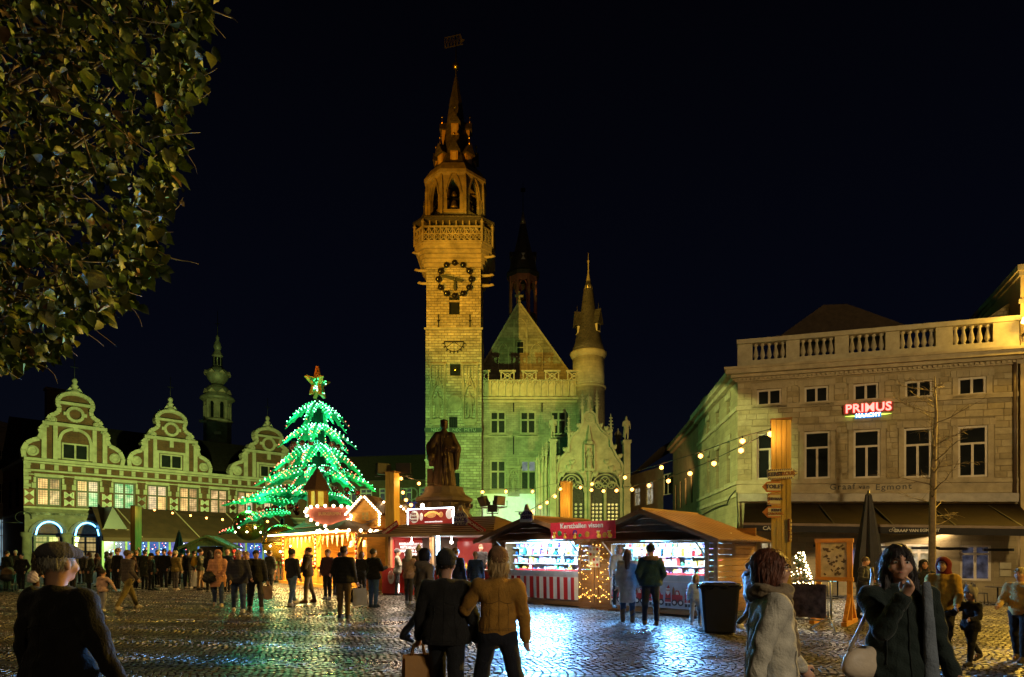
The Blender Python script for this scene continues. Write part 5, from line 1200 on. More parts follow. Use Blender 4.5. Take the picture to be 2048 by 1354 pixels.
def hut(label, p0, p1, ua, ub, D, opening, skirt, seed, ze, zr, gl):
    w = HW; t = w.empty('market_hut', label, 'market stall', gl)
    oa, ob = opening
    planks(t, ua, oa-.002, .18, ze, 0, WLX, seed=seed); planks(t, ob+.002, ub, .18, ze, 0, WLX, seed=seed+1)
    planks(t, 0.02, D, .18, ze, ub-.02, WLY, axis='v', seed=seed+2); planks(t, .02, D, .18, ze, ua, WLY, axis='v', seed=seed+3)
    MB().box(ua, ub, D-.03, D, .1, ze+.3).build('back_wall', WLX, t)
    MB().box(ua, ub, .02, D, .14, .18).build('floor_board', WLX, t)
    for k in range(5): y = .2+k*(D-.4)/4; 
    MB().box(ua-.03, ub+.03, -.05, .03, .05, .17).build('base_beam', WLX, t)
    for k in range(3): u = ua+.3+k*(ub-ua-.6)/2; MB().box(u-.2, u+.2, -.12, .3, -.04, .05).build('base_block', WLX, t)
    for u in (ua+.05, oa-.05, ob+.05, ub-.05): MB().box(u-.055, u+.055, -.055, -.026, .17, ze).build('corner_post', WLZ, t)
    MB().box(ua, ub, -.07, -.026, ze-.14, ze+.02).build('lintel', WLX, t)
    um = (ua+ub)/2; ov = .3; yf = -.62
    # triangular front gable in boards, set back under the roof
    n = 4; hh = (zr-ze-.03)/n
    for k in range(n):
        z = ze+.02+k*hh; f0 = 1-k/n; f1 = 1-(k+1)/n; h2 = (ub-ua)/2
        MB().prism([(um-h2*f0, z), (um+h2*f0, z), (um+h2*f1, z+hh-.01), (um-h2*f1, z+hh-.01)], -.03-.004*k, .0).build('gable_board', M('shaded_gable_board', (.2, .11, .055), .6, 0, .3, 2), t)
    gable_roof(t, ua-ov, ub+ov, yf, D+.25, ze-.1, zr, RFB)
    for s in (-1, 1):
        b = (ua-ov if s < 0 else ub+ov, ze-.1); mb = MB(); mb.band([(um, zr-.02), (b[0], b[1]-.02)], .13, yf-.03, yf-.003); mb.build('barge_board', WLX, t)
    MB().box(um-.05, um+.05, yf, D+.2, zr+.02, zr+.07).build('ridge_board', RFB, t)
    # counter
    zc = .92
    MB().box(oa, ob, -.02, .5, zc-.04, zc).build('counter_top', M('white_counter', (.6, .62, .65), .4), t)
    MB().box(oa, ob, .42, .5, zc, zc+.2).build('counter_back', REDP, t)
    MB().box(oa, ob, -.03, .0, zc, zc+.16).build('counter_glass', M('clear_panel', (.5, .56, .6), .15), t)
    for k in range(5): u = oa+(ob-oa)*k/4; MB().box(u-.01, u+.01, .0, .42, zc, zc+.15).build('divider', WHITE, t)
    return t
uo = lambda px: HW.u(px)
H1 = dict(ua=0.02, ub=uo(1190), o=(uo(1013), uo(1159))); H2 = dict(ua=uo(1192), ub=HW.L, o=(uo(1224), uo(1411)))
hl = hut('wooden hut with red and white striped counter skirt and hexagonal roof sign', 0, 0, H1['ua'], H1['ub'], 2.3, H1['o'], 0, 1, 2.12, 2.74, -.02)
hr = hut('wooden hut with printed truck counter cloth at the right end beside the bin', 0, 0, H2['ua'], H2['ub'], 2.3, H2['o'], 0, 11, 2.06, 2.8, -.05)
def striped_skirt():
    oa, ob = H1['o']; n = 22; mb = MB()
    for k in range(n):
        mb.mi = k % 2; a = oa+(ob-oa)*k/n; b = oa+(ob-oa)*(k+1)/n
        for j in range(4):
            q = lambda i: -.075-.018*math.sin((k+i/4)*1.9)
            x0, x1 = a+(b-a)*j/4, a+(b-a)*(j+1)/4
            mb.quad((x0, q(j)+.02, .22), (x1, q(j+1)+.02, .22), (x1, q(j+1), .9), (x0, q(j), .9))
    mb.build('striped_skirt', [REDC, WHITE], hl)
striped_skirt()
def truck_skirt():
    oa, ob = H2['o']; MB().box(oa, ob, -.075, -.06, .2, .88).build('counter_cloth', M('snow_print_cloth', (.42, .47, .55), .7, 0, .25, 3), hr)
    red, blk, wh, sk, brn = M('print_red', (.4, .03, .03), .7), M('print_black', (.03, .03, .04), .7), M('print_white', (.75, .75, .75), .7), M('print_skin', (.55, .32, .22), .7), M('print_brown', (.2, .1, .05), .7)
    n = 5
    for k in range(n):
        c = oa+(ob-oa)*(k+.5)/n; s = (ob-oa)/n*.9; mb = MB(); y0, y1 = -.083, -.0755
        mb.mi = 0; mb.prism([(c-.1*s, .36), (c+.5*s, .36), (c+.5*s, .55), (c+.38*s, .56), (c+.3*s, .68), (c+.1*s, .68), (c+.08*s, .56), (c-.1*s, .56)], y0, y1)
        mb.mi = 2; mb.prism([(c+.14*s, .57), (c+.3*s, .57), (c+.26*s, .65), (c+.14*s, .65)], y0-.004, y0)
        for x in (.05, .4):
            pts = lambda r: [(c+x*s+r*math.cos(a), .36+r*math.sin(a)) for a in np.linspace(0, 6.283, 12)[:-1]]
            mb.mi = 1; mb.prism(pts(.085), y0-.006, y0-.001); mb.mi = 2; mb.prism(pts(.045), y0-.01, y0-.006)
        mb.mi = 4; mb.prism([(c-.08*s, .56), (c+.07*s, .56), (c+.05*s, .72), (c-.02*s, .78), (c-.08*s, .68)], y0, y1)
        x = c-.32*s                                        # a small red coated bearded figure
        mb.mi = 0; mb.prism([(x-.09, .34), (x+.09, .34), (x+.07, .62), (x-.07, .62)], y0, y1).prism([(x-.055, .72), (x+.055, .72), (x+.02, .82)], y0, y1); mb.mi = 1; mb.prism([(x-.08, .26), (x-.01, .26), (x-.01, .34), (x-.08, .34)], y0, y1).prism([(x+.01, .26), (x+.08, .26), (x+.08, .34), (x+.01, .34)], y0, y1).prism([(x-.085, .44), (x+.085, .44), (x+.08, .47), (x-.08, .47)], y0-.003, y0)
        mb.mi = 2; mb.prism([(x-.05, .6), (x, .54), (x+.05, .6), (x+.05, .66), (x-.05, .66)], y0-.004, y0).prism([(x-.06, .7), (x+.06, .7), (x+.06, .73), (x-.06, .73)], y0-.003, y0).prism([(x-.09, .34), (x+.09, .34), (x+.09, .37), (x-.09, .37)], y0-.003, y0); mb.mi = 3; mb.prism([(x-.045, .65), (x+.045, .65), (x+.045, .705), (x-.045, .705)], y0-.002, y1)
        mb.build('truck_print', [red, blk, wh, sk, brn], hr)
    MB().box(oa, ob, .40, .42, .93, 1.1).build('printed_strip', REDC, hr)
truck_skirt()
def fairy_front():                                        # string of warm stars between the two hut openings
    t = thing('fairy_lights', 'warm fairy lights trailing in loops over the boards between the two hut openings', 'fairy lights', world(HW, 0, 0, 0), HW.rz)
    a, b = H1['o'][1]+.06, H2['o'][0]-.06; rng = random.Random(8); me = ico(.009); me.materials.append(E('fairy_gold', (1, .55, .1), 9, True)); m2 = ico(.016); m2.materials.append(E('fairy_gold', (1, .55, .1), 9, True))
    pts = []
    for x0, x1, n in ((a, a+.34, 36), (b-.3, b, 34), (a+.35, b-.3, 16)):
        for k in range(n):
            z = .25+1.75*k/n; x = x0+(x1-x0)*(.5+.45*math.sin(k*.8+x0)) + rng.uniform(-.05, .05); pts.append((x, -.09, z+rng.uniform(-.06, .06)))
    for k in range(18): pts.append((a+(b-a)*k/17, -.09, .28+.12*abs(math.sin(k*.55))))
    for i, p in enumerate(pts): link('bulb', me if i % 4 else m2, t, p)
    mb = MB(); mb.tube([pts[i] for i in range(0, 36)], .005, 4).tube([pts[i] for i in range(36, 70)], .005, 4); mb.build('wire', M('thin_wire', (.05, .04, .03), .6), t)
    fl = world(HW, (a+b)/2, -.55, 1.0); point('fairy_glow_lamp', fl, (1, .6, .12), 14, .3)
    q = thing('poster', 'white poster of ornaments pinned between the two hut openings', 'poster', world(HW, (a+b)/2, -.05, 1.5), HW.rz)
    mb = MB().box(-.2, .2, -.02, 0, -.3, .3); mb.build('sheet', M('poster_sheet', (.6, .58, .55), .6), q)
    mb = MB()
    for i in range(3):
        for j in range(4): mb.mi = (i+j) % 3; c = (-.12+.12*i, -.225+.15*j); mb.prism([(c[0]+.045*math.cos(v), c[1]+.045*math.sin(v)) for v in np.linspace(0, 6.283, 9)[:-1]], -.026, -.02)
    mb.build('picture', [M('print_grey', (.3, .3, .3), .6), M('print_gold', (.5, .35, .12), .6), M('print_red', (.4, .03, .03), .7)], q)
fairy_front()
# -------- goods of the two huts
TOYC = [(.75, .78, .8), (.7, .06, .05), (.05, .3, .65), (.85, .6, .08), (.1, .5, .22), (.75, .25, .5), (.85, .85, .85), (.9, .45, .1), (.2, .12, .5), (.5, .75, .85)]
TM = [M('toy_colour', c, .35, 0, .12, 6) for c in TOYC]
def toy_meshes():
    out = {}
    out['toy_box'] = []
    for k in range(10):
        mb = MB().box(-.5, .5, -.3, .3, 0, 1); mb.mi = 1; mb.box(-.42, .42, -.31, -.301, .12, .6); mb.mi = 2; mb.box(-.36, .3, -.31, -.3012, .7, .9).box(-.2, .25, -.315, -.311, .2, .5); out['toy_box'].append(mb.mesh('toy_box', [TM[k], TM[(k*3+6) % 10], TM[(k*7+2) % 10]]))
    out['plush_toy'] = []
    for k in (0, 3, 7, 9, 5, 6):
        mb = MB(); mb.ball((0, 0, .34), .33, 10, 7, 1, .8).ball((0, -.05, .8), .27, 10, 7)
        for s in (-1, 1): mb.ball((s*.2, -.02, 1.03), .1, 7, 5).ball((s*.34, -.12, .45), .12, 7, 5, 1, 1, 1.5).ball((s*.2, -.3, .1), .13, 7, 5, 1, 1.4)
        mb.mi = 1; mb.ball((0, -.29, .74), .11, 7, 5); mb.mi = 2
        for s in (-1, 1): mb.ball((s*.1, -.29, .87), .035, 5, 4)
        mb.ball((0, -.39, .77), .035, 5, 4); out['plush_toy'].append(mb.mesh('plush_toy', [TM[k], TM[0], BLACKP]))
    out['bauble'] = [MB().ball((0, 0, .45), .45, 12, 8).lathe([(.12, .86), (.12, 1.0), (.03, 1.06)], 8).mesh('bauble', M('shiny_bauble', TOYC[k], .15, .5, .1)) for k in (1, 2, 3, 4, 8)]
    out['gift_bag'] = []
    for k in (6, 9, 5, 2):
        mb = MB().add([(-.4, -.25, 0), (.4, -.25, 0), (.4, .25, 0), (-.4, .25, 0), (-.46, -.16, .9), (.46, -.16, .9), (.46, .16, .9), (-.46, .16, .9)], [(0, 1, 5, 4), (1, 2, 6, 5), (2, 3, 7, 6), (3, 0, 4, 7), (3, 2, 1, 0)], False); mb.mi = 1
        for s in (-1, 1): mb.tube([(-.18, s*.15, .88), (-.1, s*.13, 1.1), (.1, s*.13, 1.1), (.18, s*.15, .88)], .02, 4)
        mb.box(-.22, .22, -.225, -.2, .3, .6); out['gift_bag'].append(mb.mesh('gift_bag', [TM[k], TM[(k+3) % 10]]))
    return out
TOYS = toy_meshes()
def goods(parent, o, where, seed, D, z1):
    rng = random.Random(seed); oa, ob = o; w = HW; z0 = 1.0
    MB().box(oa-.2, ob+.2, 1.06, 1.09, .9, z1+.25).build('display_wall', M('white_display', (.72, .75, .78), .6), parent)
    shelves = [1.02, 1.3, 1.57, 1.82]
    for i, z in enumerate(shelves): MB().box(oa-.4 if seed == 21 else oa-.1, ob+.15, .72, 1.06, z-.02, z).build('shelf', M('white_shelf', (.7, .72, .74), .5), parent)
    cnt = [0]*4; SH = ['lowest', 'second', 'third', 'top']
    word = {'toy_box': 'boxed toy', 'plush_toy': 'plush toy', 'bauble': 'shiny bauble', 'gift_bag': 'small gift bag'}
    for i, z in enumerate(shelves):
        u = oa-.35 if seed == 21 else oa-.05; top = (shelves+[z1+.22])[i+1]-z
        while u < ob+.05:
            kind = rng.choice(['toy_box', 'toy_box', 'toy_box', 'plush_toy', 'bauble', 'gift_bag']); sx = rng.uniform(.1, .19); sz = min(top-.03, rng.uniform(.14, .26))
            if kind == 'bauble': sx = sz = min(.13, sz)
            if kind == 'plush_toy': sx = sz*.8
            ob_ = link(kind, rng.choice(TOYS[kind]), None, world(w, u+sx/2, .86+rng.uniform(-.06, .05), z+parent.location.z), (0, 0, w.rz+rng.uniform(-.25, .25)), (sx, sx if kind != 'toy_box' else .22, sz))
            cnt[i] += 1; tag(ob_, f'{word[kind]}, {ORD(cnt[i])} from the left on the {SH[i]} shelf of {where}', word[kind].split()[-1], f'{word[kind]}s for sale in {where}')
            u += sx+rng.uniform(.01, .04)
    # prizes hung under the roof edge and lying on the counter
    n = 9
    for k in range(n):
        u = oa+(ob-oa)*(k+.5)/n; s = rng.uniform(.16, .22); kind = rng.choice(['plush_toy', 'gift_bag', 'plush_toy'])
        ob_ = link(kind, rng.choice(TOYS[kind]), None, world(w, u, .6, z1-.3-rng.uniform(0, .12)+parent.location.z), (0, 0, w.rz+rng.uniform(-.6, .6)), (s, s, s*1.15)); tag(ob_, f'{word[kind]}, {ORD(k+1)} from the left hanging above the counter of {where}', word[kind].split()[-1], f'prizes hanging in {where}')
    for k in range(6):
        u = oa+.2+(ob-oa-.4)*k/5; ob_ = link('bauble', rng.choice(TOYS['bauble']), None, world(w, u, .2, .92+parent.location.z), (0, 0, 0), (.09, .09, .09)); tag(ob_, f'fishing bauble, {ORD(k+1)} from the left in the counter trays of {where}', 'bauble', f'baubles in the trays of {where}')
    MB().box(oa, ob, -.01, .05, z1-.03, z1).build('led_strip', E('cool_led_strip', (.5, .8, 1), 16, True), parent)
    c = world(w, (oa+ob)/2, .12, z1-.06+parent.location.z); area('hut_strip_lamp', c, (c[0], c[1], 0), (.42, .7, 1), 290, ob-oa, .08).rotation_euler = (Matrix.Rotation(w.rz, 3, 'Z') @ Matrix.Rotation(R(28), 3, 'X')).to_euler()
    c = world(w, (oa+ob)/2, -.2, z1-.05+parent.location.z); area('hut_strip_lamp', c, (c[0]-.1, c[1]-6.5, 0), COOL, 560, 1.6, .1).data.spread = R(110)
goods(hl, H1['o'], 'the striped counter hut', 21, 2.3, 2.0); goods(hr, H2['o'], 'the truck cloth hut', 22, 2.3, 1.95)
def props(): 
    for o, z1, t in ((H1['o'], 2.0, hl), (H2['o'], 1.95, hr)):
        for u in (o[0]+.02, o[1]-.02): MB().beam((u, -.03, z1-.35), (u, -.5, z1+.02), .03).build('flap_strut', STEEL, t)
        MB().box(o[0]-.1, o[1]+.1, -.5, -.03, z1+.03, z1+.07).build('raised_flap', RFB, t)
props()
def banner():
    w = HW; u0, z1 = w.uz(1101, 1046, .66); u1, _ = w.uz(1230, 1040, .66); _, z0 = w.uz(1102, 1079, .66); _, z1 = w.uz(1101, 1046, .66)
    c = (u0+u1)/2; L = u1-u0; H = z1-z0
    t = thing('sign_banner', 'red Kerstballen vissen banner with yellow ducks across the two huts', 'banner', world(w, c, -.66, z0), w.rz)
    MB().box(-L/2, L/2, 0, .03, 0, H).build('panel', M('banner_red', (.62, .03, .05), .5, 0, .25, 4), t)
    letters('Kerstballen vissen', H*.4, M('banner_letter', (.78, .74, .68), .5), t, (0, -.012, H*.76), bold=.004, sp=1.06)
    yl, orr, grn, pur, brn = M('duck_yellow', (.8, .5, .05), .4), M('duck_orange', (.8, .25, .03), .4), M('bauble_green', (.05, .25, .07), .3), M('bauble_purple', (.1, .03, .25), .3), M('bauble_amber', (.55, .25, .03), .3)
    for k, x in enumerate((-.44, -.26, -.1, .27, .43)):
        mb = MB(); X = x*L; s = H*.2*(1 if k in (0, 3, 4) else .8); d = 1 if k in (0, 1, 2) else -1
        mb.ball((X, -.01, s*.75), s*.8, 9, 6, 1, .25, .8).ball((X+d*s*.25, -.015, s*1.75), s*.52, 9, 6, 1, .3); mb.mi = 1; mb.ball((X+d*s*.8, -.02, s*1.65), s*.24, 7, 5, 1, .3, .5); mb.mi = 2; mb.ball((X+d*s*.4, -.17*s, s*1.9), s*.1, 5, 4)
        mb.mi = 3; mb.prism([(X-s*.4+d*s*.2, s*2.1), (X+s*.5+d*s*.2, s*2.1), (X+d*s*.1, s*2.9)], -.02, -.001); mb.mi = 4; mb.box(X-s*.5+d*s*.2, X+s*.55+d*s*.2, -.025, -.001, s*2.0, s*2.2)
        mb.build('duck_print', [yl, orr, BLACKP, REDP, WHITE], t)
    for x, z, r_, m in ((-.35, .35, .17, grn), (-.02, .2, .12, grn), (-.17, .18, .15, REDP), (-.1, .38, .16, pur), (.09, .26, .17, brn), (.35, .2, .16, brn), (.0, .12, .1, REDP)):
        MB().ball((x*L, 0, z*H), r_*H, 10, 7, 1, .08).build('bauble_print', m, t)
banner()
bl_ = world(HW, uo(1165), -2.4, 3.3); spot('banner_fill_lamp', bl_, world(HW, uo(1165), -.6, 2.35), (1, .86, .7), 130, 80, .7, .1)  # added spot without a fixture, brightens the banner
def hex_sign(px, py, w, out, lines, label, hgt=.55, base=None):
    u, z = w.uz(px, py, out); t = thing('cutout_sign', label, 'sign', world(w, u, -out, z), w.rz)
    s = hgt; poly = [(-.52*s, -.38*s), (.3*s, -.42*s), (.5*s, -.3*s), (.46*s, .05*s), (.2*s, .3*s), (.06*s, .62*s), (-.1*s, .6*s), (-.22*s, .25*s), (-.5*s, .02*s)]
    MB().prism(poly, 0, .03).build('panel', M('cream_sign', (.62, .57, .5), .6, 0, .08), t)
    mb = MB(); mb.mi = 0; mb.ball((-.02*s, -.002, .42*s), .11*s, 8, 6, 1, .15); mb.mi = 1; mb.ball((.34*s, -.002, -.2*s), .12*s, 8, 6, 1, .15); mb.build('ornament', [M('ornament_amber', (.6, .3, .1), .5), M('ornament_violet', (.3, .2, .5), .5)], t)
    for i, tx in enumerate(lines): letters(tx, s*.26*min(1, 7.5/len(tx)), M('dark_blue_letter', (.05, .03, .13), .5), t, (-.03*s, -.012, (.1-.24*i)*s), bold=.004)
    return t
hex_sign(1053, 1030, HW, .7, ['KERSTBAL', 'VISSEN'], 'cream cut out sign reading Kerstbal vissen on the left hut gable', .55)

# ------------------------------------------------------------------ red snack hut
sa, sb = GP(766, 1189), GP(988, 1199)
SW = Wall(sa.x, sa.y, sb.x, sb.y)
def snack():
    w = SW; L = w.L; t = w.empty('snack_hut', 'red snack hut with wide dark roof, lit menu boards and a lit sign on top', 'market stall')
    ze = 2.3; D = 3.0
    MB().box(0, L, .4, .46, 0, .98).build('counter_front', REDP, t); MB().box(-.05, L, .2, .7, .98, 1.03).build('counter_top', M('steel_counter', (.5, .5, .5), .35, .8), t)
    u1 = w.u(798); MB().box(-.02, u1, -.03, .02, .06, 1.05).build('counter_side_panel', M('red_side_panel', (.5, .05, .04), .45, 0, .2, 2), t); MB().box(0, u1, .0, .4, .0, .06).build('plinth', M('dark_red_plinth', (.15, .02, .02), .5), t)
    mb = MB().ball((u1*.55, -.04, .68), .2, 12, 8, .85, .1, 1.3); mb.mi = 1; mb.ball((u1*.55, -.055, .72), .12, 10, 7, .8, .1); mb.mi = 2; mb.prism([(u1*.55-.14, .78), (u1*.55+.14, .78), (u1*.55+.05, .98)], -.07, -.045); mb.build('bearded_face_sticker', [WHITE, M('print_skin', (.55, .32, .22), .7), M('print_pale_red', (.55, .2, .15), .7)], t)
    for k in range(14): 
        if k == 0: me = ico(.018); me.materials.append(E('small_white_bulb', (1, .9, .75), 20, True))
        link('bulb', me, t, (u1+.02, -.04, .08+k*.07))
    MB().box(0, L, D-.05, D, 0, ze+.2).build('back_wall', REDP, t); MB().box(0, .05, .46, D, 0, ze).build('side_wall', REDP, t); MB().box(L-.05, L, .46, D, 0, ze).build('side_wall', WLY, t)
    MB().box(.05, L-.05, .5, D-.05, ze-.05, ze).build('ceiling', M('white_ceiling', (.6, .58, .55), .7), t)
    for u in (.1, L*.42, L-.1): MB().box(u-.06, u+.06, .25, .37, 0, ze).build('post', WLZ, t)
    # hipped roof with wide eaves
    o = .65; zr = 3.02; ze2 = ze-.02
    rm = WOOD('dark_roof_board', (.13, .075, .04), .45)
    a, b, c, d = (-o, -o), (L+o*.6, -o), (L+o*.6, D+o), (-o, D+o); r0, r1 = (1.15, D/2), (L-.9, D/2)
    n = 9
    for k in range(n):                                     # overlapping front boards
        f0, f1 = k/n, (k+1)/n; lerp = lambda p, q, f: p[0]+(q[0]-p[0])*f
        x0a, x1a = lerp(a, r0, f0), lerp(b, r1, f0); x0b, x1b = lerp(a, r0, f1+.02), lerp(b, r1, f1+.02); y0, y1 = -o+(D/2+o)*f0, -o+(D/2+o)*(f1+.02); z0, z1 = ze2+(zr-ze2)*f0, ze2+(zr-ze2)*f1
        MB().add([(x0a, y0, z0+.03), (x1a, y0, z0+.03), (x1b, y1, z1), (x0b, y1, z1), (x0a, y0, z0-.01), (x1a, y0, z0-.01)], [(0, 1, 2, 3), (0, 4, 5, 1)], False).build('roof_board', rm, t)
    MB().add([(*b, ze2), (*c, ze2), (*r1, zr)], [(0, 1, 2)], False).add([(*d, ze2), (*a, ze2), (*r0, zr)], [(0, 1, 2)], False).add([(*c, ze2), (*d, ze2), (*r0, zr), (*r1, zr)], [(0, 1, 2, 3)], False).add([(*a, ze2), (*d, ze2), (*c, ze2), (*b, ze2)], [(0, 1, 2, 3)], False).build('roof', rm, t)
    MB().box(-o-.02, L+o*.6, -o-.04, -o-.005, ze2-.05, ze2+.06).build('eaves_board', WOOD('eaves_board', (.45, .33, .2), .5), t)
    # menu boards and goods on the back wall
    bm = GLOW('lit_menu_panel', (.6, .02, .02), (.75, .08, .05), .55, 2); wm_ = E('menu_white', (1, .9, .85), .9)
    MB().box(.055, .09, .6, D-.15, 1.15, 2.15).build('menu_board', bm, t); MB().box(.2, L-.15, D-.1, D-.055, 1.25, 2.1).build('menu_board', bm, t)
    for i, (tx, z) in enumerate((('HAMBURGER HOT DOG', 1.98), ('WITTE BRAADWORST', 1.84), ('HAMBURGER SPECIAAL', 1.7), ('BICKY BURGER', 1.56))): letters(tx, .15, wm_, t, (.1, 1.65, z), (0, 0, R(90)), bold=.004)
    MB().ball((.45, D-.14, 1.62), .24, 12, 8, 1, .08).build('logo_disc', E('menu_white_disc', (1, .9, .85), .8), t); letters('Snack', .11, REDC, t, (.45, D-.17, 1.66)); letters('house', .11, REDC, t, (.45, D-.17, 1.53))
    MB().box(L*.68, L*.9, D-.5, D-.1, 1.72, 2.05).build('cupboard', M('steel_counter', (.5, .5, .5), .35, .8), t)
    rng = random.Random(5)
    for k in range(9):
        u = .5+k*(L-1)/8; kind = rng.choice(['bottle', 'sauce_tub']); mb = MB()
        if kind == 'bottle': mb.lathe([(.035, 0), (.035, .14), (.012, .19), (.012, .22)], 8)
        else: mb.lathe([(.06, 0), (.07, .12), (.075, .125), (.05, .13)], 10)
        ob_ = mb.build(kind, TM[rng.choice([1, 3, 6, 0])], loc=world(w, u, .5, 1.03)); tag(ob_, f'small {kind.replace("_", " ")}, {ORD(k+1)} from the left on the steel counter of the red snack hut', kind.replace('_', ' '), f'{kind.replace("_", " ")}s on the snack counter')
    for u in (.6, L*.5, L-.7): MB().tube([(u, 1.0, ze-.06), (u, 1.0, ze-.22)], .01, 4).ball((u, 1.0, ze-.27), .06, 8, 6).build('hanging_bulb', E('snack_bulb', (1, .9, .8), 30, True), t)
    c = world(w, L/2, 1.1, ze-.1); area('snack_lamp', c, (c[0], c[1], 0), (1, .78, .6), 260, L-.5, 1.2)
    c = world(w, L/2, .1, ze-.1); area('snack_lamp', c, (c[0]-.5, c[1]-1.2, 0), (1, .75, .5), 200, L-.5, .2)
    mb = MB()
    for u in (w.u(868), w.u(872)): mb.box(u-.02, u+.02, .16, .2, 1.03, ze-.02)
    mb.build('led_post', E('cool_led_strip', (.5, .8, 1), 16, True), t)
    # big sign on the roof
    so = .66; u0, z1 = w.uz(817, 1020, so); ub_, z2 = w.uz(906, 1017, so); z0 = w.uz(817, 1049, so)[1]; cc = (u0+ub_)/2; SL = ub_-u0; SH = z1-z0
    s = thing('roof_sign', 'red lit New Snack house sign edged in white light on the snack hut roof', 'sign', world(w, cc, -so, z0), w.rz)
    MB().box(-SL/2, SL/2, 0, .06, 0, SH).build('panel', GLOW('lit_red_sign', (.4, .02, .02), (.55, .06, .03), .6, 3), s)
    mb = MB().box(-SL/2-.03, SL/2+.03, -.03, .02, SH, SH+.035).box(-SL/2-.035, -SL/2, -.03, .02, 0, SH).box(SL/2, SL/2+.035, -.03, .02, 0, SH); mb.build('led_edge', E('sign_led_edge', (.7, .85, 1), 9, True), s)
    MB().ball((-SL*.36, -.01, SH*.5), SH*.42, 14, 8, .95, .06).build('logo_oval', E('logo_cream', (.9, .75, .55), .55), s)
    for i, tx in enumerate(('New', 'Snack', 'house')): letters(tx, SH*.24, M('logo_red', (.35, .02, .02), .5), s, (-SL*.36, -.05, SH*(.72-.22*i)), bold=.003)
    letters('www.newsnackhouse.be', SH*.15, wm_, s, (SL*.08, -.02, SH*.14), bold=.002)
    mb = MB(); mb.band([(-SL*.12+.4*k*SL/6, SH*(.55+.25*math.sin(k*.6))) for k in range(6)], .07, -.03, -.001); mb.mi = 1; mb.ball((SL*.02, -.01, SH*.62), .17, 9, 6, 1.4, .1, .7).ball((SL*.24, -.01, SH*.6), .1, 9, 6, 1, .1); mb.mi = 2; mb.ball((SL*.42, -.01, SH*.62), .15, 9, 6, 1, .1, 1.2).ball((-SL*.2, -.01, SH*.5), .08, 8, 6, 1, .1, 1.8)
    mb.build('food_picture', [E('food_gold', (1, .55, .12), .9), E('food_brown', (.8, .35, .1), .7), E('food_cream', (1, .75, .6), .7)], s)
    for x in (-SL*.3, SL*.3): MB().beam((x, .06, SH*.8), (x, .9, .1), .04).build('sign_strut', IRON, s)
    MB().ball((SL*-.13, -.12, SH+.12), .07, 8, 6).tube([(SL*-.13, .05, SH), (SL*-.13, -.1, SH+.13)], .015, 4).build('sign_lamp', E('sign_lamp', (1, .85, .6), 45, True), s)
    for px, py, tx, lb, tilt in ((951, 1052, 'ESCARGOTS', 'red Escargots board sloping along the right roof edge of the snack hut', .55), (780, 1057, 'HAMBURGER', 'red Hamburger board sloping along the left roof edge of the snack hut', -.5)):
        u, z = w.uz(px, py, .66); b = thing('roof_board_sign', lb, 'sign', world(w, u, -.66, z), w.rz); mb = MB().box(-.42, .42, 0, .03, -.11, .11); o_ = mb.build('panel', M('board_red', (.35, .02, .03), .5), b, rot=(0, tilt, 0)); letters(tx, .135, M('banner_letter', (.78, .74, .68), .5), o_, (0, -.008, 0), bold=.002)
    hex_sign(921, 1034, w, .68, ['NEW', 'SNACK', 'HOUSE'], 'cream cut out sign reading New Snack House on the snack hut roof', .66)
snack()

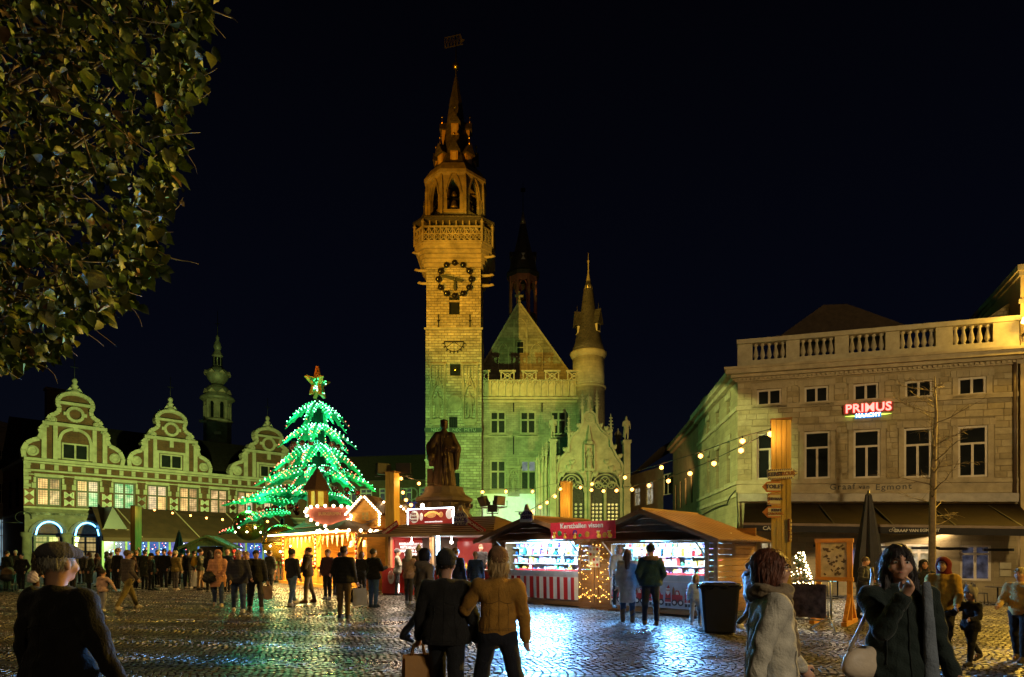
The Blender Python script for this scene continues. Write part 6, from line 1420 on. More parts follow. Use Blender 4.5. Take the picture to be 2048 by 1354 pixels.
# ------------------------------------------------------------------ golden sweets kiosk
KW = Wall(-12.4, 34.2, -6.5, 26.8)
def kiosk():
    w = KW; L = w.L; t = w.empty('sweets_kiosk', 'golden timber sweets kiosk outlined in warm bulbs with a little lantern tower', 'market stall')
    yw = M('honey_timber', (.55, .27, .05), .45, 0, .25, 1.2, .2, 8, .4, (2, 2, 10)); D = 3.2; ze = 2.55
    planks(t, 0, L, .12, .95, 0, yw, .17, .04, 'counter_plank'); MB().box(-.05, L+.05, -.12, .25, .95, 1.0).build('counter_top', yw, t)
    for k in range(6): u = L*k/5; MB().box(u-.07, u+.07, -.1, -.041, .05, .95).build('counter_post', yw, t)
    MB().box(-.05, L, -.35, 0, 0, .14).build('step', yw, t); MB().box(0, L, D-.06, D, 0, ze+.2).build('back_wall', yw, t); MB().box(0, .06, .3, D, 0, ze).build('side_wall', yw, t); MB().box(L-.06, L, .3, D, 0, ze).build('side_wall', yw, t)
    cs = [M('candy_red', (.55, .03, .03), .3), M('candy_white', (.75, .72, .68), .3)]
    for u in (.1, L*.5, L-.1):
        MB().box(u-.1, u+.1, -.1, .1, 0, ze).build('post', yw, t)
        if u > .2 or True:
            mb = MB()
            for k in range(16):
                mb.mi = k % 2; z = .95+k*.1; mb.lathe([(.045, z), (.045, z+.1)], 8, (u, -.16, 0))
            mb.build('candy_pole', cs, t)
        for s in (-1, 1): MB().beam((u, -.05, ze-.75), (u+s*.6, -.05, ze-.05), .1).build('brace', yw, t)
    # roof in two steps
    rm = WOOD('kiosk_roof_board', (.17, .1, .06), .5)
    def slab(y0, z0, y1, z1, n, e0, e1):
        for k in range(n):
            f0, f1 = k/n, (k+1)/n+.02; MB().add([(e0, y0+(y1-y0)*f0, z0+(z1-z0)*f0+.03), (L+e1, y0+(y1-y0)*f0, z0+(z1-z0)*f0+.03), (L+e1, y0+(y1-y0)*f1, z0+(z1-z0)*f1), (e0, y0+(y1-y0)*f1, z0+(z1-z0)*f1), (e0, y0+(y1-y0)*f0, z0+(z1-z0)*f0-.01), (L+e1, y0+(y1-y0)*f0, z0+(z1-z0)*f0-.01)], [(0, 1, 2, 3), (0, 4, 5, 1)], False).build('roof_board', rm, t)
    slab(-.75, ze, .5, ze+.38, 5, -.5, .3); slab(.42, ze+.42, D/2+.4, ze+1.25, 5, -.4, .3)
    MB().add([(-.4, D/2+.4, ze+1.25), (L+.3, D/2+.4, ze+1.25), (L+.3, D+.4, ze), (-.4, D+.4, ze)], [(0, 1, 2, 3)], False).build('roof_back', rm, t); MB().box(-.4, L+.2, -.6, D, ze-.04, ze-.01).build('ceiling', yw, t)
    MB().box(-.5, L+.3, -.8, -.76, ze-.02, ze+.05).build('led_edge', E('warm_led_edge', (1, .72, .34), 12, True), t)
    bl = ico(.07); bl.materials.append(E('kiosk_bulb', (1, .75, .4), 22, True)); sb_ = ico(.045); sb_.materials.append(E('kiosk_bulb', (1, .75, .4), 22, True))
    # oval bulb sign
    u, z = w.uz(660, 1028, .3); poly = [(1.05*math.cos(a), .42*math.sin(a)+.1*math.cos(2*a)) for a in np.linspace(0, 2*math.pi, 25)[:-1]]
    MB().prism(poly, -.05, .05).build('oval_sign', M('sign_maroon', (.4, .12, .1), .5), t, loc=(u, -.3, z), rot=(0, 0, -w.rz)); ov = _log[-1]
    for k in range(18): a = 2*math.pi*k/18; link('bulb', bl, ov, (1.1*math.cos(a), -.1, .47*math.sin(a)+.1*math.cos(2*a)))
    letters('SUIKERSPIN', .2, M('sign_gold_letter', (.6, .4, .2), .4), ov, (0, -.07, 0), bold=.004)
    # gabled dormer and the larger gable at the right
    for px, py, hw, hh, by, fr in ((716, 1046, .62, .95, .25, True), (783, 1056, 1.0, 1.1, 0, False)):
        n0 = len(_log); u, z = w.uz(px, py, -by)
        if not fr: u, z = 0, P(783, 1056, 28.5).z
        mb = MB().box(u-hw, u+hw, by, by+1.4, z-.2, z+hh*.5).prism([(u-hw, z+hh*.5), (u+hw, z+hh*.5), (u, z+hh*1.15)], by, by+1.4); mb.build('dormer', yw, t)
        mb = MB(); mb.band([(u-hw-.2, z+hh*.38), (u, z+hh*1.25), (u+hw+.2, z+hh*.38)], .1, by-.2, by+1.5); mb.build('dormer_roof', rm, t)
        if fr: window(t, u-.2, u+.2, z+.08, z+.5, by-.01, yw, GLOW('dormer_room', (.5, .28, .05), (.7, .45, .1), .6, 2), 2, (.5, .5), .06, .05)
        n = 9
        for s in (-1, 1):
            for k in range(n): f = k/n; link('bulb', sb_, t, (u+s*(hw+.2)*(1-f), by-.28, z+hh*.38+hh*.87*f))
            if fr:
                for k in range(5): link('bulb', sb_, t, (u+s*(hw+.05), by-.06, z-.1+k*.11))
        kids = [o for o in _log[n0:] if o.parent == t]; pv = (Vector((u, by+.7, z)) if fr else Vector((0, 0, 0))); q3 = P(783, 1056, 28.5); iv = Matrix.Rotation(-w.rz, 4, 'Z') @ Matrix.Translation((-w.a[0], -w.a[1], 0))
        for o in kids:
            if fr: o.matrix_basis = Matrix.Translation(pv) @ Matrix.Rotation(-w.rz*.75, 4, 'Z') @ Matrix.Translation(-pv) @ o.matrix_basis
            else: o.matrix_basis = iv @ Matrix.Translation((q3.x, q3.y, 0)) @ Matrix.Rotation(R(-8), 4, 'Z') @ o.matrix_basis
    # lantern tower with chimney block
    u, z = w.uz(621, 1040, -.9); mb = MB().box(u-.75, u+.35, .9, 1.9, z-.3, z+.65); mb.build('tower_base', M('grey_board', (.2, .17, .13), .7, 0, .3, 2), t)
    zt = z+.4
    for k in range(6): a = R(60*k+30); MB().box(-.07, .07, -.07, .07, zt, zt+1.25, Matrix.Translation((u+.5*math.cos(a), 1.3+.5*math.sin(a), 0))).build('tower_post', yw, t)
    MB().lathe([(.56, zt), (.56, zt+.35)], 6, (u, 1.3, 0), False, R(30)).lathe([(.56, zt+1.15), (.62, zt+1.3)], 6, (u, 1.3, 0), False, R(30)).build('tower_wall', yw, t); MB().lathe([(.36, zt+.35), (.36, zt+1.15)], 6, (u, 1.3, 0), False, R(30)).build('tower_glow', GLOW('tower_lamp_glow', (.7, .4, .03), (.9, .75, .1), .9, 2), t)
    MB().lathe([(.85, zt+1.2), (.55, zt+1.7), (.02, zt+2.5)], 6, (u, 1.3, 0), False, R(30)).build('tower_roof', rm, t)
    # small umbrella roof at the right end
    MB().lathe([(1.25, ze+.02), (.9, ze+.2), (.1, ze+.5)], 8, (L-.25, -.45, 0), False).build('corner_roof', rm, t)
    for k in range(16): a = 2*math.pi*k/16; link('bulb', bl, t, (L-.25+1.25*math.cos(a), -.45+1.25*math.sin(a), ze))
    # bunting, sweets
    rng = random.Random(6); bm = M('cream_bunting', (.7, .6, .4), .7)
    for k in range(16): u = .4+k*(L-.8)/15; h = rng.choice([.3, .55, .42]); MB().prism([(u-.14, ze-.1), (u+.14, ze-.1), (u, ze-.1-h)], .1, .12).build('bunting_flag', bm, t)
    for k in range(3): z = 1.3+.38*k; MB().box(.2, L-.2, D-.5, D-.07, z, z+.03).build('shelf', yw, t)
    n = 46
    for k in range(n):
        u = .35+(L-.7)*k/(n-1); kind = rng.choice(['sweet_bag', 'sweet_jar', 'sweet_bag']); s = rng.uniform(.2, .34); mb = MB()
        if kind == 'sweet_bag': mb.lathe([(.3, 0), (.42, .3), (.36, .65), (.1, .8), (.25, .98)], 8); mb.mi = 1; mb.lathe([(.13, .74), (.13, .82)], 8)
        else: mb.lathe([(.3, 0), (.36, .1), (.36, .6), (.22, .75)], 10); mb.mi = 1; mb.lathe([(.28, .75), (.28, .9)], 10)
        ob_ = mb.build(kind, [TM[rng.choice([0, 6, 6, 0, 3, 1])], TM[rng.choice([1, 5, 3])]], loc=world(w, u, .1+rng.uniform(0, .5), 1.0), scale=(s, s, s)); tag(ob_, f'{kind.replace("_", " ")}, {ORD(k+1)} from the left on the counter of the golden sweets kiosk', kind.split('_')[1], f'{kind.replace("_", " ")}s on the kiosk counter')
    for k in range(5):
        u = L*.5+.5+k*.75; ob_ = link('plush_toy', rng.choice(TOYS['plush_toy']), None, world(w, u, 1.5, 1.9), (0, 0, w.rz), (.3, .3, .3)); tag(ob_, f'plush toy, {ORD(k+1)} from the left hanging inside the golden sweets kiosk', 'toy', 'plush toys in the sweets kiosk')
    MB().box(L*.72, L*.92, -.16, -.121, 1.02, 1.3).build('price_board', E('red_price_board', (.8, .03, .02), .5), t); letters('KERST papa', .14, E('menu_white', (1, .9, .85), .9), t, (L*.82, -.17, 1.16))
    letters('SNOEP BAR', .2, M('sign_red_letter', (.5, .05, .03), .4), t, (L*.82, -.14, 1.42), bold=.004)
    b = thing('toy_bucket', 'small pink and yellow bucket hanging on the front of the kiosk counter', 'bucket', world(w, L*.6, -.25, .55), w.rz); MB().lathe([(.1, 0), (.15, .22), (.155, .23)], 12).build('pail', M('pail_cream', (.7, .5, .35), .5), b); mb = MB().tube([(.15*math.cos(a), 0, .22+.16*math.sin(a)) for a in np.linspace(0, math.pi, 9)], .012, 5); mb.build('handle', M('pail_pink', (.7, .2, .25), .5), b)
    c = world(w, L/2, .7, ze-.1); area('kiosk_lamp', c, (c[0], c[1], 0), (1, .64, .2), 700, L-.5, 1.4).rotation_euler = (0, 0, w.rz)
    c = world(w, L/2, -.82, ze-.04); area('kiosk_edge_lamp', c, (c[0]+1, c[1]-1.6, 0), (1, .66, .2), 800, L, .1).rotation_euler = (Matrix.Rotation(w.rz, 3, 'Z') @ Matrix.Rotation(R(-32), 3, 'X')).to_euler()
    c = world(w, L/2, -1.15, ze-.05); area('kiosk_front_lamp', c, c, (1, .62, .16), 850, L, .1).rotation_euler = (Matrix.Rotation(w.rz, 3, 'Z') @ Matrix.Rotation(R(30), 3, 'X')).to_euler()
kiosk()
# ------------------------------------------------------------------ light tree ride
def light_tree():
    Y = 42.; c = P(635, HY, Y); sc = Y/F; zz = lambda py: P(635, py, Y).z
    t = thing('light_tree', 'towering green light tree ride with drooping leaf arms, red baubles and a star', 'light tree', (c.x, Y, 0))
    MB().lathe([(1.0, 0), (.8, 3), (.55, 8), (.3, zz(800))], 10).build('trunk', M('ride_column', (.008, .03, .018), .6), t)
    LEAF = M('green_leaf_panel', (.01, .36, .17), .5, 0, .3, 2); LEAFD = M('dark_leaf_panel', (.01, .12, .06), .5)
    bw = E('bulb_green_white', (.07, 1, .27), 4, True); br = E('bulb_red_white', (1, .2, .12), 4, True); bcool = E('bulb_white', (.4, 1, .65), 7, True)
    meW, meR, meC = ico(.035), ico(.035), ico(.037); meW.materials.append(bw); meR.materials.append(br); meC.materials.append(bcool)
    rng = random.Random(12); spots = []
    def wing(root, tip, wid, tier, k):
        root, tip = Vector(root), Vector(tip); d = tip-root; Ln = d.length; f = Vector((d.x, d.y, 0)).normalized(); sd = Vector((-f.y, f.x, 0)); n = 13
        mb = MB(); vs = []
        def at(r, s):                                      # r along the leaf, s across; folded over the midrib, arched and drooping
            p = root+d*r; p.z += Ln*.1*math.sin(math.pi*r)
            hw = wid*(math.sin(math.pi*min(1, r*.92+.06))**.7)*(1-.45*r)
            return p+sd*s*hw-Vector((0, 0, abs(s)*hw*.85)), hw
        for i in range(n+1):
            r = i/n; spike = 1.0 if i % 3 == 0 else .66
            row = []
            for s in (-1, -.5, 0, .5, 1):
                p, hw = at(min(r+(.03 if abs(s) == 1 and i % 3 == 0 else 0), 1), s*(spike if abs(s) == 1 else .8)); row.append(p)
            vs += row
        fs = [(i*5+j, i*5+j+1, (i+1)*5+j+1, (i+1)*5+j) for i in range(n) for j in range(4)]
        mb.add(vs, fs, False); o = mb.build('leaf_wing', LEAF, t)
        m = max(7, int(Ln/.29))
        for i in range(m):
            r = (i+.6)/m
            for s in (-.82, -.42, 0, .42, .82):
                p, hw = at(r, s*(.9 if abs(s) < .8 else .8))
                if abs(s) > .3 and hw < .25: continue
                red = (.5 < r < .8 and rng.random() < .5 and tier > 0) or (r > .75 and rng.random() < .3)
                spots.append((p+Vector((0, 0, .1))+sd*(.05 if s > 0 else -.05), red))
    tiers = [(806, 858, 2.2, 8), (850, 897, 2.6, 8), (888, 950, 3.1, 9), (935, 978, 4.0, 10), (983, 1004, 4.75, 11)]
    for ti, (pr, pt, rad, n) in enumerate(tiers):
        for k in range(n):
            a = 2*math.pi*k/n+(.0 if ti % 2 == 0 else .16)+math.pi*.5/n*0
            if ti == 4 and math.sin(a) > .5: continue
            a0 = a-math.pi/2
            wing((.25*math.cos(a0), .25*math.sin(a0), zz(pr)), (rad*math.cos(a0), rad*math.sin(a0), zz(pt)), .44+.11*ti, ti, k)
            b = .55*rad; z = zz(pr)+(zz(pt)-zz(pr))*.6-.35-.1*ti
            if ti > 0:
                for q, s in ((0, .2), (1, -.2)):
                    r_ = rad*(.5+.16*q); mt = M('bauble_red', (.45, .02, .02), .12, .7, .1) if (k+q) % 3 else M('bauble_mirror', (.7, .72, .7), .06, 1, .05); aa = a0+s*.5
                    MB().ball((r_*math.cos(aa), r_*math.sin(aa), z-.1*q), .2, 12, 8).build('bauble', mt, t)
    spots.sort(key=lambda s: s[0].y)
    for p, red in spots[:300]: link('bulb', meR if red else (meC if rng.random() < .4 else meW), t, p)
    mb = MB()
    for p, red in spots[300:]: mb.mi = 1 if red else (2 if rng.random() < .4 else 0); mb.ball(p, .035, 6, 4)
    o = mb.build('bulbs', [bw, br, bcool], t); tag(o, kind='stuff')
    # vertical bulb stripes round the crown column
    # star: two crossed plates, gilt rims
    zs = zz(768); R1, R2 = 1.02, .4
    def star(rx, ph): return [((R1 if i % 2 == 0 else R2)*math.sin(i*math.pi/5), zs+(R1*1.15 if i == 0 else R1 if i % 2 == 0 else R2)*math.cos(i*math.pi/5)) for i in range(10)]
    for ang in (58, -56):
        pl = star(1, 0); o = MB().prism(pl, -.08, .08).build('star_plate', M('star_plate', (.05, .25, .12), .5), t, rot=(0, 0, R(ang))); mb = MB(); mb.band(pl+[pl[0]], .07, -.12, .12); mb.build('star_rim', M('star_rim_orange', (.7, .25, .03), .4), t, rot=(0, 0, R(ang)))
        for k in range(60):
            x, z = rng.uniform(-R1, R1), rng.uniform(-R1, R1*1.1); rr = math.hypot(x, z); an = math.atan2(x, z) % (2*math.pi/5); an = min(an, 2*math.pi/5-an); lim = R2+(R1-R2)*max(0, 1-an/.45)**1.2
            if rr < lim*.88: v = Matrix.Rotation(R(ang), 3, 'Z') @ Vector((x, -.13, zs+z)); link('bulb', rng.choice([meW, meW, meC]), t, v)
    # light the bulbs throw
    for py, wts in ((825, 70), (870, 110), (915, 150), (960, 200), (1010, 240)):
        for a in (-.6, .6, -2.4, 2.6): r_ = 1.6+(py-800)/60; point('tree_glow_lamp', (c.x+r_*math.sin(a), Y-r_*math.cos(a), zz(py)-.5), (.05, 1, .38), wts*1.0, .25)
    point('star_glow_lamp', (c.x, Y-1.5, zs+.2), (1, .62, .2), 22, .1)
    # low outer arm with second leaf row at the left
    for i, (a, b, wd) in enumerate((((-1.0, -1.5, zz(1010)), (-4.6, -4.0, zz(1020)), .7), ((-1.0, -2.5, zz(1030)), (-2.6, -6.5, zz(1062)), .6), ((-3.0, -4.5, zz(1068)), (-5.2, -3.2, zz(1072)), .45))):
        n0 = len(spots); wing(a, b, wd, 4, i)
        for p, red in spots[n0:]: link('bulb', meR if red else meW, t, p)
light_tree()
def gondola(px, py, Y, r, label):
    c = P(px, py, Y); t = thing('ride_gondola', label, 'gondola', tuple(c), R(15), 'golden ball gondolas of the light tree ride'); gm = M('gondola_gold', (.62, .4, .06), .22, .75, .15, 3)
    MB().lathe([(r*math.sin(a), -r*math.cos(a)) for a in np.linspace(.02, math.pi*.52, 9)], 20).build('lower_shell', gm, t); MB().lathe([(r*math.sin(a), -r*math.cos(a)) for a in np.linspace(math.pi*.66, math.pi-.02, 7)], 20).build('upper_shell', gm, t)
    for k in range(8): a = R(45*k); mb = MB().tube([(r*1.0*math.sin(q)*math.cos(a), r*math.sin(q)*math.sin(a), -r*math.cos(q)) for q in np.linspace(math.pi*.5, math.pi*.68, 4)], .035, 5); mb.build('window_bar', gm, t)
    MB().lathe([(r*.96*math.sin(a), -r*.96*math.cos(a)) for a in np.linspace(math.pi*.5, math.pi*.67, 4)], 20).build('window_band', M('gondola_inside', (.12, .1, .05), .3), t)
    MB().lathe([(r*1.01, -.06), (r*1.03, 0), (r*1.01, .06)], 20).build('rim', GOLD, t); MB().lathe([(.12, r*.9), (.1, r+.3)], 8).build('hanger', IRON, t)
    for k in range(5): MB().ball((r*math.sin(1.1+.3*(k % 2))*math.cos(R(-150+k*30)), r*math.sin(1.1+.3*(k % 2))*math.sin(R(-150+k*30)), -r*math.cos(1.1+.3*(k % 2))), .05, 6, 4).build('star_lamp', E('small_white_bulb', (1, .9, .75), 20, True), t)
gondola(498, 1051, 38, .92, 'golden ball gondola hanging in the air under the lowest left leaf arm')
gondola(564, 1086, 35.5, 1.08, 'golden ball gondola near the ground at the left end of the sweets kiosk')
def ride_fence():
    a, b = GP(512, 1163), GP(580, 1163); w = Wall(a.x, a.y, b.x, b.y); t = w.empty('picket_fence', 'low brown picket fence in front of the light tree ride', 'fence'); m = WOOD('picket_brown', (.22, .1, .05), .6, 'z')
    me = MB().prism([(-.06, .1), (.06, .1), (.06, 1.2), (0, 1.3), (-.06, 1.2)], -.02, .02).mesh('picket', m)
    n = 10
    for k in range(n): link('picket', me, t, (w.L*k/(n-1), 0, 0))
    for z in (.35, .95): MB().box(-.1, w.L+.1, .021, .06, z-.05, z+.05).build('rail', m, t)
    MB().box(-.6, w.L+1, .3, 5, .0, .14).build('platform', M('ride_platform', (.1, .09, .08), .7), t)
ride_fence()

# ------------------------------------------------------------------ bronze statue of the printer
def printer_statue():
    Y = 27.; c = P(888, HY, Y); zz = lambda py: P(888, py, Y).z; s = Y/F
    t = thing('bronze_statue', 'dark bronze statue of a robed scholar with flat cap on a stepped stone pedestal', 'statue', (c.x, Y, 0))
    pm = M('pedestal_stone', (.1, .075, .055), .8, 0, .35, 2, .35, 12); zb = zz(975)
    MB().lathe([(1.45, 0), (1.45, .4), (1.2, .45), (1.15, zz(1040)), (1.22, zz(1036)), (1.28, zz(1030))], 8, (0, 0, 0), False, R(22.5)).build('pedestal_shaft', pm, t)
    MB().lathe([(1.1, zz(1032)), (1.1, zz(1020)), (1.15, zz(1018)), (1.05, zz(1008)), (1.22, zz(1004)), (1.24, zz(998)), (.95, zz(990)), (.85, zz(982)), (.82, zb)], 16, (0, 0, 0), False).build('pedestal_cap', pm, t)
    d = MB().box(-.07, .07, -.07, .07, -.08, .08).mesh('cap_block', pm)
    for k in range(16): a = 2*math.pi*k/16; link('cap_block', d, t, (1.18*math.cos(a), 1.18*math.sin(a), zz(1012)), (0, 0, a))
    k = (zz(838)-zb)/1.83; q = SDF()
    q.e((0, -.01, 1.69), (.085, .105, .12), .02).e((0, -.11, 1.67), (.018, .03, .03), .02).c((0, -.04, 1.5), (0, -.02, 1.62), .07, .06, .04).e((0, -.1, 1.6), (.06, .035, .05), .03)
    q.e((0, .0, 1.775), (.105, .115, .042), .015); q.e((.075, .01, 1.66), (.03, .07, .09), .03).e((-.075, .01, 1.66), (.03, .07, .09), .03)
    q.c((0, .02, .1), (0, .02, 1.25), .3, .18, .06, .75).c((-.15, 0, 1.38), (.15, 0, 1.38), .1, .1, .08)
    q.c((-.19, 0, 1.36), (-.33, .02, 1.08), .11, .12, .06).c((-.34, .02, 1.08), (-.36, -.1, .78), .11, .1, .05).c((-.33, .04, 1.0), (-.34, .08, .62), .09, .06, .06)
    q.c((.19, 0, 1.36), (.32, .0, 1.06), .11, .11, .06).c((.33, 0, 1.06), (.08, -.24, 1.04), .1, .06, .05).c((.33, .04, 1.0), (.33, .06, .55), .1, .06, .06)
    q.c((-.36, -.1, .78), (-.36, -.16, .68), .05, .045, .02).e((.05, -.25, 1.03), (.07, .05, .045), .02)
    q.c((.0, -.2, .75), (.0, -.19, .4), .05, .06, .05)
    q.noise = lambda X, Y_, Z: (.02*np.sin(np.arctan2(Y_, X)*11+Z*2.5)+.012*np.sin(np.arctan2(Y_, X)*23+Z*7))*np.clip((1.5-Z)*3, 0, 1)
    q.cut(2, 1, .0); me = q.mesh('figure', .022, M('dark_bronze', (.045, .028, .018), .5, .5, .4, 3, .3, 8)); me.transform(Matrix.Scale(k, 4)); link('figure', me, t, (0, 0, zb), (0, 0, R(8)))
    MB().cbox((.16*k, -.3*k, zb+1.16*k), .2*k, .07*k, .26*k, R(20), R(-20)).build('book', M('dark_bronze', (.045, .028, .018), .5, .5, .4, 3, .3, 8), t)
    MB().box(-.45*k, -.3*k, .0, .3*k, zb, zb+.5*k).build('press_block', M('dark_bronze', (.045, .028, .018), .5, .5, .4, 3, .3, 8), t)
printer_statue()

# ------------------------------------------------------------------ posts, string lights, floodlights
def post(px, Y, ytop, wd, label, flat=0.):
    x = (px-CX)/F*Y; top = P(px, ytop, Y).z; t = thing('wooden_post', label, 'post', (x, Y, gz(x)), R(-22), None); h = top-gz(x)
    n = 4
    for k in range(n): a = wd*k/n-wd/2; MB().box(a+.004, a+wd/n-.004, -wd/2-.006*(k % 2), wd/2, 0, h-.01*k).build('timber', WPOST, t)
    MB().box(-wd/2-.05, wd/2+.05, -wd/2-.05, wd/2+.05, 0, .25).build('foot', WLX, t); MB().box(-wd/2-.02, wd/2+.02, -wd/2-.02, wd/2+.02, h, h+.03).build('cap', WLX, t)
    return t, Vector((x, Y, top))
PR, pR = post(1562, 15.0, 842, .44, 'thick yellow timber post carrying the arrow signs near the cafe'); PM_, pM = post(1133, 31.5, 964, .5, 'orange lit timber post rising behind the striped counter hut')
PL_, pL = post(785, 25.6, 945, .42, 'timber post with two floodlights beside the snack hut'); PF_, pF = post(272, 45, 1012, .5, 'timber post with small lamps in front of the brown terrace awning')
def string_light(a, pts, label, YA, YB, bulbr=.075):
    """cord hung in space between two posts; every bulb is its own part"""
    t = thing('string_light', label, 'string light', (0, 0, 0)); me = ico(bulbr); me.materials.append(BULBW); sk = MB().lathe([(.02, 0), (.02, .09), (.01, .1)], 6).mesh('socket', BLACKP)
    n = len(pts); P3 = []
    xs0, xs1 = pts[0][0], pts[-1][0]
    for i, (px, py) in enumerate(pts):
        f = (px-xs0)/(xs1-xs0); iY = (1-f)/YA+f/YB if False else None
        k0, k1 = (xs0-CX)/F, (xs1-CX)/F; A = (k0*YA, YA); B = (k1*YB, YB); k = (px-CX)/F
        s = (k*A[1]-A[0])/((B[0]-A[0])-k*(B[1]-A[1])) if abs((B[0]-A[0])-k*(B[1]-A[1])) > 1e-6 else f
        P3.append(P(px, py, A[1]+(B[1]-A[1])*s))
    for i, p in enumerate(P3):
        if i in (0, n-1): continue
        link('bulb', me, t, p); link('socket', sk, t, p+Vector((0, 0, .04)))
    mb = MB(); mb.tube([p+Vector((0, 0, .12)) for p in P3], .012, 4); mb.build('cord', BLACKP, t)
string_light(0, [(1546, 862), (1541, 868), (1485, 882), (1401, 912), (1323, 935), (1250, 955), (1184, 968), (1147, 972)], 'upper string of warm bulbs from the sign post to the post behind the huts', 15, 31.5)
string_light(0, [(1546, 872), (1482, 901), (1428, 927), (1380, 947), (1337, 962), (1298, 971), (1264, 979), (1233, 981), (1207, 982), (1183, 980), (1161, 975), (1146, 971)], 'lower string of warm bulbs from the sign post to the post behind the huts', 15.2, 31.3)
string_light(0, [(1126, 974), (1121, 978), (1110, 993), (1094, 1005), (1080, 1014), (1066, 1023), (1052, 1030), (1030, 1030)], 'short string of warm bulbs dropping from the middle post to the left hut roof', 31, 22)
string_light(0, [(1126, 968), (1065, 983), (1012, 983), (965, 984), (920, 981), (877, 975), (838, 967), (802, 957), (795, 950)], 'string of warm bulbs passing before the bronze statue', 31, 25.5)
string_light(0, [(282, 1017), (309, 1020), (345, 1026), (381, 1031), (413, 1036), (445, 1039), (535, 1043), (553, 1052), (572, 1056)], 'string of warm bulbs in front of the brown terrace awning', 45, 36, .075)
string_light(0, [(797, 948), (806, 985), (812, 1000), (822, 1010), (840, 1018)], 'short cord with warm bulbs dropping from the floodlight post to the snack hut', 25.6, 24)
for i, p in enumerate([(1482, 895, 16.2), (1401, 915, 19.4), (1323, 938, 22.5), (1240, 968, 26), (1183, 974, 29), (1115, 990, 29), (1012, 985, 29), (920, 982, 27.5), (820, 965, 26)]): point('string_bulb_lamp', tuple(P(*p)), (1, .5, .14), 34, .12)
point('post_lamp', tuple(P(1128, 1000, 30.4)), (1, .48, .1), 45, .1); point('post_lamp', tuple(P(276, 1022, 44.3)), (1, .55, .2), 8, .1); point('post_lamp', tuple(P(1541, 872, 14.6)), (1, .5, .14), 12, .1)
def flood(loc, aim, s, label, lens):
    t = thing('floodlight', label, 'floodlight', loc); q = (Vector(aim)-Vector(loc)).to_track_quat('-Y', 'Z').to_euler()
    MB().box(-s, s, -.06, .12, -s*.75, s*.75).build('housing', BLACKP, t, rot=q); MB().box(-s*.9, s*.9, -.075, -.061, -s*.66, s*.66).build('lens', lens, t, rot=q)
    mb = MB().tube([(-s-.03, .03, 0), (-s-.03, .03, -s), (s+.03, .03, -s), (s+.03, .03, 0)], .02, 5); mb.build('bracket', IRON, t)
DL = M('floodlight_lens', (.2, .19, .17), .2)
flood(tuple(pL+Vector((-.42, .15, .16))), (-35, 62, 6), .3, 'left black floodlight on top of the post beside the snack hut', DL); flood(tuple(pL+Vector((.42, .25, .2))), (0, 62, 12), .3, 'right black floodlight on top of the post beside the snack hut', DL)
MB_ = None
def hut_floods():
    Y = 26.; x = P(985, 1000, Y); st = thing('lamp_stand', 'steel stand holding the twin work lamps behind the snack hut', 'stand', (x.x, Y, gz(x.x))); MB().tube([(0, 0, 0), (0, 0, x.z-.3)], .04, 6).box(-.5, .5, -.03, .03, x.z-.35, x.z-.28).build('pole', STEEL, st)
    for px, py, a, lb in ((966, 1003, (-4, 24, 2), 'left square work lamp on the stand behind the snack hut'), (1000, 1001, (4, 22, 3), 'right square work lamp on the stand behind the snack hut')): flood(tuple(P(px, py, Y)), a, .26, lb, M('lamp_back', (.12, .11, .1), .5))
    flood(tuple(P(985, 1017, Y)), (-1, 60, 5), .2, 'lit middle work lamp on the stand behind the snack hut', E('work_lamp_lens', (1, .8, .5), 8, True))
    o = spot('work_lamp_beam', tuple(P(992, 1012, 26.6)), (.4, 63, 3.6), (.75, .88, 1), 22000, 15, .5)
hut_floods()
point('pedestal_uplight', (c_ := P(868, 1016, 25.2)).to_tuple(), (1, .6, .25), 7, .1)

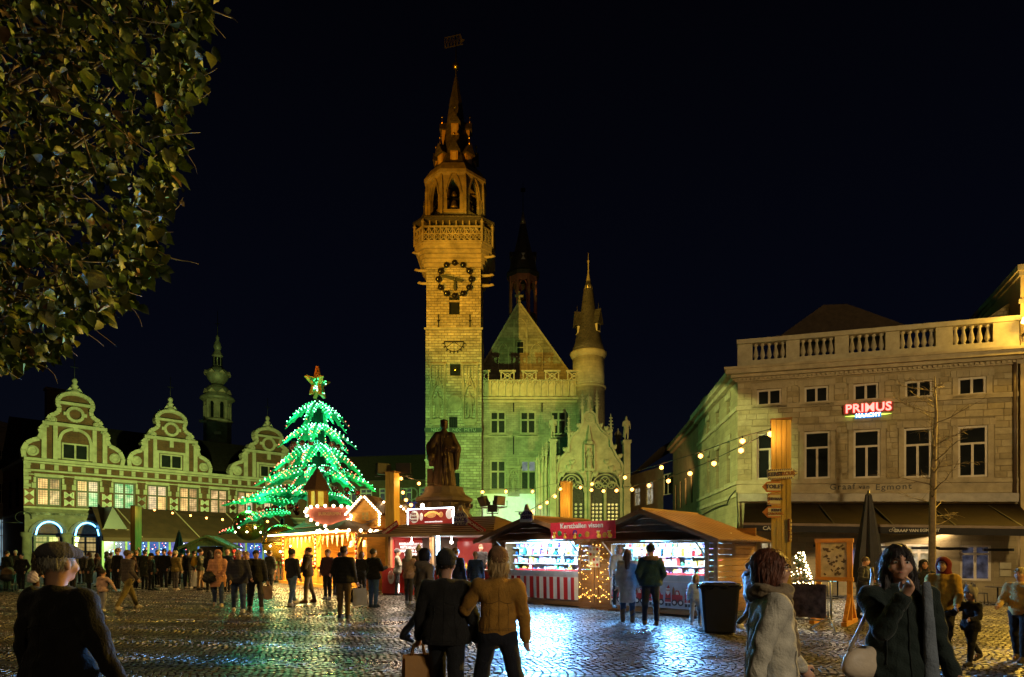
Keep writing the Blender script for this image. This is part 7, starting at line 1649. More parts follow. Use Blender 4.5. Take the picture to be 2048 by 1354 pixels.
# ------------------------------------------------------------------ arrow signs on the right post
def arrow_signs():
    cream, pur, org, lt = M('sign_cream', (.66, .58, .44), .55, 0, .06), M('stripe_violet', (.12, .08, .16), .55), M('arrow_orange', (.5, .16, .04), .55), M('sign_letter_violet', (.06, .04, .12), .5)
    Y = 14.68
    def at(px, py): return P(px, py, Y)
    def sign(x0, x1, y0, y1, tipx, txts, fill, label, tilt=0., stripes=None, yaw=0., clip=None):
        c = at((x0+x1)/2, (y0+y1)/2); k = Y/F; hw, hh = (x1-x0)/2*k, (y1-y0)/2*k; tx = (tipx-(x0+x1)/2)*k if tipx else None
        t = thing('arrow_sign', label, 'sign', tuple(c), yaw); poly = [(-hw, -hh), (hw, -hh), (hw, hh), (-hw, hh)]
        if tx is not None: poly = [(-hw, -hh), (hw, -hh), (tx, 0), (hw, hh), (-hw, hh)] if tx > 0 else [(-hw, -hh), (hw, -hh), (hw, hh), (-hw, hh), (tx, 0)]
        o = MB().prism(poly, 0, .025).build('panel', fill, t, rot=(0, tilt, 0))
        e = .035
        if stripes:
            n = 12; mb = MB()
            for q in range(n):
                a = -hw+2*hw*q/n
                for (z0, z1) in ((-hh, -hh+e), (hh-e, hh)): mb.prism([(a, z0), (a+hw/n, z0), (a+hw/n*1.7, z1), (a+hw/n*.7, z1)], -.006, -.001)
            for q in range(4): z = -hh+2*hh*q/4; mb.prism([(-hw, z), (-hw+e*1.6, z+hh*.25), (-hw+e*1.6, z+hh*.5), (-hw, z+hh*.25)], -.006, -.001)
            if tx is not None and tx > 0:
                for q in (-1, 1):
                    for r_ in (.25, .6): mb.band([(hw+(tx-hw)*r_*.8, q*hh*(1-r_)*.95), (hw+(tx-hw)*r_*.8+.03, q*hh*(1-r_)*.4)], .02, -.006, -.001)
            mb.build('stripes', stripes, o)
        if fill is not cream: MB().box(-hw+(.0 if tx and tx < 0 else e), hw-.0, -.008, -.001, -hh+e, hh-e).build('face', cream, o)
        for i, (s_, dx, dz, sz) in enumerate(txts): letters(s_, sz, lt if i % 2 == 0 else M('sign_letter_orange', (.3, .1, .03), .5), o, (dx*hw, -.018, dz*hh), bold=.006, sp=1.06)
        return t
    s1 = sign(1535, 1585, 938, 958, 1596, [('KERST', -.42, 0, .12), ('CIRCUS', .42, 0, .12)], cream, 'striped arrow sign reading Kerstcircus pointing right, topmost on the yellow post', -.06, pur)
    s2 = sign(1534, 1561, 963, 984, 1525, [('TOILET', .1, 0, .12)], org, 'orange arrow sign reading Toilet pointing left below the Kerstcircus sign')
    s3 = sign(1535, 1561, 987, 1010, None, [('HEYMAN', .18, .05, .075)], cream, 'orange striped sign reading Heyman between the two orange arrows', .02, org)
    s4 = sign(1536, 1561, 1013, 1035, 1525, [('KERST', .3, .32, .08), ('CAROUSEL', .12, -.32, .072)], org, 'lowest orange arrow sign reading Kerst Carousel pointing left')
    for (y0, y1, a, b, lb) in ((1037, 1061, 'KERST', 'MARKT', 'upper narrow cream sign on the right edge of the yellow post'), (1061, 1084, 'HOTEL', 'PARK', 'lower narrow cream sign on the right edge of the yellow post')):
        c = P(1581, (y0+y1)/2, Y+.1); k = Y/F; t = thing('edge_sign', lb, 'sign', tuple(c), R(55)); h = (y1-y0)/2*k*.94; MB().box(-.13, .13, 0, .02, -h, h).build('panel', M('sign_maroon_edge', (.18, .04, .03), .5), t); MB().box(-.1, .1, -.006, -.001, -h+.03, h-.03).build('face', cream, t); letters(a, .06, lt, t, (0, -.012, .04)); letters(b, .06, lt, t, (0, -.012, -.05))
arrow_signs()

# ------------------------------------------------------------------ bin, barrier, map board, parasols, bare tree, tables
def wheelie_bin():
    g = GP(1437, 1266); t = thing('rubbish_bin', 'tall black rubbish bin with bag hanging over its rim on the wet cobbles', 'bin', tuple(g), R(-12)); k = g.y/F
    h = (1266-1172)*k; b0, b1 = .3, .375
    vs = []
    for (r, z) in ((b0-.02, .03), (b0, .06), (b1*.93, h*.6), (b1, h)):
        for (x, y) in ((-1, -.85), (-.85, -1), (.85, -1), (1, -.85), (1, .85), (.85, 1), (-.85, 1), (-1, .85)): vs.append((x*r, y*r, z))
    MB().add(vs, [(j*8+i, j*8+(i+1) % 8, j*8+8+(i+1) % 8, j*8+8+i) for j in range(3) for i in range(8)]+[(7, 6, 5, 4, 3, 2, 1, 0)], False).build('body', M('black_bin_plastic', (.01, .011, .013), .38, 0, .2, 4, .08, 60), t)
    bag = SDF().e((0, 0, h), (.4, .4, .06), .02); bag.noise = lambda X, Y_, Z: .02*np.sin(X*17+Y_*9)+.015*np.sin(Y_*23-X*11); bag.build('bag_rim', .025, M('black_bag', (.012, .014, .018), .22, 0, .2), t)
    MB().box(-.39, .39, -.39, .39, h+.02, h+.05).box(-.3, .3, -.3, .3, h+.05, h+.085).build('lid', BLACKP, t)
    for s in (-1, 1): MB().lathe([(.07, -.03), (.07, .03)], 12).build('wheel', BLACKP, t, loc=(s*.2, .34, .07), rot=(0, R(90), 0))
    MB().box(-.22, .22, .38, .44, h-.1, h-.05).build('handle', BLACKP, t)
wheelie_bin()
def barrier():
    a, b = GP(1520, 1255), GP(1640, 1262); a = Vector((6.1, 15.4)); b = Vector((7.15, 14.0)); w = Wall(a.x, a.y, b.x, b.y); gzv = gz(6.6); t = w.empty('crowd_barrier', 'galvanised crowd barrier with printed banner in front of the small lit tree', 'barrier', gzv); L = w.L
    mb = MB(); mb.tube([(0, 0, .15), (0, 0, 1.05), (.06, 0, 1.1), (L-.06, 0, 1.1), (L, 0, 1.05), (L, 0, .15)], .02, 6).tube([(0, 0, .2), (L, 0, .2)], .018, 6); mb.build('frame', STEEL, t)
    me = MB().tube([(0, 0, .2), (0, 0, 1.1)], .008, 5).mesh('bar', STEEL)
    for k in range(12): link('bar', me, t, (L*(k+.5)/12, 0, 0))
    for u in (.05, L-.05):
        mb = MB().tube([(u-.3, -.28, .0), (u, 0, .3), (u, 0, .4)], .018, 5).tube([(u+.3, -.28, .0), (u, 0, .3)], .018, 5).tube([(u, .3, 0), (u, 0, .3)], .018, 5); mb.build('foot', STEEL, t)
    MB().box(.05, L-.1, -.035, -.026, .25, 1.02).build('banner', M('sepia_print', (.13, .08, .05), .8, 0, .8, 5, 0, 1, .05), t)
barrier()
def map_board():
    g = GP(1668, 1246); t = thing('map_board', 'orange lit timber frame board with a pale town map on splayed legs', 'board', tuple(g), R(-38)); m, mz = WOOD('frame_pine_x', (.55, .25, .06), .5), WOOD('frame_pine_z', (.55, .25, .06), .5, 'z')
    k = g.y/F; H = (1246-1078)*k; zb = H-(1162-1078)*k
    for x in (-.36, .36): MB().box(x-.06, x+.06, -.05, .05, .1, H-.09).build('post', mz, t)
    for z in (H-.09, zb): MB().box(-.44, .44, -.06, .06, z, z+.1).build('rail', m, t)
    MB().box(-.3, .3, -.02, .02, zb+.1, H-.09).build('map_panel', M('aged_map', (.55, .5, .42), .6, 0, .35, 6), t)
    mb = MB(); rng = random.Random(3)
    for q in range(40): x, z = rng.uniform(-.24, .24), rng.uniform(zb+.16, H-.16); mb.cbox((x, -.024, z), .02+rng.random()*.05, .006, .03+rng.random()*.06, 0, 0, rng.random()*3)
    o = mb.build('map_marks', M('map_ink', (.12, .09, .07), .6), t); tag(o, kind='stuff')
    for x in (-.36, .36):
        MB().box(x-.06, x+.06, -.75, .75, 0, .1).build('foot_beam', M('frame_pine_y', (.5, .23, .055), .5, 0, .3, 2), t)
        for s in (-1, 1): MB().beam((x, s*.65, .1), (x, s*.05, .72), .09).build('brace', mz, t)
map_board()
def parasol(px, Y, ytop, ybot, r, label):
    x = (px-CX)/F*Y; zt = P(px, ytop, Y).z; zb = P(px, ybot, Y).z; t = thing('closed_parasol', label, 'parasol', (x, Y, gz(x))); h = zt-gz(x); hb = zb-gz(x); n = 16; vs = []
    for (z, rr) in ((hb, r), (hb+(h-hb)*.3, r*.85), (hb+(h-hb)*.7, r*.45), (h-.1, r*.2)):
        for k in range(n): a = 2*math.pi*k/n; q = rr*(1 if k % 2 else .72); vs.append((q*math.cos(a), q*math.sin(a), z))
    vs.append((0, 0, h)); fs = [(j*n+k, j*n+(k+1) % n, j*n+n+(k+1) % n, j*n+n+k) for j in range(3) for k in range(n)]+[(3*n+k, 3*n+(k+1) % n, 4*n) for k in range(n)]
    MB().add(vs, fs, False).build('folded_cloth', M('black_canvas', (.014, .013, .018), .8, 0, .3, 3), t); MB().tube([(0, 0, 0), (0, 0, h+.05)], .035, 8).build('pole', IRON, t); MB().box(-.4, .4, -.4, .4, 0, .08).build('base', IRON, t)
parasol(1737, 20, 984, 1165, .47, 'large closed black parasol standing before the cafe awning'); parasol(358, 40, 1062, 1120, .42, 'small closed black parasol before the blue lit terrace windows')
def bare_tree():
    Y = 23.; x = (1868-CX)/F*Y; t = thing('bare_tree', 'slim bare young tree with thin twigs in front of the cafe facade', 'tree', (x, Y, gz(x))); rng = random.Random(31); bk = M('tree_bark', (.12, .085, .05), .85, 0, .35, 6, .4, 30)
    pz = lambda py: P(1868, py, Y).z-gz(x); H = pz(752)
    pts = [(0, 0, 0), (-.08, 0, 1.5), (-.05, 0, pz(1000)), (.0, 0, pz(900)), (.08, 0, pz(830)), (.02, 0, H)]; MB().tube(pts, [.15, .125, .11, .085, .05, .012], 8).build('trunk', bk, t)
    for k in range(26):
        z = pz(1050)+(H-pz(1050))*(k/26)**.9; a = rng.uniform(0, 6.28); Ln = rng.uniform(.8, 2.2)*(1-.5*(z/H)**3); mb = MB(); p = Vector((0, 0, z)); d = Vector((math.cos(a), math.sin(a)*.7, .22)); path = [p]
        for q in range(6): d = (d+Vector((rng.uniform(-.25, .25), rng.uniform(-.25, .25), rng.uniform(-.12, .16)))).normalized(); p = p+d*Ln/6; path.append(p)
        mb.tube(path, [.022-.0032*q for q in range(7)], 5)
        for q in range(1, 7):
            for s in range(2):
                b = path[q]; dd = (d+Vector((rng.uniform(-1, 1), rng.uniform(-1, 1), rng.uniform(-.6, .5)))).normalized(); e = b+dd*rng.uniform(.2, .5); mb.tube([b, (b+e)/2+Vector((0, 0, .03)), e], [.007, .005, .003], 4)
        mb.build('branch', bk, t)
bare_tree()
def lit_bush():
    g = Vector((7.75, 17.3, 0)); x = (1600-CX)/F*17.3; t = thing('lit_fir_tree', 'small fir tree wrapped in warm white fairy lights behind the barrier', 'fir tree', (x, 17.3, gz(x))); rng = random.Random(5); mb = MB(); H = 1.75
    for k in range(520):
        z = .25+(H-.25)*rng.random()**1.3; r = .48*(1-(z-.2)/H)+.03; a = rng.uniform(0, 6.28); rr = r*rng.uniform(.5, 1); c = Vector((rr*math.cos(a), rr*math.sin(a), z)); d = Vector((math.cos(a), math.sin(a), -.35)).normalized()*.13; s = Vector((-math.sin(a), math.cos(a), 0))*.035; mb.quad(c-s, c+d-s*.2, c+d+s*.2, c+s)
    o = mb.build('crown', M('fir_needles', (.03, .07, .03), .7), t); MB().tube([(0, 0, 0), (0, 0, H)], [.05, .01], 6).build('trunk', WDARK, t)
    me = ico(.013); me.materials.append(E('fairy_warm_white', (1, .78, .42), 26, True))
    for k in range(170): z = .3+(H-.25)*rng.random()**1.2; r = .5*(1-(z-.2)/H)+.05; a = rng.uniform(math.pi, 2*math.pi+.6); link('bulb', me, t, (r*math.cos(a), r*math.sin(a), z))
lit_bush()
def cafe_tables():
    tm, cm = M('dark_table_top', (.05, .04, .035), .4), M('black_chair_cane', (.02, .018, .016), .5)
    tb = thing('cafe_table', 'dark cafe table', 'table', (0, 0, 0)); MB().box(-.35, .35, -.35, .35, .72, .75).build('table_top', tm, tb); MB().tube([(0, 0, .03), (0, 0, .72)], .03, 6).build('column', IRON, tb); MB().lathe([(.26, 0), (.26, .03), (.03, .06)], 12).build('foot', IRON, tb)
    ch = thing('cafe_chair', 'black cafe chair', 'chair', (0, 0, 0)); MB().box(-.21, .21, -.21, .21, .44, .47).build('seat', cm, ch)
    for x in (-1, 1):
        for y in (-1, 1): MB().tube([(x*.19, y*.19, .44), (x*.22, y*.22, 0)], .016, 5).build('leg', cm, ch)
    mb = MB().tube([(-.2, .2, .46), (-.2, .26, .8), (-.1, .28, .88), (.1, .28, .88), (.2, .26, .8), (.2, .2, .46)], .016, 5).box(-.17, .17, .245, .265, .6, .82); mb.build('backrest', cm, ch)
    first = True; w = CW
    spots = [(2.6, 2.7, 'by the small lit tree'), (4.3, 2.6, 'behind the map board'), (5.9, 2.5, 'left of the bare tree'), (8.2, 2.6, 'right of the bare tree'), (10.2, 2.6, 'at the far right end of the cafe front')]
    for i, (u, out, wh) in enumerate(spots):
        o = tb if i == 0 else copy_tree(tb); p = world(w, u, -out, 0); o.location = (p[0], p[1], gz(p[0])); o.rotation_euler = (0, 0, w.rz); o['group'] = 'tables under the cafe awning'; o['label'] = f'dark square cafe table under the awning {wh}'
        for j, dx in enumerate((-.62, .62)):
            c = ch if i == 0 and j == 0 else copy_tree(ch); p = world(w, u+dx, -out-.05, 0); c.location = (p[0], p[1], gz(p[0])); c.rotation_euler = (0, 0, w.rz+(R(90) if j == 0 else R(-90))); c['group'] = 'chairs under the cafe awning'; c['label'] = f'black cafe chair {"left" if j == 0 else "right"} of the table {wh}'
    p = world(w, 3.9, -4.3, 0); t = thing('lit_menu_stand', 'slanted cyan glowing menu stand on the cafe terrace', 'menu stand', (p[0], p[1], gz(p[0])), R(-15)); MB().box(-.22, .22, -.02, .02, .75, 1.4).build('screen', E('cyan_menu', (.1, .75, 1), 1.5), t, rot=(R(-12), 0, 0)); MB().tube([(0, .05, 0), (0, -.1, .8)], .03, 6).box(-.22, .22, -.15, .2, 0, .04).build('stand', IRON, t)
    mb = MB().cbox((0, -.035, 1.05), .1, .006, .2, 0, 0, .4).cbox((.03, -.035, 1.2), .12, .006, .05, 0, 0, -.5).build('menu_mark', M('print_red', (.4, .03, .03), .7), t, rot=(R(-12), 0, 0))
cafe_tables()
def green_hut():
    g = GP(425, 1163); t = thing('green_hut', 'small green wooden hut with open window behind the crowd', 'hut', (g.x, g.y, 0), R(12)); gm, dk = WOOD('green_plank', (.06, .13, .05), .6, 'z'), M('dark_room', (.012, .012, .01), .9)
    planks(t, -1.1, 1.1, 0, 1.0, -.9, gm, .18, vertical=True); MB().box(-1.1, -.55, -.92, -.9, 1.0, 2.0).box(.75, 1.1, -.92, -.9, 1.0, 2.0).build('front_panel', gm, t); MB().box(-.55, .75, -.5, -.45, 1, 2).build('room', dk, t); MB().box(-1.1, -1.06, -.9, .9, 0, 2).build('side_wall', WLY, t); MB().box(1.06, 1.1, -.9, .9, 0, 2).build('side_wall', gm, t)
    MB().prism([(-1.1, 2.0), (1.1, 2.0), (0, 2.5)], -.9, -.86).build('gable', gm, t); gable_roof(t, -1.45, 1.45, -1.3, 1.2, 1.88, 2.56, M('green_roof', (.09, .1, .05), .6, 0, .3, 2), name='roof_board')
    for s in (-1, 1): mb = MB(); mb.band([(0, 2.56), (s*1.45, 1.86)], .13, -1.34, -1.305); mb.build('barge_board', gm, t)
    g = GP(425, 1176); c = thing('white_counter', 'white draped counter in front of the green hut', 'counter', (g.x+.3, g.y, 0), R(10)); MB().box(-1.1, .9, -.3, .3, .1, .95).build('cloth', M('white_drape', (.6, .58, .54), .75, 0, .15, 2), c); MB().box(-1.15, .95, -.33, .33, .95, .99).build('counter_top', WLX, c)
    letters("'t HOF", .22, M('dark_blue_letter', (.05, .03, .13), .5), c, (.3, -.31, .6), bold=.004)
    for x in (-1, .8): MB().box(x-.04, x+.04, -.2, .2, 0, .1).build('foot', IRON, c)
green_hut()
# ------------------------------------------------------------------ people
_cl = {}
def cloth(col, rough=.85, sheen=False):
    key = (tuple(round(c, 3) for c in col), rough)
    if key not in _cl:
        m = M('cloth_%d' % len(_cl), tuple(col), rough, 0, .25, 7, .35, 90, .25); _cl[key] = m
        n, l = m.node_tree.nodes, m.node_tree.links; b = n['Principled BSDF']; b.inputs['Sheen Weight'].default_value = .12      # folds
        tc = n.new('ShaderNodeTexCoord'); mp = n.new('ShaderNodeMapping'); mp.inputs['Scale'].default_value = (1, 1, .55); mp.inputs['Rotation'].default_value = (.5, .3, 0); l.new(tc.outputs['Object'], mp.inputs[0])
        nz = n.new('ShaderNodeTexNoise'); nz.inputs['Scale'].default_value = 9; nz.inputs['Detail'].default_value = 3; nz.inputs['Distortion'].default_value = 1.2; l.new(mp.outputs[0], nz.inputs['Vector'])
        bp = n.new('ShaderNodeBump'); bp.inputs['Strength'].default_value = .7; bp.inputs['Distance'].default_value = .03; l.new(nz.outputs[0], bp.inputs['Height']); l.new(bp.outputs[0], [x for x in n if x.type == 'BUMP'][0].inputs['Normal'])
    return _cl[key]
SKIN = M('skin', (.5, .27, .18), .5, 0, .08, 8, .05, 60, .4); LIPS = M('lips', (.38, .11, .09), .45); EYEW = M('eye_white', (.6, .58, .55), .2); EYED = M('eye_dark', (.02, .015, .012), .1); BROW = M('eyebrow', (.05, .03, .02), .8)
def hairm(col): return M('hair_%02d%02d%02d' % tuple(int(c*99) for c in col), tuple(col), .55, 0, .45, 40, .5, 120, .4, (1, 1, .15))
def person(px, Y, h, yaw, label, coat=(.02, .02, .022), hem=.47, pants=(.03, .035, .05), shoes=(.05, .05, .05), hair=(.06, .035, .02), style='short', hat=None, hatc=(.05, .05, .06), legs=(12, -12, 4, 14), spread=2, aL=(4, 10, 12, 0), aR=(4, 10, 12, 0), puffer=0., look=0., scarf=None, hood=None, fat=1., near=False, headscale=1., boots=None, lean=0., skin=None, glasses=False, zoff=0., group=None, shoe_h=.0, seat=0.):
    X = (px-CX)/F*Y; k = h/1.75; vox = .0105 if near else .021; g0 = gz(X)+zoff
    t = thing('person', label, 'person', (X, Y, g0), R(yaw), group)
    s_ = math.sin; c_ = math.cos
    # joints
    hips = {}; J = {}
    for s, n, a, b in ((1, 'L', legs[0], legs[2]), (-1, 'R', legs[1], legs[3])):
        a, b, sp = R(a), R(b), R(spread); hp = Vector((s*.092, 0, .92)); th = Vector((s*s_(sp), -s_(a), -c_(a)*c_(sp))).normalized(); kn = hp+th*.435; sh = Vector((s*s_(sp)*.6, -s_(a-b), -c_(a-b))).normalized(); an = kn+sh*.4; J[n] = [hp, kn, an, a-b]
    low = min(J['L'][2].z, J['R'][2].z)-.085; dz = -low
    if seat: dz = seat-.92
    for n in 'LR': J[n][:3] = [v+Vector((0, 0, dz)) for v in J[n][:3]]
    hz = dz; ln = R(lean)
    up = lambda x, y, z: Vector((x, y*1.0-(z-.92)*s_(ln), (z-.92)*c_(ln)+.92+hz))     # upper body point, leaning forward
    la = R(look); hs = headscale
    def hd(x, y, z): z = 1.5+(z-1.5)*hs; x, y = x*hs, y*hs; return tuple(up(x*c_(la)-y*s_(la), x*s_(la)+y*c_(la), z))
    he = lambda c, r, kk, q: q.e(hd(*c), tuple(v*hs for v in r), kk, la)
    arms = {}
    for s, n, q in ((1, 'L', aL), (-1, 'R', aR)):
        a, c, b, i = [R(v) for v in q]; S0 = up(s*.185, .005, 1.405); u = Vector((s*s_(c), -s_(a)*c_(c), -c_(a)*c_(c))); E0 = S0+u*.285; f = Vector((s*(s_(c)*.6-s_(i)), -s_(a+b), -c_(a+b))).normalized(); W0 = E0+f*.25; arms[n] = (S0, E0, W0, f, s)
    # ---- body: one skin
    B = SDF(); he((0, .012, 1.662), (.076, .096, .088), .03, B); he((0, -.02, 1.588), (.058, .07, .078), .04, B); he((0, -.075, 1.542), (.024, .022, .02), .03, B); he((0, -.106, 1.612), (.014, .02, .024), .02, B); he((0, -.092, 1.64), (.012, .015, .03), .02, B)
    for s in (-1, 1): he((s*.078, .01, 1.62), (.012, .022, .032), .01, B); he((s*.045, -.065, 1.6), (.025, .025, .025), .03, B)
    he((0, -.09, 1.572), (.026, .016, .012), .015, B)
    B.c(tuple(up(0, .02, 1.42)), hd(0, .015, 1.58), .058, .054, .03)
    B.c(tuple(up(0, 0, 1.0)), tuple(up(0, 0, 1.3)), .12, .14, .05, .65)
    for n in 'LR':
        hp, kn, an, _ = J[n]; S0, E0, W0, f, s = arms[n]
        B.c(tuple(hp), tuple(kn), .075, .05, .05).c(tuple(kn), tuple(an), .05, .035, .03); B.c(tuple(an), tuple(an+Vector((0, -.13, -.045))), .035, .03, .03)
        B.c(tuple(S0), tuple(E0), .05, .04, .05).c(tuple(E0), tuple(W0), .04, .028, .03)
    if near:
        for s in (-1, 1): B.sub(hd(s*.033, -.1, 1.638), (.02*hs, .018*hs, .013*hs))
    tubes = MB()
    for n in 'LR':
        S0, E0, W0, f, s = arms[n]; side = f.cross(Vector((1, 0, 0))); side = side.normalized() if side.length > .2 else Vector((0, 1, 0)); nrm = f.cross(side).normalized(); palm = W0+f*.085
        B.c(tuple(W0), tuple(palm), .028, .03, .02); B.c(tuple(W0+f*.03+side*.012), tuple(palm+side*.02), .02, .018, .015).c(tuple(W0+f*.03-side*.012), tuple(palm-side*.02), .02, .018, .015)
        cu = -nrm*s if True else nrm
        for q in range(4):
            b0 = palm+side*(.03-.02*q); L1 = (.036, .042, .04, .03)[q]; p1 = b0+(f*.85+cu*.3).normalized()*L1; p2 = p1+(f*.45+cu*.85).normalized()*L1*.8
            if near: B.c(tuple(b0), tuple(p1), .0105, .0095, .006).c(tuple(p1), tuple(p2), .0095, .008, .005)
            else: tubes.tube([b0, p1, p2], [.011, .01, .008], 4)
        b0 = W0+f*.03+side*.03; p1 = b0+(f*.6+side*.6+cu*.3).normalized()*.045; p2 = p1+(f*.9+cu*.3).normalized()*.03
        if near: B.c(tuple(b0), tuple(p1), .014, .011, .01).c(tuple(p1), tuple(p2), .011, .009, .005)
        else: tubes.tube([b0, p1, p2], [.014, .011, .009], 4)
    lo, hi = B.bounds(); V, Q = surfnet(B, lo, hi, vox)
    if tubes.v:
        n0 = len(V); V = np.concatenate([V, np.array(tubes.v, np.float32)]); Q = np.concatenate([Q, np.array(tubes.f, np.int64)+n0])
    def put(name, me, parent=None): me.transform(Matrix.Scale(k, 4)); return link(name, me, parent or t)
    put('body', np_mesh('body', V, Q, skin or SKIN))
    # ---- face
    faces_us = abs(((yaw+look+180) % 360)-180) < 105
    if faces_us:
        for s in (-1, 1):
            mb = MB(); mb.ball(hd(s*.033, -.083, 1.638), .0135*hs, 8, 6, 1.2, .8, .8); mb.mi = 1; mb.ball(hd(s*.033, -.0935, 1.638), .0068*hs, 7, 5, 1, .6); put('eye', mb.mesh('eye', [EYEW, EYED]))
            mb = MB().tube([hd(s*.017, -.103, 1.656), hd(s*.034, -.1, 1.661), hd(s*.052, -.084, 1.654)], .0048*hs, 5); put('eyebrow', mb.mesh('eyebrow', BROW))
        mb = MB().ball(hd(0, -.1, 1.573), .021*hs, 9, 6, 1, .4, .34); put('lips', mb.mesh('lips', LIPS))
    if glasses:
        mb = MB()
        for s in (-1, 1):
            mb.tube([hd(s*.035+.026*c_(a), -.108, 1.635+.02*s_(a)) for a in np.linspace(0, 6.283, 11)], .003, 4); mb.tube([hd(s*.06, -.105, 1.64), hd(s*.08, .0, 1.64)], .003, 4)
        put('glasses', mb.mesh('glasses', IRON))
    # ---- trousers and shoes
    T = SDF(); T.e((0, .005, .93+hz), (.168*fat, .125, .12), .04); pr = 1.12
    for n in 'LR':
        hp, kn, an, pit = J[n]; T.c(tuple(hp), tuple(kn), .092*fat, .066*pr, .05).c(tuple(kn), tuple(an+Vector((0, 0, .02))), .064*pr, .05*pr, .04)
    T.noise = lambda X_, Y_, Z_: .005*np.sin(Z_*42+X_*25)*np.clip(1-np.abs(Z_-.45)*2, .2, 1)
    T.cut(2, 1, .05); put('trousers', T.mesh('trousers', vox, cloth(pants, .8)))
    for n in 'LR':
        hp, kn, an, pit = J[n]; Sx = SDF(); fwd = Vector((0, -c_(pit), -s_(-pit)*-.0)).normalized(); heel = an+Vector((0, .025, -.05)); toe = an+Vector((0, -.17, -.055 if pit > -.25 else -.085+.0)); 
        if pit < -.2: toe.z -= .05
        Sx.c(tuple(heel), tuple(toe), .046, .036, .02).c(tuple(an), tuple(heel), .047, .045, .03).c(tuple(an), tuple(an+Vector((0, -.09, -.035))), .044, .042, .03)
        if boots: Sx.c(tuple(an), tuple(an+(kn-an)*boots), .058, .066, .03)
        Sx.cut(2, 1, min(heel.z, toe.z)-.036); put('shoe', Sx.mesh('shoe', vox*.9, cloth(shoes, .5)))
    # ---- coat
    C = SDF(); hemz = hem*1.75; flare = (.185 if hem > .42 else .205)*fat
    C.c(tuple(up(0, .0, hemz+.06)), tuple(up(0, .0, 1.25)), flare, .165*fat, .06, .7).c(tuple(up(-.135, .01, 1.375)), tuple(up(.135, .01, 1.375)), .088, .088, .08)
    C.e(tuple(up(0, .012, 1.45)), (.1, .095, .06), .05)
    if hem < .5: C.e(tuple(up(0, .005, .92)), (.215*fat, .16*fat**.5, .2), .06)
    if hood or hood == 0: C.e(tuple(up(0, .1, 1.44)), (.13, .075, .085), .04)
    for n in 'LR':
        S0, E0, W0, f, s = arms[n]; C.c(tuple(S0), tuple(E0), .076*fat**.5, .066, .025 if near else .05).c(tuple(E0), tuple(W0), .064, .05, .012 if near else .03)
    if puffer: C.noise = lambda X_, Y_, Z_: -puffer*np.abs(np.sin((Z_-hz)*math.pi/.085))+.004*np.sin(X_*31+Y_*19)+puffer*.5
    else: C.noise = lambda X_, Y_, Z_: .007*np.sin(Z_*21+X_*17+1.3*np.sin(Y_*20))*np.sin(X_*23-Z_*9+Y_*11)+.004*np.sin(Z_*55+X_*30)
    C.cut(2, 1, hemz+hz*1.0)
    if hz and min(E[2].z for E in arms.values()) < hemz+hz:    # sleeves that hang below the hem keep their length
        C.cuts = []; base = C.__call__; hemv = hemz+hz
        C.p[0] = ('c', tuple(up(0, 0, hemz+.02)), C.p[0][2], flare*.98, *C.p[0][4:])
    cme = C.mesh('coat', vox, cloth(coat)); sm = MB()
    if near:                                               # seams, hem stitching, pocket welts and a zip laid on the cloth
        from mathutils.bvhtree import BVHTree
        bv = BVHTree.FromPolygons([v.co.copy() for v in cme.vertices], [tuple(p.vertices) for p in cme.polygons])
        def surf(az, z):
            d = Vector((c_(R(az)), s_(R(az)), 0)); o = up(0, 0, z); hit = bv.ray_cast(o+d*1.2, -d)
            if hit[0] is None or (hit[0]-o).length > .3: return None
            return hit[0]+d*.0015
        def line(pts, r):
            pts = [p for p in pts if p is not None]
            run = []
            for p in pts:
                if run and (p-run[-1]).length > .07:
                    if len(run) > 2: sm.tube(run, r, 5)
                    run = []
                run.append(p)
            if len(run) > 2: sm.tube(run, r, 5)
        line([surf(90, z) for z in np.arange(hemz+.02, 1.42, .03)], .0035)
        line([surf(-90, z) for z in np.arange(hemz+.02, 1.42, .03)], .006)
        for zz_ in (hemz+.03, hemz+.045): line([surf(a, zz_) for a in range(0, 364, 6)], .003)
        line([surf(a, 1.27-.03*abs(s_(R(a*2)))) for a in range(25, 160, 5)], .0035)
        for s in (-1, 1):
            line([surf(-90+s*(48+18*(z-.98)), z) for z in np.arange(.96, 1.13, .02)], .006)
            line([surf(90+s*40, z) for z in np.arange(hemz+.02, 1.25, .03)], .003)
    o_coat = put('coat', cme)
    if sm.v: put('seam', sm.mesh('seam', cloth(tuple(c*.55 for c in coat))), o_coat)
    for n in 'LR' if near else '':
        S0, E0, W0, f, s = arms[n]; cf = SDF().c(tuple(W0-f*.045), tuple(W0-f*.005), .053, .05, .01); cf.noise = lambda X_, Y_, Z_: .0025*np.sin((X_+Y_+Z_)*160); put('cuff', cf.mesh('cuff', .009, cloth(tuple(c*.8 for c in coat))), o_coat)
    if scarf is not None:
        K = SDF(); 
        for a in range(12): b0, b1 = R(30*a), R(30*a+30); K.c(tuple(up(.1*c_(b0), .01+.095*s_(b0), 1.475+.012*s_(a*1.7))), tuple(up(.1*c_(b1), .01+.095*s_(b1), 1.475+.012*s_((a+1)*1.7))), .052, .052, .02)
        K.c(tuple(up(.06, -.11, 1.46)), tuple(up(.09, -.17, 1.1)), .05, .06, .03, .6); K.noise = lambda X_, Y_, Z_: .006*np.sin(Z_*90+np.arctan2(Y_, X_)*4); put('scarf', K.mesh('scarf', vox, cloth(scarf)))
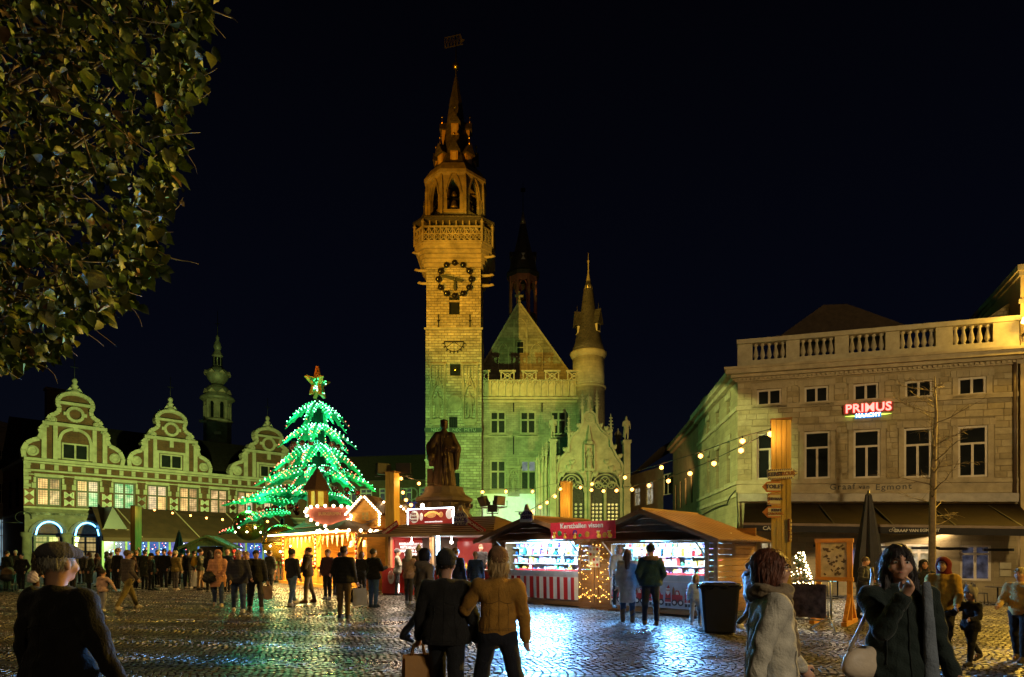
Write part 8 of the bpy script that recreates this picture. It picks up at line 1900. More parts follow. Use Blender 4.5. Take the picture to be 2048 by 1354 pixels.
    # ---- hair, hats
    if style != 'none':
        Hh = SDF(); he((0, .018, 1.66 if hat else 1.668), (.08 if hat else .088, .1 if hat else .106, .09 if hat else .098), .02, Hh)
        if style in ('bob', 'long', 'bun'): 
            for s in (-1, 1): he((s*.062, .02, 1.595), (.04, .07, .085), .03, Hh)
            he((0, .07, 1.59), (.075, .05, .1), .03, Hh)
        if style == 'long':
            Hh.c(hd(0, .075, 1.58), tuple(up(0, .12, 1.33)), .075, .06, .04, .7)
            for s in (-1, 1): Hh.c(hd(s*.07, .0, 1.58), tuple(up(s*.1, -.04, 1.38)), .035, .03, .03)
        if style == 'bun': Hh.c(hd(0, .1, 1.68), hd(0, .17, 1.62), .035, .03, .02).c(hd(0, .17, 1.62), hd(0, .16, 1.5), .03, .015, .02)
        Hh.noise = lambda X_, Y_, Z_: .004*np.sin(np.arctan2(Y_, X_)*26+Z_*14)+.003*np.sin(X_*120+Z_*40)
        fs = hd(0, -.115, 1.598); Hh.sub(fs, (.072*hs, .085*hs, .078*hs))
        if style == 'short': Hh.cut(2, 1, hd(0, 0, 1.59)[2])
        hme = Hh.mesh('hair', vox*.9, hairm(hair)); put('hair', strands(hme, 900 if near else 140, near, style))
    hm = cloth(hatc, .9)
    if hat in ('beanie', 'bobble'):
        q = SDF(); he((0, .016, 1.69), (.1, .122, .104), .02, q); q.cut(2, 1, hd(0, 0, 1.64)[2]); q.noise = lambda X_, Y_, Z_: .003*np.sin(np.arctan2(Y_, X_)*40); 
        if hat == 'bobble': he((0, .02, 1.81), (.05, .05, .045), .005, q)
        o = put('hat', q.mesh('hat', vox*.8, hm)); c0 = hd(0, .016, 1.635)
        mb = MB().lathe([(.1*hs, -.02), (.11*hs, -.005), (.11*hs, .03), (.098*hs, .045)], 18, (0, 0, 0), True, 0, .92, 1.12); mb.v = [(x+c0[0], y+c0[1], z+c0[2]+.012) for x, y, z in mb.v]; put('hat_band', mb.mesh('hat_band', hm), o)
    if hat == 'cap':
        q = SDF(); he((0, .012, 1.695), (.098, .122, .072), .03, q); he((0, -.06, 1.685), (.08, .08, .04), .03, q); q.cut(2, 1, hd(0, 0, 1.662)[2]); o = put('flat_cap', q.mesh('flat_cap', vox*.8, hm)); q = SDF(); he((0, -.12, 1.668), (.075, .06, .012), .01, q); put('cap_brim', q.mesh('cap_brim', vox*.5, hm), o)
    if hat in ('hood', 'fur'):
        q = SDF(); he((0, .03, 1.65), (.115, .125, .142), .03, q); q.c(hd(0, .03, 1.56), tuple(up(0, .05, 1.45)), .11, .12, .04); q.sub(hd(0, -.13, 1.615), (.082*hs, .13*hs, .105*hs)); q.noise = lambda X_, Y_, Z_: .004*np.sin(Z_*40+X_*20); put('hood', q.mesh('hood', vox, hm))
    if hat == 'ears':
        q = SDF(); he((0, .014, 1.675), (.1, .118, .115), .02, q)
        for s in (-1, 1): he((s*.075, .01, 1.775), (.032, .02, .035), .015, q); he((s*.088, .0, 1.58), (.02, .045, .06), .02, q)
        q.sub(hd(0, -.13, 1.6), (.07*hs, .09*hs, .075*hs)); put('hat', q.mesh('hat', vox, hm))
    if hood is not None and hood != 0:
        q = SDF(); 
        for a in range(9): b0, b1 = R(-20+24*a), R(4+24*a); q.c(tuple(up(.125*c_(b0), .05+.1*s_(b0), 1.47)), tuple(up(.125*c_(b1), .05+.1*s_(b1), 1.47)), .05, .05, .02)
        q.noise = lambda X_, Y_, Z_: .008*np.sin(X_*90+Z_*60)*np.sin(Y_*80); put('fur_collar', q.mesh('fur_collar', vox, cloth(hood, .95)))
    M_ = Matrix.Translation((X, Y, g0)) @ Matrix.Rotation(R(yaw), 4, 'Z')
    out = {n: M_ @ ((arms[n][2]+arms[n][3]*.1)*k) for n in 'LR'}; out['t'] = t; out['M'] = M_; out['k'] = k; out['arms'] = arms; out['up'] = up
    return out
def strands(me, n, near, style):                           # loose locks over the hair's outline
    rng = random.Random(len(me.vertices)); vs = me.vertices; mb = MB(); wd = .0025 if near else .006
    for _ in range(n):
        v = vs[rng.randrange(len(vs))]; nr = Vector(v.normal); d = Vector((rng.gauss(0, .25), rng.gauss(0, .25), -1)); d = d-nr*d.dot(nr)
        if d.length < .15: d = Vector((rng.gauss(0, 1), rng.gauss(0, 1), -.2)); d = d-nr*d.dot(nr)
        d.normalize(); s = d.cross(nr).normalized()*wd; p = Vector(v.co)+nr*.001; L = rng.uniform(.03, .07)*(1.3 if style in ('long', 'bob') else .7); q = p+d*L*.5+nr*rng.uniform(.002, .009); e = p+d*L+nr*rng.uniform(-.002, .012)+s*rng.gauss(0, 1)
        mb.add([p-s, p+s, q+s*.8, q-s*.8, e], [(0, 1, 2, 3), (3, 2, 4)], True)
    bm = __import__('bmesh').new(); bm.from_mesh(me); t2 = bpy.data.meshes.new('locks'); t2.from_pydata(mb.v, [], mb.f); bm.from_mesh(t2); bm.to_mesh(me); bm.free(); bpy.data.meshes.remove(t2)
    for p in me.polygons: p.use_smooth = True
    return me
def bag(loc, w, h, d, col, label, yaw=0., cat='bag', drop=.0, name='shopping_bag', soft=0.):
    t = thing(name, label, cat, (loc[0], loc[1], loc[2]-drop), yaw); c = M('bag_'+'%02d%02d%02d' % tuple(int(v*99) for v in col), tuple(col), .6, 0, .15, 5, .2, 12)
    if soft:
        q = SDF().e((0, 0, -h/2), (w/2, d/2, h/2), .03).e((0, 0, -h*.7), (w/2, d/2*1.1, h*.3), .04); q.noise = lambda X_, Y_, Z_: .012*np.sin(X_*40+Z_*25)*np.sin(Z_*30+Y_*20); q.build('bag_body', .02, c, t); top = -h*.05
    else:
        mb = MB().add([(-w/2, -d/2, -h), (w/2, -d/2, -h), (w/2, d/2, -h), (-w/2, d/2, -h), (-w*.47, -d*.3, 0), (w*.47, -d*.35, 0), (w*.47, d*.3, 0), (-w*.47, d*.35, 0), (-w*.5, -d*.18, -h*.5), (w*.5, -d*.18, -h*.5)], [(0, 1, 5, 4), (1, 2, 6, 9, 5), (2, 3, 7, 6), (3, 0, 4, 8, 7), (3, 2, 1, 0)], False); mb.build('bag_body', c, t); top = 0
    for s in (-1, 1): MB().tube([(-w*.22, s*d*.25, top-.01), (-w*.15, s*d*.1, drop*.8+.02), (0, 0, drop+.02), (w*.15, s*d*.1, drop*.8+.02), (w*.22, s*d*.25, top-.01)], .008, 5).build('bag_handle', c, t)
    return t
K_, NAVY, JEAN, KHAKI, DGREY, OLIVE, BEIGE = (.012, .012, .014), (.015, .02, .045), (.05, .09, .19), (.18, .12, .06), (.05, .05, .055), (.16, .13, .04), (.42, .32, .22)
walk = (22, -20, 8, 28); stand = (3, -2, 2, 3); POCK = (-8, 20, 38, 30)
# nearest figures
person(118, 3.75, 1.7, 168, 'person in black coat and grey flat cap seen from behind at lower left', K_, .45, K_, hat='cap', hatc=(.07, .065, .08), hair=(.3, .28, .26), near=True, fat=1.12, aL=(4, 16, 14, 0), aR=(6, 18, 16, 0), legs=walk)
q = person(893, 5.9, 1.665, 176, 'person in black jacket and dark beanie walking away with a brown paper bag', (.016, .014, .013), .485, K_, hat='beanie', hatc=(.02, .02, .024), near=True, fat=1.15, legs=(24, -18, 6, 30), aL=(8, 16, 14, 0), aR=(-6, 16, 18, 0), spread=3)
bag(q['L'], .3, .28, .14, (.42, .2, .05), 'crumpled brown paper bag with twisted handles held by the man in black', R(25), drop=.1, name='paper_bag')
person(996, 5.75, 1.655, 186, 'person in mustard coat and beanie walking arm in arm with the man in black', (.36, .17, .025), .545, (.012, .012, .018), (.02, .02, .02), (.5, .32, .13), 'bob', 'beanie', (.2, .1, .045), near=True, aL=(22, 26, 76, 4), aR=(-4, 12, 16, 0), legs=(14, -20, 4, 6), spread=9)
person(851, 11.2, 1.73, 125, 'person in long beige coat with fur hood stepping right behind the man in black', (.36, .25, .15), .36, K_, (.012, .012, .012), (.02, .014, .012), 'bob', hood=(.3, .22, .15), legs=(20, -30, 6, 12), boots=.8, aL=POCK, aR=POCK)
q = person(1542, 3.9, 1.67, 80, 'person in pale jacket and wrapped brown scarf hurrying right with auburn bob and glasses', (.46, .42, .34), .52, (.012, .013, .02), (.03, .03, .03), (.12, .035, .015), 'bob', near=True, fat=1.22, scarf=(.2, .145, .085), aL=(20, 12, 20, 0), aR=(-24, 20, 10, 0), legs=walk, glasses=True)
q = person(1796, 4.1, 1.68, -4, 'dark haired person in dark green coat with hand at chin and beige shoulder bag', (.009, .016, .013), .2, K_, (.02, .02, .02), (.02, .013, .012), 'long', near=True, fat=1.1, look=-14, aL=(10, 10, 20, 0), aR=(41, 2, 116, 20), legs=(10, -8, 2, 6))
b = thing('shoulder_bag', 'beige leather shoulder bag at the hip of the woman in dark green', 'handbag', tuple(q['M'] @ Vector((-.24, -.05, .92))), R(20)); sd = SDF().e((0, 0, 0), (.17, .06, .1), .02).e((0, 0, -.05), (.165, .065, .07), .03); sd.build('bag_body', .014, M('beige_leather', (.5, .4, .29), .5, 0, .15, 6, .2, 30), b); MB().tube([(-.13, .0, .07), (-.02, -.03, .3), (.15, .06, .55), (.19, .1, .6)], .012, 5).build('strap', M('beige_leather', (.5, .4, .29), .5, 0, .15, 6, .2, 30), b)
sl = SDF().c((.1, -.14, 1.42), (.13, -.15, .8), .03, .05, .03, .6).c((.13, -.15, .8), (.16, -.16, .4), .05, .04, .03, .6); me = sl.mesh('coat_lining', .016, cloth((.13, .15, .18))); link('coat_lining', me, q['t'])
# at the huts
person(1255, 14.8, 1.72, 168, 'person with long brown hair in long cream quilted coat at the right hut', (.6, .55, .46), .27, (.03, .06, .12), (.16, .09, .045), (.16, .08, .045), 'long', puffer=.008, boots=.6, legs=stand, aR=(0, 10, 10, 0))
person(1301, 14.3, 1.82, 176, 'tall person in dark blue padded coat and beanie facing the right hut', (.015, .05, .085), .49, (.015, .025, .05), (.12, .08, .05), hat='beanie', hatc=(.015, .018, .03), hood=(.25, .16, .1), legs=(2, -2, 2, 2), spread=3, fat=1.15, aL=POCK, aR=POCK)
person(1391, 14.4, 1.14, 165, 'small child in pale padded jacket with ponytail beside the black bin', (.45, .52, .55), .5, (.3, .32, .33), (.6, .6, .6), (.25, .15, .08), 'bun', puffer=.007, headscale=1.25, legs=stand, spread=4)
person(1500, 13.6, 1.52, 110, 'youngster in white grey jacket and dark vest walking behind the bin', (.42, .44, .48), .5, K_, (.5, .5, .5), (.05, .03, .02), 'short', legs=walk, aL=(20, 10, 20, 0), aR=(-20, 10, 10, 0), scarf=(.02, .02, .02))
# right hand foreground
q = person(1886, 10.2, 1.68, -52, 'person in yellow puffer jacket and dark red hood with black cap carrying a white bag', (.55, .33, .06), .5, (.04, .035, .03), K_, (.03, .02, .02), 'short', 'hood', (.16, .015, .02), puffer=.009, fat=1.15, legs=(18, -22, 6, 30), aR=(10, 14, 14, 0), aL=(14, 12, 40, 0))
bag(q['R'], .28, .33, .12, (.62, .6, .58), 'white printed carrier bag held by the person in yellow puffer jacket', R(10), drop=.06)
person(1941, 9.75, 1.18, -72, 'small child in dark jacket and grey bear eared hat beside the yellow jacket', (.02, .018, .025), .46, (.014, .014, .018), (.05, .04, .04), hat='ears', hatc=(.4, .36, .33), headscale=1.3, legs=(16, -24, 6, 20), aL=(20, 14, 60, 10), aR=(30, 30, 50, 0))
person(2040, 10.3, 1.55, -60, 'person in cream yellow fleece jacket at the right edge of the picture', (.6, .42, .14), .5, K_, (.06, .04, .03), (.45, .36, .2), 'short', legs=(14, -10, 4, 6), aL=(10, 16, 50, 20), aR=(10, 16, 60, 20))
q = person(1724, 17.5, 1.72, 35, 'person in dark jacket giving a child a piggyback before the black parasol', K_, .5, K_, K_, (.05, .03, .02), 'short', legs=stand, aL=(10, 20, 70, 20), aR=(10, 20, 70, 20), lean=8)
person(1738, 17.75, 1.1, 35, 'small child in black jacket carried on the back of the person before the parasol', K_, .55, (.2, .15, .1), (.6, .5, .35), (.25, .12, .04), 'short', headscale=1.2, seat=1.2/1.1*1.75*.58, legs=(70, 70, 70, 70), aL=(70, 10, 10, 10), aR=(70, 10, 10, 10), spread=18)
person(1815, 20, 1.7, 140, 'dark haired person in black near the bare tree trunk seen from behind', K_, .48, K_, K_, (.03, .02, .015), 'short', legs=stand)
person(1848, 15.5, 1.66, -10, 'smiling person in black hooded coat behind the yellow puffer jacket', K_, .45, K_, K_, (.06, .02, .015), 'long', 'hood', K_, legs=stand, aL=POCK, aR=POCK)
person(1822, 15.8, 1.62, 150, 'person in dark brown coat turned away beside the smiling one', (.03, .02, .018), .4, K_, K_, (.03, .02, .015), 'bob', legs=stand)
# middle ground around the kiosk and the snack hut
q = person(688, 15.5, 1.78, 172, 'person in black ribbed puffer jacket and khaki trousers holding a white bag', (.035, .032, .026), .49, KHAKI, (.03, .04, .07), (.08, .06, .05), 'short', puffer=.011, fat=1.15, legs=(3, -3, 2, 4), aR=(2, 13, 16, 0), aL=(-4, 16, 30, 20))
bag(q['R']+Vector((.06, 0, 0)), .34, .42, .14, (.62, .62, .7), 'white paper carrier bag held by the man in the ribbed puffer jacket', R(20), drop=.08)
bag(q['R']+Vector((-.12, .1, -.05)), .3, .34, .16, (.02, .02, .02), 'small black bag beside the white carrier bag of the man in puffer jacket', R(-20), drop=.05, soft=1)
person(747, 18.6, 1.74, 150, 'person in black jacket and blue jeans eating at the kiosk corner', K_, .48, (.06, .12, .27), (.03, .05, .09), (.06, .05, .045), 'short', legs=(4, -3, 3, 3), spread=4, fat=1.12, aL=(20, 14, 60, 20), aR=(20, 14, 80, 20))
person(724, 22.5, 1.66, 165, 'person with brown hair in dark coat standing at the kiosk price board', K_, .45, K_, K_, (.12, .06, .03), 'bob', legs=stand)
person(672, 24.5, 1.66, 150, 'person in black leaning over the kiosk counter', K_, .48, (.03, .03, .04), K_, (.05, .04, .03), 'short', hat='beanie', hatc=K_, legs=stand, lean=18, aL=(30, 10, 40, 0), aR=(30, 10, 40, 0))
person(584, 19.5, 1.78, 155, 'person in dark blue puffer and light jeans with legs wide apart', (.018, .02, .03), .5, (.1, .17, .3), (.4, .36, .3), hat='beanie', hatc=(.03, .03, .03), puffer=.006, legs=(24, -18, 4, 6), spread=9, fat=1.1, aL=(16, 18, 30, 10), aR=(-6, 18, 14, 0))
person(616, 20.3, 1.8, -78, 'bearded person in brown jacket standing in profile by the kiosk', (.06, .04, .022), .48, (.13, .1, .075), (.12, .05, .02), (.07, .04, .025), 'short', legs=(6, -10, 3, 6), fat=1.1, aL=(16, 8, 50, 20), aR=(10, 8, 40, 20), scarf=(.08, .05, .03))
person(795, 24, 1.76, 100, 'person in olive grey jacket eating at the red counter panel', (.16, .145, .11), .47, K_, K_, hat='beanie', hatc=(.03, .025, .03), legs=stand, aL=(30, 10, 90, 20), aR=(20, 10, 80, 20))
g = GP(789, 1187); bag((g.x, g.y, .36), .3, .34, .2, (.25, .36, .2), 'green plastic bag standing on the cobbles by the red counter', 0, soft=1)
person(818, 19.9, 1.72, 155, 'person in pale pink hooded jacket and grey trousers at the snack hut', (.55, .36, .28), .47, (.1, .095, .1), (.6, .62, .65), hat='hood', hatc=(.36, .36, .38), style='none', legs=(4, -4, 2, 4), aL=(14, 12, 60, 20), aR=(14, 12, 60, 20))
person(838, 21.5, 1.82, 165, 'person in cream bobble hat behind the pale pink jacket', (.14, .09, .04), .47, K_, K_, hat='bobble', hatc=(.5, .42, .3), legs=stand)
person(912, 17.5, 1.76, 150, 'person with brown hair and navy coat standing before the snack counter', NAVY, .4, NAVY, K_, (.13, .075, .04), 'short', legs=stand, aL=(20, 10, 60, 20))
person(889, 21.5, 1.78, 178, 'person in dark beanie at the middle of the snack counter', K_, .46, K_, K_, hat='beanie', hatc=(.04, .05, .06), legs=stand)
person(951, 20, 1.66, 170, 'short haired person in glossy blue quilted jacket and jeans at the snack counter', (.02, .04, .09), .46, (.05, .11, .2), K_, (.35, .22, .12), 'short', puffer=.008, legs=stand)
person(962, 24.3, 1.8, 15, 'vendor in black working behind the snack hut counter', (.02, .02, .022), .48, K_, K_, (.1, .06, .03), 'short', legs=stand, aL=(10, 8, 60, 20), aR=(10, 8, 60, 20), zoff=.15)
person(1238, 16.9, 1.7, 10, 'vendor in white sweater inside the right hut behind the long haired visitor', (.5, .55, .6), .5, K_, K_, (.3, .2, .1), 'long', legs=stand, zoff=.15)
# left middle ground
person(436, 18.9, 1.72, 20, 'person in long pink padded coat with hood up carrying a dark bag', (.5, .24, .15), .36, (.03, .05, .13), (.5, .42, .3), (.12, .06, .03), 'bob', 'hood', (.45, .21, .13), puffer=.012, fat=1.1, legs=(16, -12, 4, 10), aL=(10, 10, 50, 20), aR=(0, 14, 14, 0))
bag(tuple(P(418, 1143, 18.7)), .36, .34, .2, (.012, .012, .014), 'black soft shoulder bag hanging beside the pink padded coat', R(10), soft=1, name='handbag')
person(477, 17.1, 1.76, 24, 'grey haired person in dark blue padded jacket and jeans walking this way', (.025, .025, .045), .48, (.025, .045, .13), (.6, .58, .5), (.4, .38, .34), 'short', puffer=.008, fat=1.18, legs=(26, -16, 6, 14), aL=(12, 16, 40, 0), aR=(0, 14, 40, 20))
q = person(512, 17.6, 1.72, 30, 'short haired person in black padded jacket carrying a brown paper bag', K_, .48, (.04, .035, .04), (.35, .27, .16), (.02, .015, .015), 'short', puffer=.008, hood=(.25, .17, .1), legs=(18, -14, 5, 10), aL=(4, 12, 12, 0), aR=(10, 10, 50, 20))
bag(q['L'], .27, .38, .12, (.38, .24, .16), 'brown paper carrier bag held by the person in black padded jacket', R(20), drop=.06, name='paper_bag')
person(493, 19.5, 1.7, 15, 'person in grey walking behind the couple with the paper bag', DGREY, .48, K_, K_, (.3, .2, .12), 'short', legs=walk)
person(256, 17.9, 1.77, 152, 'person in brown puffer jacket and olive trousers striding away with a child', (.06, .048, .05), .5, (.15, .115, .035), (.3, .26, .2), (.07, .045, .03), 'short', puffer=.01, fat=1.12, hood=0, legs=(26, -24, 4, 8), spread=5, aL=(10, 26, 14, 0), aR=(-20, 26, 50, 0))
person(206, 17.4, 1.13, 178, 'small child in pale pink jacket holding the hand of the striding man', (.5, .32, .27), .48, (.22, .22, .28), (.5, .5, .5), (.03, .025, .02), 'short', hood=0, headscale=1.25, legs=(8, -8, 2, 4), aR=(6, 42, 8, 0))
# crowd in front of the old exchange
person(14, 27, 1.72, 170, 'person in dark green coat with a pram at the left edge', (.012, .022, .02), .42, (.02, .05, .03), K_, (.03, .02, .02), 'short', legs=stand)
person(31, 31, 1.76, -150, 'white haired person in black coat near the corner of the exchange', K_, .3, K_, (.5, .48, .4), (.55, .5, .42), 'short', legs=stand, fat=1.1)
person(43, 26.3, 1.62, 10, 'person all in black looking down in front of the exchange corner', K_, .47, K_, (.4, .4, .4), (.02, .015, .015), 'short', legs=(8, -6, 2, 6), aL=POCK, aR=POCK)
person(72, 22.5, 1.68, 150, 'person with long dark hair beside the plastic bag at left', (.02, .016, .016), .45, (.12, .06, .03), K_, (.015, .012, .012), 'long', legs=stand)
bag(tuple(P(66, 1143, 22.2)), .34, .4, .22, (.5, .45, .62), 'pale violet plastic bag carried by the long haired person at left', R(15), soft=1)
person(146, 27, 1.7, 165, 'person with blond hair and scarf hidden behind the flat cap', (.1, .08, .05), .4, K_, K_, (.4, .28, .1), 'long', legs=stand, scarf=(.25, .22, .15))
person(163, 33, 1.76, 10, 'person in peaked dark hat by the neon arches', K_, .45, K_, K_, (.03, .02, .02), 'short', 'cap', K_, legs=stand)
person(178, 26.5, 1.64, -30, 'person in long dark olive coat and chequered scarf near the porch', (.035, .04, .028), .22, K_, K_, (.06, .035, .02), 'bob', legs=stand, scarf=(.25, .22, .15), aL=POCK, aR=POCK)
person(199, 30, 1.62, -70, 'person in dark red scarf bending by the porch', (.03, .018, .015), .4, K_, K_, (.05, .02, .015), 'bob', legs=stand, scarf=(.2, .08, .04), lean=10)
person(235, 26.5, 1.8, -20, 'person in black coat and brown beanie beside the awning post', K_, .36, K_, (.2, .4, .6), hat='beanie', hatc=(.2, .12, .07), legs=stand, fat=1.1, aL=POCK, aR=POCK)
person(273, 29, 1.76, 160, 'person in black holding both arms up to take a photo', K_, .48, K_, K_, (.25, .15, .06), 'short', legs=stand, aL=(110, 12, 60, 12), aR=(110, 12, 60, 12))
person(290, 28, 1.75, 175, 'person in dark green overcoat standing in the crowd', (.03, .035, .022), .32, K_, K_, (.04, .03, .02), 'short', legs=stand, fat=1.1)
person(303, 27.2, 1.6, 100, 'person with long blond hair in black jacket in profile', K_, .46, K_, K_, (.5, .3, .09), 'long', hat='beanie', hatc=K_, legs=stand)
person(328, 27.3, 1.8, 0, 'bearded person in black coat facing this way among the crowd', K_, .44, K_, (.45, .42, .36), (.02, .015, .012), 'short', legs=(6, -4, 2, 4), spread=4, fat=1.1, aL=POCK, aR=POCK)
person(351, 27.2, 1.7, 160, 'person in olive hooded jacket and white shoes in the crowd', (.26, .19, .05), .48, (.09, .08, .08), (.6, .55, .4), (.04, .03, .02), 'short', hat='beanie', hatc=(.3, .26, .15), hood=0, legs=stand, aL=(20, 12, 60, 20))
person(376, 28.4, 1.76, 172, 'person in black padded jacket and grey jeans seen from behind', (.018, .017, .016), .48, (.075, .07, .07), (.4, .36, .3), (.05, .04, .035), 'short', puffer=.008, legs=(3, -3, 2, 2), spread=4, hood=0)
q = person(401, 27.5, 1.78, 95, 'person in dark jacket with a yellow backpack at the green hut', (.05, .055, .03), .48, (.2, .12, .05), K_, hat='beanie', hatc=(.02, .02, .02), legs=stand, aL=(20, 10, 60, 20), aR=(20, 10, 60, 20))
b = thing('backpack', 'yellow backpack on the shoulders of the person at the green hut', 'backpack', tuple(q['M'] @ Vector((0, .2, 1.25))), R(95)); SDF().e((0, .05, 0), (.16, .12, .24), .03).e((0, .14, -.08), (.12, .06, .12), .03).build('pack', .02, M('yellow_pack', (.6, .33, .02), .6, 0, .1), b)
for s in (-1, 1): MB().tube([(s*.11, .0, .18), (s*.13, -.16, .2), (s*.12, -.32, .08)], .02, 5).build('strap', M('yellow_pack', (.6, .33, .02), .6, 0, .1), b)
person(455, 26, 1.78, 165, 'bald person in dark blue coat behind the pink padded coat', (.02, .035, .06), .45, K_, K_, style='none', legs=stand)
person(468, 29, 1.76, 170, 'person in a red and cream hat and red jacket near the gondola', (.3, .02, .03), .47, K_, K_, hat='beanie', hatc=(.45, .05, .05), legs=stand)
person(488, 30, 1.72, 10, 'person in brown coat standing under the gondola', (.1, .07, .05), .45, K_, K_, (.06, .04, .03), 'short', legs=stand)
person(120, 38, 1.74, 30, 'distant dark figure in front of the second neon arch', K_, .45, K_, K_, (.03, .02, .02), 'short', legs=stand)
person(215, 34, 1.7, 120, 'distant figure in grey hood at the glass porch door', DGREY, .45, K_, K_, (.03, .02, .02), 'short', 'hood', DGREY, legs=stand)
for _px, _Y, _h, _yaw, _lb, _kw in (
    (95, 30, 1.7, 20, 'dark haired person in navy coat half hidden behind the flat cap', dict(coat=NAVY)),
    (222, 31, 1.66, -160, 'person in charcoal coat with white scarf in front of the glass porch', dict(coat=DGREY, scarf=(.5, .5, .48))),
    (262, 27.6, 1.72, 165, 'person in brown leather jacket standing close to the awning post', dict(coat=(.07, .035, .018))),
    (315, 30, 1.78, -15, 'tall person in dark grey coat with grey hair behind the blond woman', dict(coat=(.03, .03, .034), hair=(.35, .33, .3))),
    (340, 31, 1.68, 150, 'person with bobble hat of dull red between the bearded man and olive jacket', dict(coat=K_, hat='bobble', hatc=(.25, .04, .03))),
    (364, 30.5, 1.62, 30, 'person in a tan short coat under the small black parasol', dict(coat=(.3, .2, .11))),
    (388, 31, 1.74, -120, 'person in dark teal jacket left of the yellow backpack', dict(coat=(.01, .05, .055))),
    (420, 26, 1.7, 180, 'person in black hood at the white counter of the green hut', dict(coat=K_, hat='hood', hatc=K_)),
    (540, 27, 1.74, 160, 'person in dark grey parka by the picket fence', dict(coat=(.045, .045, .04), hem=.4)),
    (655, 21.8, 1.74, -20, 'person in dark plum jacket facing away from the kiosk counter', dict(coat=(.05, .02, .035), hair=(.2, .12, .06)))):
    person(_px, _Y, _h, _yaw, _lb, **{**dict(pants=K_, shoes=(.1, .09, .08), hair=(.05, .03, .02), legs=stand, aL=POCK if _px % 2 else (6, 12, 40, 10), aR=POCK), **_kw})
def pram():
    p = P(14, 1160, 26.2); t = thing('pram', 'dark pram with round hood at the left edge of the square', 'pram', (p.x, p.y, 0), R(30)); dk = M('pram_fabric', (.03, .028, .028), .8)
    SDF().e((0, 0, .62), (.24, .4, .2), .03).cut(2, -1, .72).build('bassinet', .025, dk, t); SDF().e((0, .2, .78), (.24, .28, .26), .03).cut(2, 1, .68).sub((0, -.12, .76), (.2, .26, .2)).build('hood', .025, M('pram_hood', (.22, .15, .08), .8), t)
    for x in (-.24, .24):
        for y in (-.32, .32): MB().lathe([(.13, -.02), (.15, 0), (.13, .02)], 14).build('wheel', BLACKP, t, loc=(x, y, .15), rot=(0, R(90), 0))
        MB().tube([(x, -.32, .15), (x, .15, .5), (x, .6, 1.0)], .015, 5).build('side_bar', STEEL, t)
    MB().tube([(-.24, .6, 1.0), (.24, .6, 1.0)], .02, 6).build('handle', BLACKP, t)
pram()

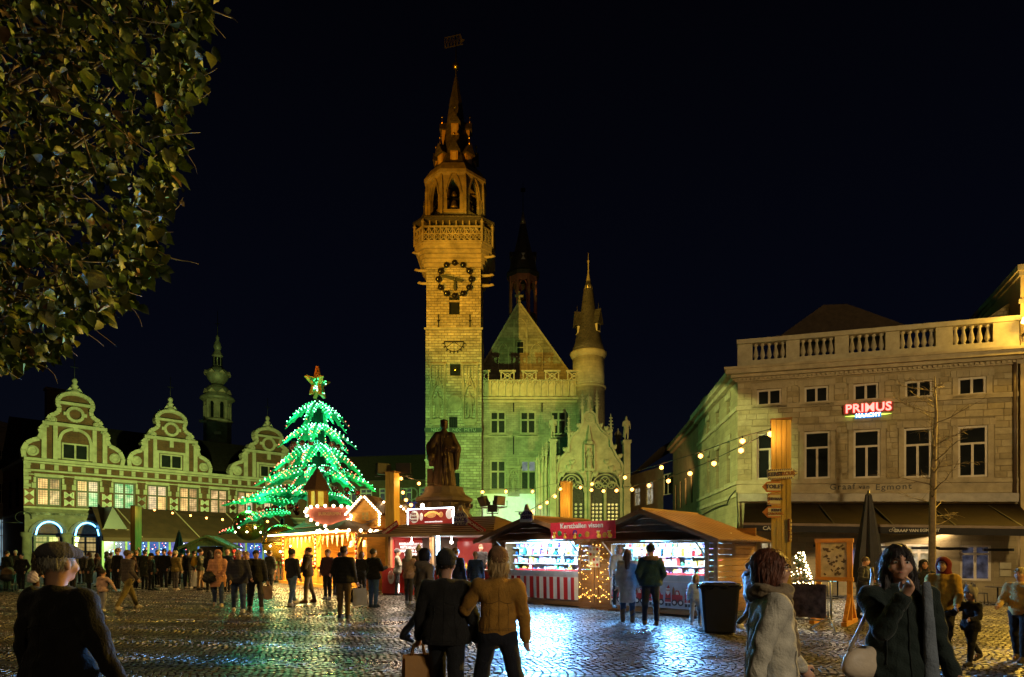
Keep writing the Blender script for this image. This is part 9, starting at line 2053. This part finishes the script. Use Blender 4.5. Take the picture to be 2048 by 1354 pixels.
# ------------------------------------------------------------------ leafy crown overhanging at the upper left
def near_tree():
    t = thing('hedge_tree', 'clipped leafy tree crown hanging into the upper left corner', 'tree', (-6.2, 5.6, 0)); rng = np.random.default_rng(9)
    MB().tube([(-.6, 0, 0), (-.5, .05, 2), (-.3, 0, 4), (-.1, 0, 6.5)], [.2, .17, .13, .06], 10).build('trunk', M('tree_bark', (.12, .085, .05), .85, 0, .35, 6, .4, 30), t)
    edge = [(-120, 740), (0, 735), (62, 728), (112, 700), (140, 655), (190, 632), (240, 612), (262, 585), (292, 550), (308, 480), (322, 402), (346, 330), (350, 250), (384, 182), (394, 62), (402, 0), (412, -300)]
    es = sorted([(y, x) for x, y in edge]); ey = np.array([e[0] for e in es]); ex = np.array([e[1] for e in es])
    lm = []
    for nm, c in (('leaf_green', (.11, .15, .02)), ('leaf_olive', (.16, .15, .025)), ('leaf_dark', (.035, .05, .012)), ('leaf_brown', (.16, .08, .03))):
        m = M(nm, c, .45, 0, .4, 14, .2, 40, .5); b = m.node_tree.nodes['Principled BSDF']; b.inputs['Transmission Weight'].default_value = 0; lm.append(m)
    n = 7600; P_ = []; cnt = 0
    while cnt < n:
        Y = 4.3+2.6*rng.random(); py = -60+860*rng.random(); lim = np.interp(py, ey, ex)+rng.normal(0, 8)+9*math.sin(py*.05)+6*math.sin(py*.13)
        u = rng.random(); px = lim-(lim+160)*u**1.9 if rng.random() < .85 else lim-rng.random()*(lim+200)
        edgef = (lim-px)
        if Y > 5.6+.004*edgef+.6*rng.random(): continue
        if rng.random() < .07: px += abs(rng.normal(0, 20))
        if math.sin(px*.034+1.4*math.sin(py*.021))*math.sin(py*.029+1.2*math.sin(px*.017)) < -.25 and Y < 5.7 and edgef > 25 and rng.random() < .85: continue
        P_.append((px, py, Y)); cnt += 1
    P_.sort(key=lambda p: p[2]+.004*max(0, 0)); P_ = np.array(P_)
    base = []                                             # a toothed oval leaf, folded along its midrib
    def leaf_geo(L, fold, curl, wd):
        prof = [(0, 0), (.12, .2), (.3, .36), (.42, .34), (.5, .4), (.62, .32), (.7, .3), (.84, .14), (1, 0)]; vs = [(0, y*L, -curl*L*y*y) for y, w in prof]; m_ = len(prof)
        for s in (-1, 1): vs += [(s*w*wd*L, y*L, abs(w)*fold*L-curl*L*y*y) for y, w in prof]
        fs = []
        for i in range(m_-1): fs += [(i, i+m_, i+1+m_, i+1), (i+1, i+1+2*m_, i+2*m_, i)]
        return vs, fs
    def frame(px, py):
        d = Vector((rng.normal(.25, .6), rng.normal(-.25, .55), rng.normal(-.75, .45))).normalized(); nrm = Vector((rng.normal(.3, .6), rng.normal(-.7, .5), rng.normal(.1, .55))); x = d.cross(nrm)
        x = x.normalized() if x.length > .05 else Vector((1, 0, 0)); z = x.cross(d); return Matrix((x, d, z)).transposed()
    front = set(rng.choice(np.arange(0, 1500), 300, replace=False).tolist()); rest = MB(); rest.smooth = False; o0 = Vector((-6.2, 5.6, 0))
    shapes = [leaf_geo(1, .35, .25, .95), leaf_geo(1, .5, .1, .8), leaf_geo(1, .2, .5, 1.05)]; smes = [[MB().add(v, f, True).mesh('leaf', m) for m in lm] for v, f in shapes]
    for i, (px, py, Y) in enumerate(P_):
        c = P(px, py, Y); L = rng.choice([.04, .06, .08, .1, .13], p=(.2, .28, .26, .16, .1))*rng.uniform(.85, 1.15); q = frame(px, py); mi = int(rng.choice(4, p=(.38, .16, .4, .06))); sh = int(rng.integers(3))
        if i in front:
            o = link('leaf', smes[sh][mi], t); o.matrix_basis = Matrix.Translation(c-o0) @ q.to_4x4() @ Matrix.Scale(L, 4)
        else:
            rest.mi = mi; v, f = shapes[sh]; rest.add([(q @ Vector(p))*L+c-o0 for p in v], f, True)
    o = rest.build('leaves', lm, t); tag(o, kind='stuff')
    bk = M('twig_bark', (.2, .14, .09), .7, 0, .3)
    for k in range(260):
        px, py, Y = P_[int(rng.integers(len(P_)))]; p = P(px, py, Y)-o0; d = Vector((rng.normal(.6, .4), rng.normal(0, .3), rng.normal(-.1, .6))).normalized(); pts = [p-d*.12]
        for j in range(5): d = (d+Vector(rng.normal(0, .28, 3))).normalized(); pts.append(pts[-1]+d*.07)
        MB().tube(pts, [.006, .006, .005, .004, .003, .0015], 4).build('twig', bk, t)
    mb = MB(); 
    for k in range(160):                                   # inner limbs that close the crown off
        Y = 5.6+rng.random(); py = -50+750*rng.random(); lim = np.interp(py, ey, ex)-90; px = lim*rng.random()-60; p = P(px, py, Y)-o0; d = Vector((rng.normal(.6, .3), rng.normal(0, .4), rng.normal(.1, .5))).normalized(); mb.tube([p-d*.4, p, p+d*.35], [.02, .014, .006], 5)
    o = mb.build('branches', bk, t); tag(o, kind='stuff')
near_tree()
spot('tree_fill_lamp', (3.5, 8.5, 3.2), (-4.2, 5.2, 4.6), (1, .9, .2), 1000, 60, .7, .2)  # added fill on the crown's right edge, no lamp stands here
spot('tree_fill_lamp', (1.5, -1.5, 3.2), (-3.6, 5.2, 4.6), (1, .88, .3), 55, 60, .7, .2)  # second added fill on the crown, from behind the camera
